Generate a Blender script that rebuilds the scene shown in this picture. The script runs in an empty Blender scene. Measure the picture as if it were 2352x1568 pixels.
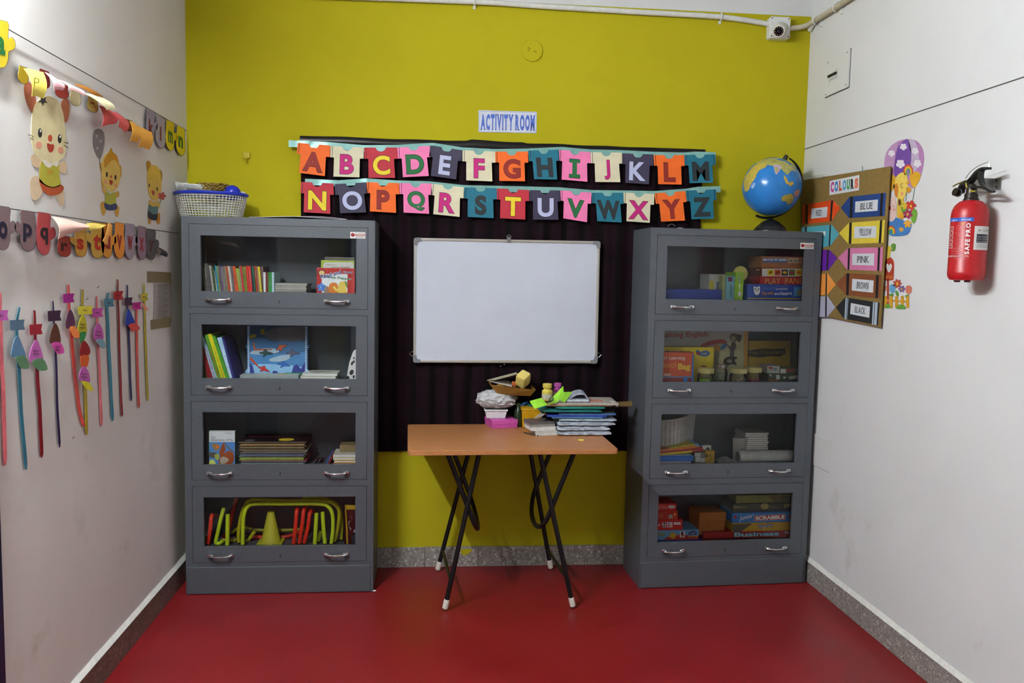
import bpy, bmesh, math, random
from mathutils import Vector, Matrix, noise
random.seed(7)
sc = bpy.context.scene
COL = sc.collection
PI = math.pi

# ------------------------------------------------------------------ camera
W, H, FPX = 2352, 1568, 1894.0
YAW, PIT, ROL = .0937, .0837, .0196
CAM = Vector((-.0634, -4.0422, 1.4751))
FW = Vector((math.sin(YAW)*math.cos(PIT), math.cos(YAW)*math.cos(PIT), -math.sin(PIT)))
_r = Vector((math.cos(YAW), -math.sin(YAW), 0)); _u = _r.cross(FW)
RT = _r*math.cos(ROL) + _u*math.sin(ROL)
UP = -_r*math.sin(ROL) + _u*math.cos(ROL)
cam = bpy.data.cameras.new('camera'); camo = bpy.data.objects.new('camera', cam); COL.objects.link(camo)
cam.sensor_width = 36; cam.lens = FPX/W*36; cam.clip_start = .02
camo.matrix_world = Matrix(((RT.x, UP.x, -FW.x, CAM.x), (RT.y, UP.y, -FW.y, CAM.y), (RT.z, UP.z, -FW.z, CAM.z), (0, 0, 0, 1)))
sc.camera = camo

# ------------------------------------------------------------------ world, light levels, exposure
wd = bpy.data.worlds.new('world'); sc.world = wd; wd.use_nodes = True
wd.node_tree.nodes['Background'].inputs[0].default_value = (.78, .88, 1, 1)
wd.node_tree.nodes['Background'].inputs[1].default_value = 0.5
TUBE_MAIN = 330.0      # emission of the tube on the left wall
TUBE_FILL = 5.0      # emission of the fill tube added on the rear ceiling
sc.view_settings.view_transform = 'Standard'
sc.view_settings.look = 'None'
sc.view_settings.exposure = 1.1
sc.view_settings.gamma = 1.0
sc.view_settings.use_curve_mapping = False

XL, XR = -1.228, 1.7691
YR = -5.7             # rear wall behind the viewer
ZC = 3.02             # ceiling
HG = 2.761            # top of the green paint
HW = 2.117            # height of the dark line on both side walls
HB = .1017            # skirting height

# ------------------------------------------------------------------ materials
def lin(h):
    h = h.lstrip('#')
    c = [int(h[i:i+2], 16)/255 for i in (0, 2, 4)]
    return tuple((x/12.92 if x <= .04045 else ((x+.055)/1.055)**2.4) for x in c) + (1,)
_m = {}
def newmat(name):
    m = bpy.data.materials.new(name); m.use_nodes = True
    nt = m.node_tree; b = nt.nodes['Principled BSDF']
    return m, nt, b
def nd(nt, t, **k):
    n = nt.nodes.new(t)
    for a, v in k.items():
        if hasattr(n, a): setattr(n, a, v)
        else: n.inputs[a].default_value = v
    return n
def M(hx, rough=.6, metal=0., var=.08, scale=45., bump=0., spec=.4, stretch=None, emit=0):
    key = (hx, rough, metal, var, scale, bump, spec, stretch)
    if key in _m: return _m[key]
    m, nt, b = newmat('mat_'+hx)
    L = nt.links.new
    tc = nd(nt, 'ShaderNodeTexCoord')
    mp = nd(nt, 'ShaderNodeMapping')
    if stretch: mp.inputs['Scale'].default_value = stretch
    L(tc.outputs['Object'], mp.inputs[0])
    nz = nd(nt, 'ShaderNodeTexNoise'); nz.inputs['Scale'].default_value = scale; nz.inputs['Detail'].default_value = 4
    L(mp.outputs[0], nz.inputs['Vector'])
    mr = nd(nt, 'ShaderNodeMapRange'); mr.inputs[1].default_value = .3; mr.inputs[2].default_value = .7
    mr.inputs[3].default_value = 1-var; mr.inputs[4].default_value = 1+var
    L(nz.outputs[0], mr.inputs[0])
    vm = nd(nt, 'ShaderNodeVectorMath', operation='SCALE'); vm.inputs[0].default_value = lin(hx)[:3]
    L(mr.outputs[0], vm.inputs['Scale']); L(vm.outputs[0], b.inputs['Base Color'])
    b.inputs['Roughness'].default_value = rough; b.inputs['Metallic'].default_value = metal
    b.inputs['Specular IOR Level'].default_value = spec
    if bump:
        bp = nd(nt, 'ShaderNodeBump'); bp.inputs['Strength'].default_value = bump; bp.inputs['Distance'].default_value = .002
        L(nz.outputs[0], bp.inputs['Height']); L(bp.outputs[0], b.inputs['Normal'])
    _m[key] = m
    return m
def ramp(nt, pts):
    r = nd(nt, 'ShaderNodeValToRGB')
    e = r.color_ramp.elements
    while len(e) < len(pts): e.new(.5)
    for i, (p, c) in enumerate(pts):
        e[i].position = p; e[i].color = c if len(c) == 4 else (*c, 1)
    return r
def mixc(nt, fac, a, b, mode='MIX'):
    n = nd(nt, 'ShaderNodeMix'); n.data_type = 'RGBA'; n.blend_type = mode
    L = nt.links.new
    for s, v in ((n.inputs[0], fac), (n.inputs[6], a), (n.inputs[7], b)):
        if hasattr(v, 'is_output'): L(v, s)
        else: s.default_value = v
    return n.outputs[2]
def wall_mat(name, hx, stain=None, amt=.25, rough=.85, spec=.2, low=False):
    m, nt, b = newmat(name); L = nt.links.new
    g = nd(nt, 'ShaderNodeNewGeometry')
    n1 = nd(nt, 'ShaderNodeTexNoise'); n1.inputs['Scale'].default_value = 2.2; n1.inputs['Detail'].default_value = 6
    n2 = nd(nt, 'ShaderNodeTexNoise'); n2.inputs['Scale'].default_value = 160; n2.inputs['Detail'].default_value = 3
    L(g.outputs['Position'], n1.inputs['Vector']); L(g.outputs['Position'], n2.inputs['Vector'])
    c = lin(hx)
    r = ramp(nt, [(.3, tuple(x*.965 for x in c[:3])), (.7, tuple(min(1, x*1.03) for x in c[:3]))]); L(n1.outputs[0], r.inputs[0])
    col = r.outputs[0]
    if stain:
        n3 = nd(nt, 'ShaderNodeTexNoise'); n3.inputs['Scale'].default_value = 3.6; n3.inputs['Detail'].default_value = 7; n3.inputs['Roughness'].default_value = .62
        L(g.outputs['Position'], n3.inputs['Vector'])
        r3 = ramp(nt, [(.60, (0, 0, 0)), (.78, (amt, amt, amt))]); L(n3.outputs[0], r3.inputs[0])
        fac = r3.outputs[0]
        if low:      # scuffs sit on the lower part of the wall, at child height
            sx = nd(nt, 'ShaderNodeSeparateXYZ'); L(g.outputs['Position'], sx.inputs[0])
            mr = nd(nt, 'ShaderNodeMapRange'); mr.inputs[1].default_value = .3; mr.inputs[2].default_value = 1.5; mr.inputs[3].default_value = 1.3; mr.inputs[4].default_value = .15
            L(sx.outputs[2], mr.inputs[0])
            mm = nd(nt, 'ShaderNodeMath', operation='MULTIPLY'); L(fac, mm.inputs[0]); L(mr.outputs[0], mm.inputs[1]); fac = mm.outputs[0]
        col = mixc(nt, fac, col, lin(stain))
    L(col, b.inputs['Base Color'])
    bp = nd(nt, 'ShaderNodeBump'); bp.inputs['Strength'].default_value = .12; bp.inputs['Distance'].default_value = .003
    L(n2.outputs[0], bp.inputs['Height']); L(bp.outputs[0], b.inputs['Normal'])
    b.inputs['Roughness'].default_value = rough; b.inputs['Specular IOR Level'].default_value = spec
    return m
M_GREEN = wall_mat('wall_green', 'AFA616', '9C9410', .25)
M_WHITE = wall_mat('wall_white', 'D3D4D4', 'AAA39B', .5, low=True)
M_WHITEL = wall_mat('wall_white_left', 'DCD9D6', 'B4A599', .5, low=True)
M_CEIL = wall_mat('ceiling_white', 'C4C4C2')
def floor_mat():
    m, nt, b = newmat('floor_red'); L = nt.links.new
    g = nd(nt, 'ShaderNodeNewGeometry')
    n1 = nd(nt, 'ShaderNodeTexNoise'); n1.inputs['Scale'].default_value = 3; n1.inputs['Detail'].default_value = 5
    n2 = nd(nt, 'ShaderNodeTexNoise'); n2.inputs['Scale'].default_value = 220; n2.inputs['Detail'].default_value = 2
    L(g.outputs['Position'], n1.inputs['Vector']); L(g.outputs['Position'], n2.inputs['Vector'])
    r1 = ramp(nt, [(.3, lin('701317')), (.7, lin('7E191D'))]); L(n1.outputs[0], r1.inputs[0])
    r2 = ramp(nt, [(.35, (.84, .84, .84)), (.65, (1.12, 1.12, 1.12))]); L(n2.outputs[0], r2.inputs[0])
    L(mixc(nt, 1.0, r1.outputs[0], r2.outputs[0], 'MULTIPLY'), b.inputs['Base Color'])
    r3 = ramp(nt, [(.3, (.34, .34, .34)), (.7, (.46, .46, .46))]); L(n1.outputs[0], r3.inputs[0]); L(r3.outputs[0], b.inputs['Roughness'])
    b.inputs['Specular IOR Level'].default_value = .35
    return m
M_FLOOR = floor_mat()
def terrazzo(name, base, lo, hi):
    m, nt, b = newmat(name); L = nt.links.new
    g = nd(nt, 'ShaderNodeNewGeometry')
    v = nd(nt, 'ShaderNodeTexVoronoi'); v.inputs['Scale'].default_value = 130
    n = nd(nt, 'ShaderNodeTexNoise'); n.inputs['Scale'].default_value = 30; n.inputs['Detail'].default_value = 6
    L(g.outputs['Position'], v.inputs['Vector']); L(g.outputs['Position'], n.inputs['Vector'])
    r = ramp(nt, [(.0, lin(lo)), (.25, lin(base)), (.8, lin(base)), (.93, lin(hi))]); 
    sp = nd(nt, 'ShaderNodeSeparateColor'); L(v.outputs['Color'], sp.inputs[0]); L(sp.outputs[0], r.inputs[0])
    r2 = ramp(nt, [(.3, (.8, .8, .8)), (.7, (1.15, 1.15, 1.15))]); L(n.outputs[0], r2.inputs[0])
    L(mixc(nt, 1.0, r.outputs[0], r2.outputs[0], 'MULTIPLY'), b.inputs['Base Color'])
    b.inputs['Roughness'].default_value = .45
    return m
M_TERR = terrazzo('terrazzo_grey', '8A8580', '6A6560', 'B8B4AE')
M_TERRL = terrazzo('terrazzo_brown', '6A5A54', '52443F', '84756E')
def glass_mat(name='glass_pane', tint=(.97, .98, .98, 1), ior=1.27, rough=.015):
    m = bpy.data.materials.new(name); m.use_nodes = True; nt = m.node_tree; nt.nodes.clear(); L = nt.links.new
    o = nd(nt, 'ShaderNodeOutputMaterial'); t = nd(nt, 'ShaderNodeBsdfTransparent'); t.inputs[0].default_value = tint
    g = nd(nt, 'ShaderNodeBsdfGlossy'); g.inputs['Roughness'].default_value = rough
    f = nd(nt, 'ShaderNodeFresnel'); f.inputs[0].default_value = ior
    x = nd(nt, 'ShaderNodeMixShader'); L(f.outputs[0], x.inputs[0]); L(t.outputs[0], x.inputs[1]); L(g.outputs[0], x.inputs[2]); L(x.outputs[0], o.inputs[0])
    return m
M_GLASS = glass_mat()
M_JAR = glass_mat('jar_plastic', (.86, .88, .84, 1), 1.5, .05)
def film_mat():
    m = bpy.data.materials.new('plastic_film'); m.use_nodes = True; nt = m.node_tree; nt.nodes.clear(); L = nt.links.new
    o = nd(nt, 'ShaderNodeOutputMaterial'); t = nd(nt, 'ShaderNodeBsdfTransparent'); p = nd(nt, 'ShaderNodeBsdfPrincipled')
    p.inputs['Base Color'].default_value = lin('D2D2D6'); p.inputs['Roughness'].default_value = .15
    tc = nd(nt, 'ShaderNodeTexCoord'); n = nd(nt, 'ShaderNodeTexNoise'); n.inputs['Scale'].default_value = 22; n.inputs['Detail'].default_value = 6; n.inputs['Distortion'].default_value = 1.5
    L(tc.outputs['Object'], n.inputs['Vector'])
    bp = nd(nt, 'ShaderNodeBump'); bp.inputs['Strength'].default_value = .9; bp.inputs['Distance'].default_value = .012; L(n.outputs[0], bp.inputs['Height']); L(bp.outputs[0], p.inputs['Normal'])
    r = ramp(nt, [(.3, (.45, .45, .45)), (.6, (.95, .95, .95))]); L(n.outputs[0], r.inputs[0])
    x = nd(nt, 'ShaderNodeMixShader'); L(r.outputs[0], x.inputs[0]); L(t.outputs[0], x.inputs[1]); L(p.outputs[0], x.inputs[2]); L(x.outputs[0], o.inputs[0])
    return m
M_FILM = film_mat()
def curtain_mat():
    m, nt, b = newmat('curtain_maroon_check'); L = nt.links.new
    g = nd(nt, 'ShaderNodeNewGeometry'); sx = nd(nt, 'ShaderNodeSeparateXYZ'); L(g.outputs['Position'], sx.inputs[0])
    def bars(sock, freq, w):
        a = nd(nt, 'ShaderNodeMath', operation='MULTIPLY'); L(sock, a.inputs[0]); a.inputs[1].default_value = freq
        f = nd(nt, 'ShaderNodeMath', operation='FRACT'); L(a.outputs[0], f.inputs[0])
        r = ramp(nt, [(0, (0, 0, 0)), (w, (0, 0, 0)), (w+.06, (1, 1, 1)), (.94, (1, 1, 1))]); L(f.outputs[0], r.inputs[0])
        return r.outputs[0]
    bx = bars(sx.outputs[0], 11.0, .3); bz = bars(sx.outputs[2], 6.5, .14)
    mm = mixc(nt, .35, bx, mixc(nt, 1.0, bx, bz, 'MULTIPLY'))
    col = mixc(nt, mm, lin('090506'), lin('160910'))
    L(col, b.inputs['Base Color']); b.inputs['Roughness'].default_value = .8; b.inputs['Specular IOR Level'].default_value = .08
    return m
M_CURT = curtain_mat()
def steel_mat():
    m, nt, b = newmat('grey_hammer_paint'); L = nt.links.new
    tc = nd(nt, 'ShaderNodeNewGeometry'); n = nd(nt, 'ShaderNodeTexNoise'); n.inputs['Scale'].default_value = 420; n.inputs['Detail'].default_value = 2
    L(tc.outputs['Position'], n.inputs['Vector'])
    r = ramp(nt, [(.32, lin('484C52')), (.68, lin('575C63'))]); L(n.outputs[0], r.inputs[0]); L(r.outputs[0], b.inputs['Base Color'])
    bp = nd(nt, 'ShaderNodeBump'); bp.inputs['Strength'].default_value = .08; bp.inputs['Distance'].default_value = .001; L(n.outputs[0], bp.inputs['Height']); L(bp.outputs[0], b.inputs['Normal'])
    b.inputs['Roughness'].default_value = .42; b.inputs['Metallic'].default_value = .15
    return m
M_STEEL = steel_mat()
M_CHROME = M('E6E6E6', .14, 1.0, .02)
M_ALU = M('C6C2BD', .3, .7, .04, 200)
M_BLACK = M('141414', .5)
M_INK = M('1C1A1C', .7, var=.02)
M_PAPER = M('E4E4E2', .75, var=.04)
M_WOOD = M('A97246', .38, 0, .16, 14, 0, .4, (1.5, 14, 8))
M_TEALR = M('7FB0AA', .3, .15, .10, 30)

# ------------------------------------------------------------------ frames and pixel rays onto real planes
class Frame:
    def __init__(s, o, u, v, n): s.o, s.u, s.v, s.n = Vector(o), Vector(u).normalized(), Vector(v).normalized(), Vector(n).normalized()
    def P(s, a, b, c=0.): return s.o + s.u*a + s.v*b + s.n*c
    def px(s, x, y, off=0.):
        d = FW + RT*((x-W/2)/FPX) + UP*((H/2-y)/FPX)
        t = ((s.o + s.n*off - CAM).dot(s.n))/d.dot(s.n)
        q = CAM + d*t - s.o
        return q.dot(s.u), q.dot(s.v)
    def at(s, a, b, c=0): return Frame(s.P(a, b, c), s.u, s.v, s.n)
    def rot(s, ang): return Frame(s.o, s.u*math.cos(ang)+s.v*math.sin(ang), s.v*math.cos(ang)-s.u*math.sin(ang), s.n)
BACK = Frame((0, 0, 0), (1, 0, 0), (0, 0, 1), (0, -1, 0))
LEFT = Frame((XL, 0, 0), (0, 1, 0), (0, 0, 1), (1, 0, 0))
RIGHT = Frame((XR, 0, 0), (0, -1, 0), (0, 0, 1), (-1, 0, 0))
FLOOR = Frame((0, 0, 0), (1, 0, 0), (0, 1, 0), (0, 0, 1))
def YF(y): return Frame((0, y, 0), (1, 0, 0), (0, 0, 1), (0, -1, 0))
class Zm:      # zoomed crop of the reference: crop origin and scale
    def __init__(s, x, y, k): s.x, s.y, s.k = x, y, k
    def __call__(s, a, b): return s.x+a/s.k, s.y+b/s.k
PX = Zm(0, 0, 1)

# ------------------------------------------------------------------ mesh builder
class MB:
    def __init__(s): s.v, s.f, s.m, s.cur = [], [], [], 0
    def add(s, vs, fs, mi=None):
        k = len(s.v); s.v += [Vector(a) for a in vs]; s.f += [[i+k for i in f] for f in fs]; s.m += [s.cur if mi is None else mi]*len(fs); return s
    def box(s, F, u0, u1, v0, v1, n0, n1, mi=None):
        p = [F.P(a, b, c) for c in (n0, n1) for b in (v0, v1) for a in (u0, u1)]
        return s.add(p, [(0, 2, 3, 1), (4, 5, 7, 6), (0, 1, 5, 4), (2, 6, 7, 3), (0, 4, 6, 2), (1, 3, 7, 5)], mi)
    def prism(s, F, pts, n0, n1, mi=None, taper=None):
        a = sum(pts[i][0]*pts[(i+1) % len(pts)][1]-pts[(i+1) % len(pts)][0]*pts[i][1] for i in range(len(pts)))
        if a < 0: pts = pts[::-1]
        N = len(pts); p = [F.P(x, y, n0) for x, y in pts] + [F.P(x, y, n1) for x, y in pts]
        return s.add(p, [list(range(N))[::-1], list(range(N, 2*N))] + [(i, (i+1) % N, N+(i+1) % N, N+i) for i in range(N)], mi)
    def tube(s, path, r, seg=8, closed=False, mi=None, flat=1.0):
        path = [Vector(p) for p in path]; N = len(path); rs = r if isinstance(r, (list, tuple)) else [r]*N
        ring = []; prev = None
        for i, p in enumerate(path):
            if closed: t = path[(i+1) % N]-path[i-1]
            else: t = path[min(i+1, N-1)]-path[max(i-1, 0)]
            t.normalize()
            if prev is None:
                up = Vector((0, 0, 1)) if abs(t.z) < .9 else Vector((0, 1, 0))
                x = t.cross(up).normalized()
            else:
                x = (prev - t*prev.dot(t)).normalized()
            prev = x; y = t.cross(x)
            ring.append([p + (x*math.cos(2*PI*k/seg) + y*math.sin(2*PI*k/seg)*flat)*rs[i] for k in range(seg)])
        vs = [q for rg in ring for q in rg]; fs = []
        for i in range(N if closed else N-1):
            j = (i+1) % N
            for k in range(seg): fs.append((i*seg+k, i*seg+(k+1) % seg, j*seg+(k+1) % seg, j*seg+k))
        if not closed: fs += [list(range(seg))[::-1], [(N-1)*seg+k for k in range(seg)]]
        return s.add(vs, fs, mi)
    def lathe(s, F, prof, seg=24, mi=None, sx=1., sy=1., caps=True):    # revolve (radius, height) about F.v
        vs, fs = [], []
        for r, h in prof:
            for k in range(seg):
                a = 2*PI*k/seg; vs.append(F.P(math.cos(a)*r*sx, h, math.sin(a)*r*sy))
        for i in range(len(prof)-1):
            for k in range(seg): fs.append((i*seg+k, (i+1)*seg+k, (i+1)*seg+(k+1) % seg, i*seg+(k+1) % seg))
        if caps:
            fs += [list(range(seg)), [(len(prof)-1)*seg+k for k in range(seg)][::-1]]
        return s.add(vs, fs, mi)
    def sheet(s, fn, nu=8, nv=8, th=.0006, mi=None):        # thin closed sheet; fn(s,t) -> (point, normal)
        a = [[fn(i/nu, j/nv) for i in range(nu+1)] for j in range(nv+1)]
        w = nu+1; K = w*(nv+1)
        vs = [q[0]+q[1]*th/2 for row in a for q in row] + [q[0]-q[1]*th/2 for row in a for q in row]
        fs = []
        for j in range(nv):
            for i in range(nu):
                b = j*w+i; fs.append((b, b+1, b+w+1, b+w)); fs.append((K+b, K+b+w, K+b+w+1, K+b+1))
        rim = [i for i in range(w)] + [j*w+nu for j in range(1, nv+1)] + [nv*w+i for i in range(nu-1, -1, -1)] + [j*w for j in range(nv-1, 0, -1)]
        for i in range(len(rim)):
            p, q = rim[i], rim[(i+1) % len(rim)]; fs.append((p, K+p, K+q, q))
        return s.add(vs, fs, mi)
    def ball(s, c, r, seg=20, rings=12, mi=None, sc_=(1, 1, 1)):
        vs = [Vector(c)+Vector((0, 0, -r*sc_[2]))]; fs = []
        for i in range(1, rings):
            t = -PI/2+PI*i/rings
            for k in range(seg):
                a = 2*PI*k/seg; vs.append(Vector(c)+Vector((math.cos(a)*math.cos(t)*r*sc_[0], math.sin(a)*math.cos(t)*r*sc_[1], math.sin(t)*r*sc_[2])))
        vs.append(Vector(c)+Vector((0, 0, r*sc_[2])))
        for k in range(seg):
            fs.append((0, 1+(k+1) % seg, 1+k))
            for i in range(rings-2):
                a = 1+i*seg; fs.append((a+k, a+(k+1) % seg, a+seg+(k+1) % seg, a+seg+k))
            a = 1+(rings-2)*seg; fs.append((a+k, a+(k+1) % seg, len(vs)-1))
        return s.add(vs, fs, mi)
    def build(s, name, mats, parent=None, smooth=False, bevel=0, recalc=True, org=None):
        if not isinstance(mats, (list, tuple)): mats = [mats]
        vs = s.v
        lo = Vector([min(v[i] for v in vs) for i in range(3)]); hi = Vector([max(v[i] for v in vs) for i in range(3)])
        o = Vector(org) if org is not None else Vector(((lo.x+hi.x)/2, (lo.y+hi.y)/2, lo.z))
        me = bpy.data.meshes.new(name)
        me.from_pydata([v-o for v in vs], [], s.f)
        for m in mats: me.materials.append(m)
        me.polygons.foreach_set('material_index', s.m)
        if recalc:
            bm = bmesh.new(); bm.from_mesh(me); bmesh.ops.recalc_face_normals(bm, faces=bm.faces); bm.to_mesh(me); bm.free()
        if smooth:
            me.polygons.foreach_set('use_smooth', [True]*len(me.polygons)); me.set_sharp_from_angle(angle=.7)
        me.update()
        ob = bpy.data.objects.new(name, me); COL.objects.link(ob)
        place(ob, o, parent)
        if bevel:
            b = ob.modifiers.new('bevel', 'BEVEL'); b.width = bevel; b.segments = 2; b.limit_method = 'ANGLE'
        return ob
WO = {}
def place(ob, o, parent):
    WO[ob] = Vector(o)
    if parent is not None:
        ob.parent = parent; ob.location = Vector(o)-WO[parent]
    else: ob.location = o
def tag(ob, label=None, cat=None, group=None, kind=None):
    if label: ob['label'] = label
    if cat: ob['category'] = cat
    if group: ob['group'] = group
    if kind: ob['kind'] = kind
    return ob
def empty(name, o, label, cat, group=None):
    e = bpy.data.objects.new(name, None); COL.objects.link(e); e.empty_display_size = .05
    place(e, o, None); return tag(e, label, cat, group)

# ------------------------------------------------------------------ 2-D shapes
def smooth_poly(pts, n=4):
    out = []; N = len(pts)
    for i in range(N):
        p0, p1, p2, p3 = pts[i-1], pts[i], pts[(i+1) % N], pts[(i+2) % N]
        for k in range(n):
            t = k/n
            out.append(tuple(.5*(2*p1[c]+(p2[c]-p0[c])*t+(2*p0[c]-5*p1[c]+4*p2[c]-p3[c])*t*t+(3*p1[c]-p0[c]-3*p2[c]+p3[c])*t**3) for c in (0, 1)))
    return out
def curve_pts(pts, n=6):
    P = [Vector(p) for p in pts]; out = []
    for i in range(len(P)-1):
        p0, p1, p2, p3 = P[max(i-1, 0)], P[i], P[i+1], P[min(i+2, len(P)-1)]
        for k in range(n):
            t = k/n
            out.append(.5*(2*p1+(p2-p0)*t+(2*p0-5*p1+4*p2-p3)*t*t+(3*p1-p0-3*p2+p3)*t**3))
    return out+[P[-1]]
def ell(cx, cy, rx, ry=None, n=20, a=0):
    ry = ry or rx; out = []
    for k in range(n):
        x, y = rx*math.cos(2*PI*k/n), ry*math.sin(2*PI*k/n)
        out.append((cx+x*math.cos(a)-y*math.sin(a), cy+x*math.sin(a)+y*math.cos(a)))
    return out
def star(cx, cy, r1, r2, n, a=0): return [(cx+(r1 if k % 2 == 0 else r2)*math.cos(a+PI*k/n), cy+(r1 if k % 2 == 0 else r2)*math.sin(a+PI*k/n)) for k in range(2*n)]
def outset(pts, d):
    a = sum(pts[i][0]*pts[(i+1) % len(pts)][1]-pts[(i+1) % len(pts)][0]*pts[i][1] for i in range(len(pts))); sg = 1 if a > 0 else -1
    out = []
    for i in range(len(pts)):
        t = (Vector(pts[(i+1) % len(pts)])-Vector(pts[i-1])).normalized(); out.append((pts[i][0]+t.y*d*sg, pts[i][1]-t.x*d*sg))
    return out
def rosette(cx, cy, r1, r2, n, a=0, k=6): return [(cx+(r2+(r1-r2)*abs(math.cos(n*t/2))**.7)*math.cos(t+a), cy+(r2+(r1-r2)*abs(math.cos(n*t/2))**.7)*math.sin(t+a)) for t in [2*PI*i/(n*k) for i in range(n*k)]]
def rect(x0, y0, x1, y1): return [(x0, y0), (x1, y0), (x1, y1), (x0, y1)]
def thick(pts, w):        # a stroke as a closed polygon
    L, R = [], []
    for i, p in enumerate(pts):
        a = Vector(pts[max(i-1, 0)]); b = Vector(pts[min(i+1, len(pts)-1)]); d = (b-a).normalized(); n = Vector((-d.y, d.x))*w/2
        L.append((p[0]+n.x, p[1]+n.y)); R.append((p[0]-n.x, p[1]-n.y))
    return L+R[::-1]
def pxpoly(F, z, pts, off): return [F.px(*z(*p), off) for p in pts]
def dec(name, F, z, pts, hx, off, parent=None, th=.0006, sm=0, rough=.55, mat=None):
    """a flat cut shape lying on the plane F at distance off"""
    if sm: pts = smooth_poly(pts, sm)
    return MB().prism(F, pxpoly(F, z, pts, off), off-th, off).build(name, mat or M(hx, rough, var=.05), parent)

# ------------------------------------------------------------------ lettering (built-in font, turned into mesh)
_tx = {}
def tgeo(s, bold=.02):
    k = (s, bold)
    if k not in _tx:
        cu = bpy.data.curves.new('lettering', 'FONT'); cu.body = s; cu.resolution_u = 7 if len(s) == 1 else 4; cu.offset = bold; cu.fill_mode = 'FRONT'
        ob = bpy.data.objects.new('lettering_tmp', cu); COL.objects.link(ob)
        me = bpy.data.meshes.new_from_object(ob.evaluated_get(bpy.context.evaluated_depsgraph_get()))
        vs = [(v.co.x, v.co.y) for v in me.vertices]; fs = [list(p.vertices) for p in me.polygons]
        bpy.data.objects.remove(ob); bpy.data.curves.remove(cu); bpy.data.meshes.remove(me)
        x0, x1 = min(v[0] for v in vs), max(v[0] for v in vs); y0, y1 = min(v[1] for v in vs), max(v[1] for v in vs)
        _tx[k] = ([((v[0]-x0)/(x1-x0), (v[1]-y0)/(y1-y0)) for v in vs], fs, (x1-x0)/(y1-y0))
    return _tx[k]
SER = dict(A=[(.08, 0), (.92, 0)], B=[(.08, 0), (.08, 1)], D=[(.08, 0), (.08, 1)], E=[(.08, 0), (.08, 1)], F=[(.1, 0), (.1, 1)], I=[(.5, 0), (.5, 1)], K=[(.1, 0), (.1, 1), (.9, 0), (.9, 1)], L=[(.1, 0), (.1, 1)],
 M=[(.06, 0), (.94, 0), (.06, 1), (.94, 1)], N=[(.08, 0), (.08, 1), (.92, 1)], P=[(.1, 0), (.1, 1)], R=[(.1, 0), (.1, 1), (.94, 0)], T=[(.5, 0)], U=[(.1, 1), (.9, 1)], V=[(.08, 1), (.92, 1)], W=[(.06, 1), (.94, 1)], Y=[(.08, 1), (.92, 1), (.5, 0)])
def sgeo(s, bold=.0):       # capitals with slab serifs, set letter by letter
    k = (s, bold, 'serif')
    if k not in _tx:
        vs, fs, x = [], [], 0.
        for ch in s:
            if ch == ' ': x += .35; continue
            v, f, a = tgeo(ch, bold); n = len(vs); vs += [(x+p*a, q) for p, q in v]; fs += [[i+n for i in g] for g in f]
            for sx, sy in SER.get(ch, []):
                c = x+sx*a; n = len(vs); h = .055; y0 = 0 if sy == 0 else 1-h
                vs += [(c-.15, y0), (c+.15, y0), (c+.15, y0+h), (c-.15, y0+h)]; fs.append([n, n+1, n+2, n+3])
            x += a+.17
        x0, x1 = min(v[0] for v in vs), max(v[0] for v in vs)
        _tx[k] = ([((v[0]-x0)/(x1-x0), v[1]) for v in vs], fs, x1-x0)
    return _tx[k]
def textuv(F, s, p0, p1, p2, off, mat, parent, name='lettering', bold=.02, arc=0, serif=False):
    """p0 lower-left, p1 lower-right, p2 upper-left corner of the word's box, in plane coordinates"""
    vs, fs, _ = (sgeo if serif else tgeo)(s, bold)
    p0, p1, p2 = Vector(p0), Vector(p1), Vector(p2); du, dv = p1-p0, p2-p0
    q = [p0+du*a+dv*(b+arc*4*a*(1-a)) for a, b in vs]
    mb = MB(); mb.add([F.P(a.x, a.y, off) for a in q], fs)
    if du.x*dv.y-du.y*dv.x < 0: mb.f = [f[::-1] for f in mb.f]
    return mb.build(name, mat, parent, recalc=False)
def text(F, z, s, p0, p1, p2, off, hx, parent, bold=.02, arc=0, name='lettering', mat=None, serif=False):
    g = [F.px(*z(*p), off) for p in (p0, p1, p2)]
    return textuv(F, s, *g, off, mat or M(hx, .6, var=.02), parent, name, bold, arc, serif)
def ordn(n):
    return ['first', 'second', 'third', 'fourth', 'fifth', 'sixth', 'seventh', 'eighth', 'ninth', 'tenth', 'eleventh', 'twelfth', 'thirteenth', 'fourteenth', 'fifteenth', 'sixteenth', 'seventeenth', 'eighteenth', 'nineteenth', 'twentieth'][n-1] if n <= 20 else '%d%s' % (n, {1: 'st', 2: 'nd', 3: 'rd'}.get(n % 10, 'th'))

# ------------------------------------------------------------------ the room
def struct(name, mb, mats, parent=None, **k): return tag(mb.build(name, mats, parent, **k), kind='structure')
struct('floor', MB().box(FLOOR, XL-.15, XR+.15, YR-.15, .15, -.1, 0), M_FLOOR)
struct('ceiling', MB().box(FLOOR, XL-.15, XR+.15, YR-.15, .15, ZC, ZC+.12), M_CEIL)
wb = MB().box(BACK, XL-.15, XR+.15, 0, HG, -.15, 0, 0); wb.box(BACK, XL-.15, XR+.15, HG, ZC, -.15, 0, 1)
wall_back = struct('wall_back', wb, [M_GREEN, M_WHITE])
# left wall with a door opening (u runs towards the back wall)
DY0, DY1, DZ = -2.75, -1.765, 2.06
wl = MB().box(LEFT, YR, DY0, 0, ZC, -.15, 0); wl.box(LEFT, DY1, 0, 0, ZC, -.15, 0); wl.box(LEFT, DY0, DY1, DZ, ZC, -.15, 0)
wall_left = struct('wall_left', wl, M_WHITEL)
wall_right = struct('wall_right', MB().box(RIGHT, 0, -YR, 0, ZC, -.15, 0), M_WHITE)
REAR = Frame((0, YR, 0), (-1, 0, 0), (0, 0, 1), (0, 1, 0))
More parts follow.
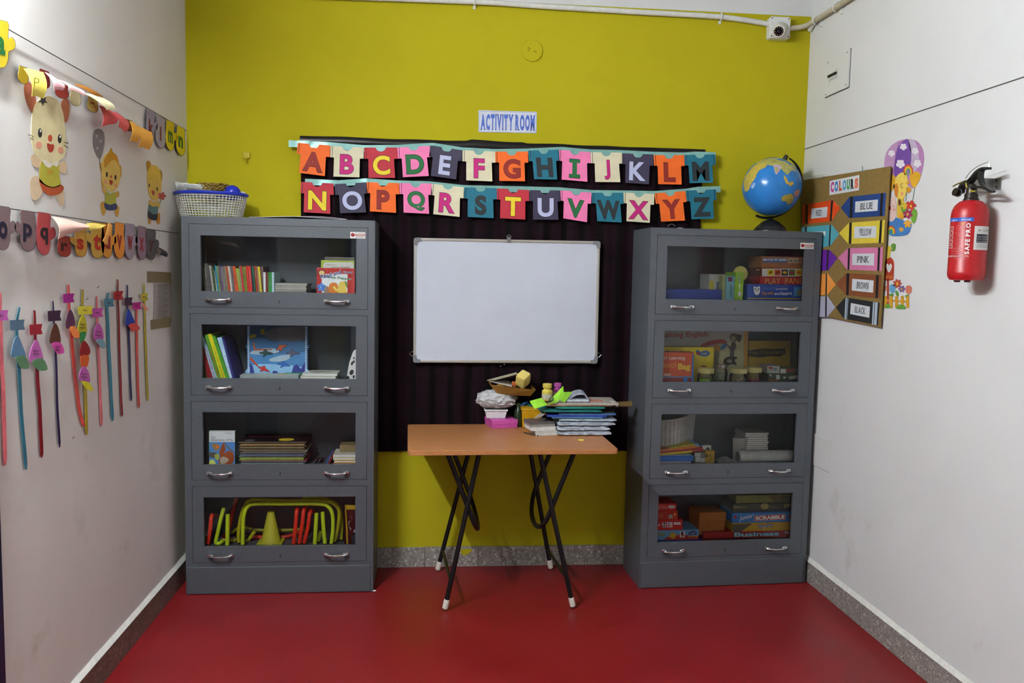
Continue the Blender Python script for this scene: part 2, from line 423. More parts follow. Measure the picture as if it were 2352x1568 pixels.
# rear wall behind the viewer: a doorway and a window let daylight in
wr = MB()
for a in ((-XR, -1.5, 0, ZC), (-.7, -.25, 0, ZC), (1.05, -XL, 0, ZC), (-1.5, -.7, 0, .95), (-1.5, -.7, 2.1, ZC), (-.25, 1.05, 2.1, ZC)):
    wr.box(REAR, *a, -.15, 0)
struct('wall_rear', wr, M_GREEN)
win = struct('window_1', MB().box(REAR, -1.5, -.7, .95, .99, -.12, -.02).box(REAR, -1.5, -.7, 2.06, 2.1, -.12, -.02).box(REAR, -1.5, -1.46, .99, 2.06, -.12, -.02).box(REAR, -.74, -.7, .99, 2.06, -.12, -.02).box(REAR, -1.12, -1.08, .99, 2.06, -.1, -.04), M('3A2A20', .5))
MB().box(REAR, -1.46, -1.12, .99, 2.06, -.075, -.07).build('pane', M_GLASS, win); MB().box(REAR, -1.08, -.74, .99, 2.06, -.075, -.07).build('pane', M_GLASS, win)
M_NAVY = M('1B1C3C', .45)
struct('trim_2', MB().box(REAR, -.25, -.19, 0, 2.1, -.13, .01).box(REAR, .99, 1.05, 0, 2.1, -.13, .01).box(REAR, -.19, .99, 2.04, 2.1, -.13, .01), M_NAVY)
# navy door in the left wall, only its edge shows
struct('trim_1', MB().box(LEFT, DY1-.06, DY1, 0, DZ, -.12, .012).box(LEFT, DY0, DY0+.06, 0, DZ, -.12, .012).box(LEFT, DY0+.06, DY1-.06, DZ-.06, DZ, -.12, .012), M_NAVY)
dr = struct('door_1', MB().box(LEFT, DY0+.063, DY1-.063, .005, DZ-.063, -.08, -.04), M('20214A', .4))
MB().tube([LEFT.P(DY0+.14, 1.0, -.04), LEFT.P(DY0+.14, 1.0, 0), LEFT.P(DY0+.25, 1.0, 0)], .009).build('door_handle', M_CHROME, dr)

# skirting: separate terrazzo tiles with open joints
def skirting(name, F, a0, a1, cuts, mat, th=.012):
    root = struct(name, MB().box(F, a0, a1, 0, HB-.002, 0, th-.003), M('6B6661', .8))
    cs = [a0]+cuts+[a1]
    for i in range(len(cs)-1):
        h = HB+random.uniform(-.002, .002)
        MB().box(F, cs[i]+.001, cs[i+1]-.001, 0, h, 0, th).build('skirting_tile', mat, root, bevel=.0015)
    return root
bcuts = [-.98, -.68, -.37, -.10, .165, .285, .5, .82, 1.12, 1.42]
skirting('baseboard_back', BACK, XL+.013, XR-.013, bcuts, M_TERR)
skirting('baseboard_right', RIGHT, .013, -YR, [.3*k for k in range(1, 19)], M_TERR)
skirting('baseboard_left', LEFT, DY1, -.013, [DY1+.3*k for k in range(1, 6)], M_TERRL)
# chipped white ledge of old paint along the top of both side skirtings
def ledge(name, F, a0, a1, hx):
    mb = MB(); n = 60
    def fn(s, t):
        a = a0+(a1-a0)*s; j = .004*noise.noise(Vector((a*9, 3.1, t)))
        return F.P(a, HB-.001+t*(.020+j), .0125-t*.0112), (F.n+F.v).normalized()
    mb.sheet(fn, n, 2, .002)
    return struct(name, mb, M(hx, .7))
ledge('trim_3', LEFT, DY1, -.013, 'E6E6E0'); ledge('trim_4', RIGHT, .013, -YR+.0, 'DEDED8')

# ------------------------------------------------------------------ wall tube of the room and an added fill tube
def emis(name, s):
    m = bpy.data.materials.new(name); m.use_nodes = True; nt = m.node_tree; nt.nodes.clear()
    e = nd(nt, 'ShaderNodeEmission'); e.inputs[0].default_value = (.91, .97, 1, 1); e.inputs[1].default_value = s
    o = nd(nt, 'ShaderNodeOutputMaterial'); nt.links.new(e.outputs[0], o.inputs[0]); return m
def tube_lamp(F, u0, u1, v, s, label):
    t = empty('tube_light', F.P((u0+u1)/2, v, 0), label, 'lamp')
    MB().box(F, u0, u1, v-.02, v+.02, 0, .035).build('batten', M('E8E8E6', .4), t, bevel=.004)
    for a in (u0, u1): MB().box(F, a-.012, a+.012, v-.018, v+.018, .03, .125).build('end_cap', M('E8E8E6', .4), t)
    MB().tube([F.P(u0+.012, v, .106), F.P(u1-.012, v, .106)], .014, 12).build('tube', emis('lamp_glow', s), t)
tube_lamp(LEFT, -3.0, -1.8, 2.62, TUBE_MAIN, 'white fluorescent tube batten high on the left wall above the navy door')
tube_lamp(Frame((.3, -4.7, ZC), (1, 0, 0), (0, 1, 0), (0, 0, -1)), -.6, .6, 0, TUBE_FILL, 'added fill-light tube batten on the unseen ceiling near the rear wall')  # unseen tube added as fill light from behind the camera

# ------------------------------------------------------------------ steel bookcases
CW, CH, CD = .832, 1.691, .278
CABL = Frame((-1.165, -.317, 0), (1, 0, 0), (0, 0, 1), (0, -1, 0))
ra = .048
CABR = Frame((.911, -.333, 0), (math.cos(ra), math.sin(ra), 0), (0, 0, 1), (math.sin(ra), -math.cos(ra), 0))
DOORS = [(1.296, 1.659), (.907, 1.269), (.524, .880), (.145, .496)]
WINS = [(1.367, 1.609), (.982, 1.221), (.593, .831), (.218, .446)]
SHELF = [w[0]-.018 for w in WINS]
DU0, DU1, WU0, WU1 = .031, CW-.030, .080, CW-.082
def handle(F, u, v, parent):
    mb = MB()
    w = .048
    for s in (-1, 1):
        mb.box(F, u+s*w-.006, u+s*w+.006, v+.001, v+.013, .0005, .012); mb.box(F, u+s*(w-.004)-.012, u+s*(w-.004)+.012, v+.002, v+.012, .010, .018)
    path = [F.P(u+w*math.cos(a), v+.007-.002*math.sin(a), .012+.020*math.sin(a)) for a in [PI*k/12 for k in range(13)]]
    mb.tube(path, .0056, 8, flat=.8)
    return mb.build('handle', M_CHROME, parent, smooth=True)
def bookcase(F, label, sticker):
    t = empty('bookcase', F.P(CW/2, 0, -CD/2), label, 'bookcase', 'grey steel bookcases')
    b = MB(); T = .012
    b.box(F, 0, T, 0, CH, -CD, -.02); b.box(F, CW-T, CW, 0, CH, -CD, -.02)
    b.box(F, T, CW-T, CH-T, CH, -CD, -.02); b.box(F, T, CW-T, .11, CH-T, -CD, -CD+.006)
    b.box(F, 0, DU0, 0, CH, -.02, 0); b.box(F, DU1, CW, 0, CH, -.02, 0)
    vs = [0.10] + [x for d in DOORS[::-1] for x in d] + [CH]
    for i in range(0, len(vs), 2): b.box(F, DU0, DU1, vs[i], vs[i+1], -.02, 0)
    b.build('body', M_STEEL, t)
    MB().box(F, .006, CW-.012, .002, .127, -.02, .006).build('plinth', M_STEEL, t, bevel=.003)
    for i in range(4): MB().box(F, T+.001, CW-T-.001, SHELF[i]-.012, SHELF[i], -CD+.008, -.022).build('shelf', M_STEEL, t)
    for i, (d, w) in enumerate(zip(DOORS, WINS)):
        m = MB(); g = .0016; u0, u1, v0, v1 = DU0+g, DU1-g, d[0]+g, d[1]-g
        m.box(F, u0, WU0, v0, v1, -.018, .0008); m.box(F, WU1, u1, v0, v1, -.018, .0008)
        m.box(F, WU0, WU1, v0, w[0], -.018, .0008); m.box(F, WU0, WU1, w[1], v1, -.018, .0008)
        do = m.build('door', M_STEEL, t)
        MB().box(F, WU0-.004, WU1+.004, w[0]-.004, w[1]+.004, -.016, -.012).build('pane', M_GLASS, do)
        vm = (d[0]+w[0])/2-.006
        for u in (.155, CW-.166): handle(F, u, vm, do)
        k = MB().box(F, CW/2-.0022, CW/2+.0022, vm-.008, vm+.002, .0004, .0012); k.prism(F, ell(CW/2, vm+.003, .0034, n=10), .0004, .0012)
        k.build('keyhole', M_BLACK, do)
        if i == 0:
            st = MB().box(F, CW-.108, CW-.042, d[1]-.048, d[1]-.020, .002, .0028).build('maker_sticker', M_PAPER, do)
            dec_uv(F, ell(CW-.097, d[1]-.033, .0085), '8E1B1E', .0034, do, 'sticker_print')
            dec_uv(F, rect(CW-.088, d[1]-.0365, CW-.043, d[1]-.0295), 'A0301E', .0032, do, 'sticker_print')
            textuv(F, 'M.S. FURNITURE', (CW-.085, d[1]-.027), (CW-.046, d[1]-.027), (CW-.085, d[1]-.0235), .0036, M_INK, do)
            textuv(F, 'EQUIPMENTS', (CW-.086, d[1]-.035), (CW-.046, d[1]-.035), (CW-.086, d[1]-.031), .0038, M('E8E0D8'), do)
            textuv(F, 'FURNITURE MART', (CW-.085, d[1]-.0445), (CW-.046, d[1]-.0445), (CW-.085, d[1]-.0395), .0036, M_INK, do)
    return t
def dec_uv(F, pts, hx, off, parent, name, th=.0006):
    return MB().prism(F, pts, off-th, off).build(name, M(hx, .55, var=.04), parent)
bookcase(CABL, 'grey steel glass-fronted bookcase beside the animal stickers, a blue-rimmed basket on top', True)
bookcase(CABR, 'grey steel glass-fronted bookcase with a globe on top, beside the colours chart', True)
L1, L2, L3, L4 = Zm(420, 500, 5.3455), Zm(420, 720, 5.3455), Zm(420, 910, 5.3455), Zm(420, 1110, 5.3455)
R1, R2, R3, R4 = Zm(1480, 480, 5.3455), Zm(1480, 720, 5.6), Zm(1480, 910, 5.6), Zm(1480, 1100, 5.6)
LT = Zm(390, 390, 4.6122)

def carton(name, F, z, r, off, depth, hx, label, cat, group=None, base=None, rough=.5, mat=None, top=None):
    """a box whose front face fills the pixel rectangle r on the plane at distance off; base = level it stands on"""
    x0, y0, x1, y1 = r
    ym, xm = (y0+y1)/2, (x0+x1)/2
    u0 = F.px(*z(x0, ym), off)[0]; u1 = F.px(*z(x1, ym), off)[0]
    v1 = F.px(*z(xm, y0), off)[1]; v0 = base if base is not None else F.px(*z(xm, y1), off)[1]
    u0 = max(u0, .016) if F in (CABL, CABR) else u0
    u1 = min(u1, CW-.016) if F in (CABL, CABR) else u1
    if F in (CABL, CABR): depth = min(depth, CD-.012+off)
    mb = MB().box(F, u0, u1, v0, v1, off-depth, off)
    o = mb.build(name, mat or M(hx, rough), None, bevel=.0012)
    tag(o, label, cat, group)
    return o, (u0, u1, v0, v1)
# ---- left bookcase, top shelf: a row of leaning books
off = -.062
row = [  # colour, top x0,x1, bottom x0,x1, top y
 ('2C2818', 192, 230, 205, 272, 548), ('4E4A44', 230, 252, 272, 295, 552), ('5A5652', 252, 276, 295, 318, 556), ('55524E', 276, 300, 318, 342, 560), ('4C4946', 300, 318, 342, 360, 582),
 ('9A958C', 318, 345, 360, 390, 585), ('474541', 345, 360, 390, 400, 590), ('3E6A30', 360, 372, 400, 408, 600), ('D0D0C8', 372, 388, 408, 426, 645), ('1E86A0', 388, 410, 426, 448, 588),
 ('98A040', 410, 424, 448, 462, 594), ('6A666A', 424, 440, 462, 478, 588), ('77737A', 440, 455, 478, 490, 592), ('6A4674', 455, 472, 490, 506, 590), ('8D8982', 472, 486, 506, 520, 600),
 ('6E6A66', 486, 502, 520, 540, 592), ('8A7C62', 502, 524, 540, 562, 594), ('B8481F', 524, 548, 562, 590, 590), ('C8C4BC', 548, 570, 590, 612, 592), ('807A72', 570, 588, 612, 624, 596),
 ('7A6E80', 588, 608, 624, 640, 592), ('C54D1B', 608, 645, 640, 690, 594), ('8CA236', 645, 690, 690, 720, 620), ('A8A098', 690, 698, 720, 732, 596), ('B92E28', 698, 722, 732, 760, 588),
 ('707F2A', 722, 745, 760, 780, 600), ('86902E', 745, 768, 780, 796, 596), ('C22724', 768, 798, 796, 822, 590), ('CB2E2A', 798, 830, 822, 856, 590), ('26282F', 830, 846, 856, 880, 598),
 ('1D7658', 846, 866, 880, 894, 592), ('9E3520', 866, 904, 894, 930, 590), ('9A8B6A', 904, 918, 930, 948, 594), ('DCC41E', 918, 944, 948, 972, 598), ('6C5E5A', 944, 964, 972, 984, 600),
 ('7A5A5C', 964, 985, 984, 992, 598), ('D4D6D4', 985, 1016, 992, 1020, 668), ('7C2030', 1016, 1034, 1020, 1038, 672), ('8A4A2A', 1034, 1050, 1038, 1052, 674), ('1C8A3C', 1050, 1090, 1052, 1090, 668), ('B4CED6', 1090, 1120, 1092, 1122, 668)]
cname = {'2': 'dark', '4': 'dark grey', '5': 'grey'}
names = 'dark olive,dark grey,charcoal,mid grey,smoke grey,pale grey,brown grey,forest green,white,teal blue,yellow green,stone grey,blue grey,purple,light stone,ash grey,tan,rust orange,off white,warm grey,mauve grey,bright orange,apple green,pale taupe,brick red,olive green,moss green,crimson,scarlet,navy black,sea green,russet,beige,bright yellow,taupe,dusty maroon,white,maroon,brown,emerald green,pale blue'.split(',')
for i, (hx, a, b, c, d, y) in enumerate(row):
    o_ = off - random.uniform(0, .012)
    ua, va = CABL.px(*L1(a, y), o_); ub, _ = CABL.px(*L1(b, y), o_)
    uc, vc = CABL.px(*L1(c, 905), o_); ud, _ = CABL.px(*L1(d, 905), o_)
    k = (SHELF[0]+.0005-va)/(vc-va)
    uc, ud = ua+(uc-ua)*k, ub+(ud-ub)*k
    dp = min(.15+random.uniform(-.015, .01), CD-.02+o_)
    mb = MB(); e = .0004
    mb.prism(CABL, [(uc+e, SHELF[0]+.0005), (ud-e, SHELF[0]+.0005), (ub-e, va), (ua+e, va)], o_-dp, o_)
    ob = tag(mb.build('book', M(hx, .45, var=.18, scale=90, stretch=(1, 1, 3)), None), '%s spine of a slim book, %s in the row counted from the notebook stack' % (names[i], ordn(len(row)-i)), 'book', 'leaning row of slim books on the top shelf')
    w = ub-ua
    if w > .0035 and random.random() < .6:      # pale title marks along the spine
        m = MB(); n = 1
        for q in range(n):
            t0 = random.uniform(.1, .3); t1 = t0+random.uniform(.2, .5)
            def L_(t, s): return (ua+(uc-ua)*t+(ub-ua)*s, va+(SHELF[0]-va)*t)
            m.prism(CABL, [L_(t0, .42), L_(t0, .58), L_(t1, .58), L_(t1, .42)], o_-.0002, o_+.0004)
        m.build('spine_title', M(random.choice(['A8A298', '98907A', '3A3430', '4A4038']), .6), ob)
# ---- notebook stack
def pile(name, F, z, x0, x1, y0, y1, cols, off, depth, base, labels, cat, group, jit=.004, pages=None, taper=0):
    """sheets or booklets lying flat, one on top of the other, listed from the bottom"""
    u0, vt = F.px(*z(x0, y0), off); u1, _ = F.px(*z(x1, y0), off)
    n = len(cols); h = (vt-base)/n; out = []
    for i, c in enumerate(cols):
        a, b_, dd = random.uniform(-jit, jit), random.uniform(-jit, jit), random.uniform(0, jit*1.5)
        v = base+i*h
        mb = MB()
        mb.box(F, u0+a, u1+b_, v+.0002, v+h*.26, off-dd-depth, off-dd, 0); mb.box(F, u0+a+.001, u1+b_-.001, v+h*.26, v+h*.74, off-dd-depth+.001, off-dd-.001, 1); mb.box(F, u0+a, u1+b_, v+h*.74, v+h*.995, off-dd-depth, off-dd, 0)
        o = mb.build(name, [M(c, .5, var=.12), pages or M_PAPER], None)
        tag(o, labels % ordn(n-i) if '%' in labels else labels, cat, group); out.append((o, (u0+a, u1+b_, v, v+h, off-dd)))
    return out
pile('notebook', CABL, L1, 1085, 1520, 800, 915, ['8F8A80', 'A8A49A', '77736C', 'B4B0A6', '8A867E', 'A8A49C'], -.07, .15, SHELF[0], 'thin off-white notebook beside the row of slim books, %s from the top of its pile', 'notebook', 'off-white notebooks in a flat pile', .004, M('A8A49C'))
# ---- picture books on the right of the top shelf
def picture_book(name, F, z, r, off, hx, label, base, th=.012, tilt=0):
    o, q = carton(name, F, z, r, off, th, hx, label, 'book', None, base)
    MB().box(F, q[0]+.002, q[1]-.001, q[2]+.001, q[3]+.0004, off-th+.0015, off-.0015).build('pages', M_PAPER, o)
    return o
b3 = picture_book('picture_book', CABL, L1, (1740, 485, 2108, 800), -.115, '6B6459', 'dull grey picture book behind the lime-edged book on the top shelf', SHELF[0])
b2 = picture_book('picture_book', CABL, L1, (1695, 525, 2106, 850), -.092, 'A3B83A', 'lime-edged picture book with a white cover standing behind the red picture book', SHELF[0])
dec('cover_panel', CABL, L1, smooth_poly([(1722, 560), (1760, 545), (2080, 545), (2096, 570), (2096, 850), (1722, 850)], 1), 'CFCBC2', -.0912, b2)
text(CABL, L1, 'A Bedtime Story', (1750, 585), (1885, 585), (1750, 572), -.0905, '6A6660', b2)
text(CABL, L1, 'Good Night', (1820, 622), (2050, 622), (1820, 600), -.0905, '3A3A44', b2, .005)
b1 = picture_book('picture_book', CABL, L1, (1642, 617, 2112, 918), -.06, 'B5281F', 'red picture book titled Read and Grow with Pepper', SHELF[0])
o_ = -.0592
dec('cover_panel', CABL, L1, rect(1706, 690, 2022, 918), 'DDE0E2', o_, b1)
dec('badge', CABL, L1, ell(1700, 672, 56, 44), '8E2A2A', o_+.0004, b1); dec('badge', CABL, L1, ell(1706, 678, 34, 30), 'DDBB80', o_+.0008, b1)
text(CABL, L1, 'Read and', (1692, 752), (1945, 690), (1686, 698), o_+.0009, 'F0F0F0', b1, .055)
text(CABL, L1, 'Read and', (1694, 750), (1944, 690), (1688, 700), o_+.0013, '2A3A86', b1, .022)
text(CABL, L1, 'Grow', (1965, 682), (2088, 684), (1965, 650), o_+.0009, 'F0F0F0', b1, .055)
text(CABL, L1, 'Grow', (1967, 681), (2086, 682), (1967, 652), o_+.0013, '2A3A86', b1, .015)
text(CABL, L1, 'with Pepper', (1768, 750), (2074, 778), (1772, 708), o_+.0009, 'F0F0F0', b1, .055)
text(CABL, L1, 'with Pepper', (1770, 749), (2070, 775), (1774, 710), o_+.0013, '1C6A48', b1, .022)
dec('cover_art', CABL, L1, [(1740, 918), (1745, 860), (1770, 838), (1800, 870), (1805, 918)], '9A7B60', o_+.0006, b1, sm=3)
dec('cover_art', CABL, L1, [(1790, 850), (1810, 808), (1850, 795), (1890, 806), (1905, 860), (1900, 918), (1800, 918)], 'D77A30', o_+.0008, b1, sm=3)
dec('cover_art', CABL, L1, [(1905, 850), (1920, 800), (1960, 780), (2010, 795), (2022, 830), (2000, 870), (2018, 918), (1900, 918)], 'E2C25A', o_+.0011, b1, sm=3)
dec('cover_art', CABL, L1, [(1840, 850), (1862, 840), (1890, 872), (1910, 880), (1900, 905), (1866, 888)], 'E4C45E', o_+.0014, b1, sm=3)
dec('cover_art', CABL, L1, [(1985, 782), (2015, 790), (2022, 860), (2005, 840)], '6D8A4A', o_+.0014, b1, sm=3)
dec('badge', CABL, L1, star(1700, 852, 62, 40, 5, -PI/2), '3E78C8', o_+.0012, b1)
text(CABL, L1, '6', (1688, 862), (1702, 862), (1688, 842), o_+.0017, 'DCE6F4', b1); text(CABL, L1, 'Contains', (1672, 830), (1722, 830), (1672, 822), o_+.0017, 'DCE6F4', b1, .005); text(CABL, L1, 'Stories', (1674, 884), (1720, 884), (1674, 874), o_+.0017, 'DCE6F4', b1, .005)

# ---- left bookcase, second shelf
lean = [('2E3718', 200, 380, 214, 380, 222, 300, 'dark olive'), ('8A1A22', 208, 372, 236, 372, 302, 372, 'dark red'), ('9FC2D8', 216, 270, 262, 296, 372, 424, 'pale blue'), ('5C9A2A', 266, 268, 302, 254, 426, 472, 'leaf green'),
        ('DAD01C', 304, 252, 350, 250, 474, 527, 'bright yellow'), ('4B9831', 352, 258, 402, 286, 529, 576, 'grass green'), ('A6CCE6', 418, 298, 474, 288, 578, 608, 'sky blue'), ('35357C', 478, 290, 512, 330, 610, 640, 'indigo')]
ttl = {2: ('DAVID WINTER TALES', 'A02A2A'), 3: ('TALES ABOUT ANIMALS', 'B8321E'), 4: ('CLASSIC LOVE AND STORIES', '8A7A18'), 6: ('THE SEA OF STORY', 'F0F4F8')}
for i, (hx, x0, y0, x1, y1, c, d, nm) in enumerate(lean):
    o_ = -.055-.004*(i % 3)
    p0, p1 = CABL.px(*L2(x0, y0), o_), CABL.px(*L2(x1, y1), o_); q0, q1 = CABL.px(*L2(c, 800), o_), CABL.px(*L2(d, 800), o_)
    k = (SHELF[1]+.0005-q0[1])/(p0[1]-q0[1]); q0 = (q0[0]+(p0[0]-q0[0])*k, SHELF[1]+.0005)
    k = (SHELF[1]+.0005-q1[1])/(p1[1]-q1[1]); q1 = (q1[0]+(p1[0]-q1[0])*k, SHELF[1]+.0005)
    ob = tag(MB().prism(CABL, [q0, q1, p1, p0], o_-.17, o_).build('story_book', M(hx, .4, var=.1), None), '%s spine of a leaning story book beside the picture bag' % nm, 'book', 'leaning story books on the second shelf')
    if i in ttl:
        s, col = ttl[i]
        a = Vector(p0)*.5+Vector(p1)*.5; b = Vector(q0)*.5+Vector(q1)*.5; wv = (Vector(p1)-Vector(p0)).length
        d_ = (b-a); n_ = Vector((-d_.y, d_.x)).normalized()
        st = a+d_*.28; en = a+d_*.95
        textuv(CABL, s, st-n_*wv*.22, en-n_*wv*.22, st+n_*wv*.22, o_+.0006, M(col, .6), ob, bold=.01)
o_ = -.13
bag, q = carton('picture_bag', CABL, L2, (790, 150, 1530, 780), o_, .03, '4C86BC', 'blue picture bag printed with coloured jet planes and a laced border', 'bag', None, SHELF[1])
f = o_+.0006
dec('print_sky', CABL, L2, rect(822, 150, 1500, 350), '2E4A66', f, bag)
dec('print_sky', CABL, L2, [(822, 330), (1000, 300), (1100, 340), (1300, 330), (1500, 345), (1500, 470), (822, 480)], '3A6892', f+.0003, bag, sm=2)
dec('print_cloud', CABL, L2, [(1000, 250), (1080, 190), (1250, 170), (1480, 165), (1495, 300), (1400, 340), (1200, 330), (1060, 320)], '55585F', f+.0005, bag, sm=3)
dec('print_cloud', CABL, L2, [(830, 470), (960, 430), (1130, 430), (1180, 470), (1050, 500), (860, 500)], '9FB4C4', f+.0006, bag, sm=3)
dec('print_cloud', CABL, L2, [(1060, 560), (1180, 520), (1320, 500), (1330, 530), (1250, 580), (1100, 590)], 'A9C0D0', f+.0006, bag, sm=3)
dec('print_cloud', CABL, L2, [(822, 640), (1100, 620), (1500, 660), (1500, 780), (822, 780)], '8FBEE2', f+.0005, bag, sm=2)
for c in ([(1095, 740), (1110, 700), (1150, 705), (1180, 740)], [(1330, 740), (1360, 640), (1400, 620), (1450, 680), (1500, 590), (1500, 740)], [(822, 740), (822, 600), (860, 650), (880, 740)]):
    dec('print_hill', CABL, L2, c, '343A8E', f+.0009, bag)
dec('print_hill', CABL, L2, [(1190, 760), (1260, 725), (1480, 720), (1500, 780), (1200, 785)], '2E8A4A', f+.0012, bag)
def jet(x, y, s, a, hx):
    p = [(-1, -.15), (-.55, -.2), (-.25, -.55), (0, -.5), (.1, -.25), (.6, -.12), (1, .1), (.55, .18), (.1, .2), (-.5, .55), (-.6, .45), (-.4, .15), (-1, .1)]
    for k, (g, c) in enumerate(((1.12, '1C2030'), (1, hx))):
        dec('print_jet', CABL, L2, [(x+s*g*(a_*math.cos(a)-b_*math.sin(a)), y+s*g*(a_*math.sin(a)+b_*math.cos(a))) for a_, b_ in p], c, f+.0015+.0004*k, bag)
dec('print_trail', CABL, L2, [(822, 530), (840, 540), (930, 640), (915, 652), (830, 570)], 'C04A28', f+.0013, bag)
dec('print_trail', CABL, L2, [(860, 350), (880, 350), (890, 430), (1100, 432), (1100, 444), (870, 455)], 'A0583A', f+.0013, bag)
jet(1000, 685, 70, .35, 'C8322E'); jet(1245, 628, 72, .12, '2F66BE'); jet(1360, 485, 78, -.05, '5A5A72'); jet(1215, 410, 70, -.5, 'B8512C'); jet(1030, 485, 78, 0, '33504E')
dec('print_sun', CABL, L2, [(820, 270), (880, 250), (900, 280), (850, 305), (822, 300)], '8A8430', f+.0012, bag, sm=3); dec('print_sun', CABL, L2, [(955, 200), (1000, 190), (1000, 250), (960, 255)], '8A7A20', f+.0012, bag, sm=3)
for x in (805, 1512):
    m = MB(); 
    for k in range(22):
        y = 165+k*27
        m.prism(CABL, pxpoly(CABL, L2, [(x-14, y), (x+14, y), (x, y+22)], f+.001), f, f+.001)
    tag(m.build('laced_border', M('C8D4DC', .6), bag), kind='stuff')
bk, q = carton('flat_book', CABL, L2, (700, 755, 1420, 800), -.05, .07, '9AA3A0', 'pale printed book lying flat in front of the picture bag', 'book', None, SHELF[1])
dec_h = lambda F, u0, u1, n0, n1, v, hx, parent, name: MB().box(F, u0, u1, v-.0004, v+.0004, n0, n1).build(name, M(hx, .6, var=.25, scale=60), parent)
dec_h(CABL, q[0]+.06, q[1]-.01, -.115, -.056, q[3]+.0004, 'AEB8B2', bk, 'cover_art'); MB().prism(Frame(CABL.P(0, q[3]+.0009, 0), CABL.u, -CABL.n, CABL.v), ell(q[0]+.18, .085, .022, .015), 0, .0006).build('cover_art', M('C09A38'), bk)
wp = pile('booklet', CABL, L2, 1450, 1885, 735, 800, ['C9C4B8', 'B9B29A', 'D2CEC4'], -.055, .13, SHELF[1], 'white drawing booklet lying beside the picture bag, %s from the top', 'booklet', 'white booklets on the second shelf', .006)
top = wp[-1]; u0, u1, v0, v1, _ = top[1]
MB().prism(Frame(CABL.P(0, v1, 0), CABL.u, -CABL.n, CABL.v), ell((u0+u1)/2, .12, .05, .014, a=.1), 0, .0006).build('pencil_drawing', M('8C8880'), top[0])
# panda-print pouch at the right end
pb = MB(); o_ = -.05
pp = pxpoly(CABL, L2, [(2010, 815), (2018, 730), (2030, 660), (2044, 595), (2062, 540), (2080, 490), (2096, 455), (2140, 440), (2170, 440), (2170, 815)], o_); pp = [(min(a, CW-.018), max(b, SHELF[1]+.0005)) for a, b in pp]
pa = tag(pb.prism(CABL, pp, o_-.03, o_).build('panda_pouch', M('D9D7D2', .5), None, bevel=.004), 'white pouch with black panda-like patches at the end of the second shelf', 'pouch')
for c in (ell(2078, 610, 14, 26, a=.3), ell(2100, 590, 10, 18), ell(2100, 545, 8, 16), ell(2072, 720, 24, 34, a=.4), ell(2028, 790, 16, 26), ell(2098, 775, 14, 20)):
    dec('black_patch', CABL, L2, c, '1E1C1C', o_+.0008, pa)

# ---- left bookcase, third shelf
o_ = -.05
b1 = picture_book('story_book', CABL, L3, (318, 430, 640, 832), o_, '2E6A3A', 'story book titled The Adventures of Pip with a squirrel on its blue cover', SHELF[2], .022)
f = o_+.0006
dec('cover_panel', CABL, L3, rect(324, 432, 638, 560), 'D6D8DA', f, b1)
dec('cover_panel', CABL, L3, rect(324, 560, 640, 845), '4D86C6', f, b1)
text(CABL, L3, 'Enid Blyton', (520, 462), (612, 462), (520, 444), f+.0004, '2A2A30', b1, 0)
text(CABL, L3, 'The', (342, 516), (398, 516), (342, 490), f+.0004, '3A4450', b1, 0)
text(CABL, L3, 'Adventures of Pip', (340, 556), (614, 556), (340, 520), f+.0004, '3A4450', b1, 0)
dec('cover_art', CABL, L3, [(500, 566), (520, 566), (580, 640), (640, 680), (636, 700), (570, 660)], '6A6A74', f+.0004, b1)
dec('cover_art', CABL, L3, [(330, 690), (400, 690), (440, 720), (420, 760), (330, 745)], '5A564E', f+.0004, b1, sm=3)
dec('cover_art', CABL, L3, [(350, 590), (400, 580), (450, 605), (440, 640), (410, 670), (385, 650)], '9A7A4A', f+.0006, b1, sm=3)
dec('cover_art', CABL, L3, ell(425, 618, 26, 18), 'D87A2A', f+.0009, b1)
dec('cover_art', CABL, L3, [(445, 690), (470, 620), (485, 590), (500, 570), (515, 600), (522, 660), (505, 700), (560, 670), (610, 690), (632, 750), (610, 820), (540, 840), (450, 840), (440, 780), (460, 740)], '9C4A1C', f+.0009, b1, sm=3)
dec('cover_art', CABL, L3, [(460, 760), (500, 740), (550, 760), (560, 790), (500, 830), (460, 820)], 'B0A090', f+.0013, b1, sm=3)
dec('cover_art', CABL, L3, [(390, 720), (430, 705), (450, 740), (430, 780), (400, 770)], 'A8B050', f+.0014, b1, sm=3)
dec('cover_art', CABL, L3, [(328, 845), (330, 790), (370, 778), (398, 810), (396, 845)], 'D8D866', f+.0012, b1, sm=3)
mags = ['B8B8A8', '9A9A8A', '2E7FB0', '8C2F48', '7C982E', 'C4B840', '4FAE6C', '3F62A8', '2A2620', '3A3448', 'B8B8B4', '6A5A30', '4A3018', '8A7448', '3E2816', 'B98840', '2A1414', '1E0C10']
ms = pile('magazine', CABL, L3, 700, 1500, 555, 832, mags, -.055, .17, SHELF[2], 'thin glossy magazine beside the squirrel story book, %s from the top of its pile', 'magazine', 'pile of thin glossy magazines', .008, M('8C8474'))
top = ms[-1]; u0, u1, v0, v1, _ = top[1]
TF = Frame(CABL.P(0, v1, 0), CABL.u, -CABL.n, CABL.v)
MB().prism(TF, ell(u0+.205, .10, .035, .03), 0, .0006).build('cover_badge', M('D8B818'), top[0]); MB().prism(TF, ell(u0+.045, .085, .022, .014), 0, .0006).build('cover_badge', M('6A6664'), top[0])
MB().prism(TF, [(u0+.02, .15), (u0+.18, .16), (u0+.18, .19), (u0+.02, .19)], 0, .0006).build('cover_art', M('5A1418'), top[0])
rs = pile('school_book', CABL, L3, 1845, 2125, 715, 832, ['C98A70', 'D09A2C', 'D2C2A0', 'C8C0B4'], -.05, .12, SHELF[2], 'orange-and-white school book beside the right door stile, %s from the top of its pile', 'book', 'orange and white school books on the third shelf', .004)
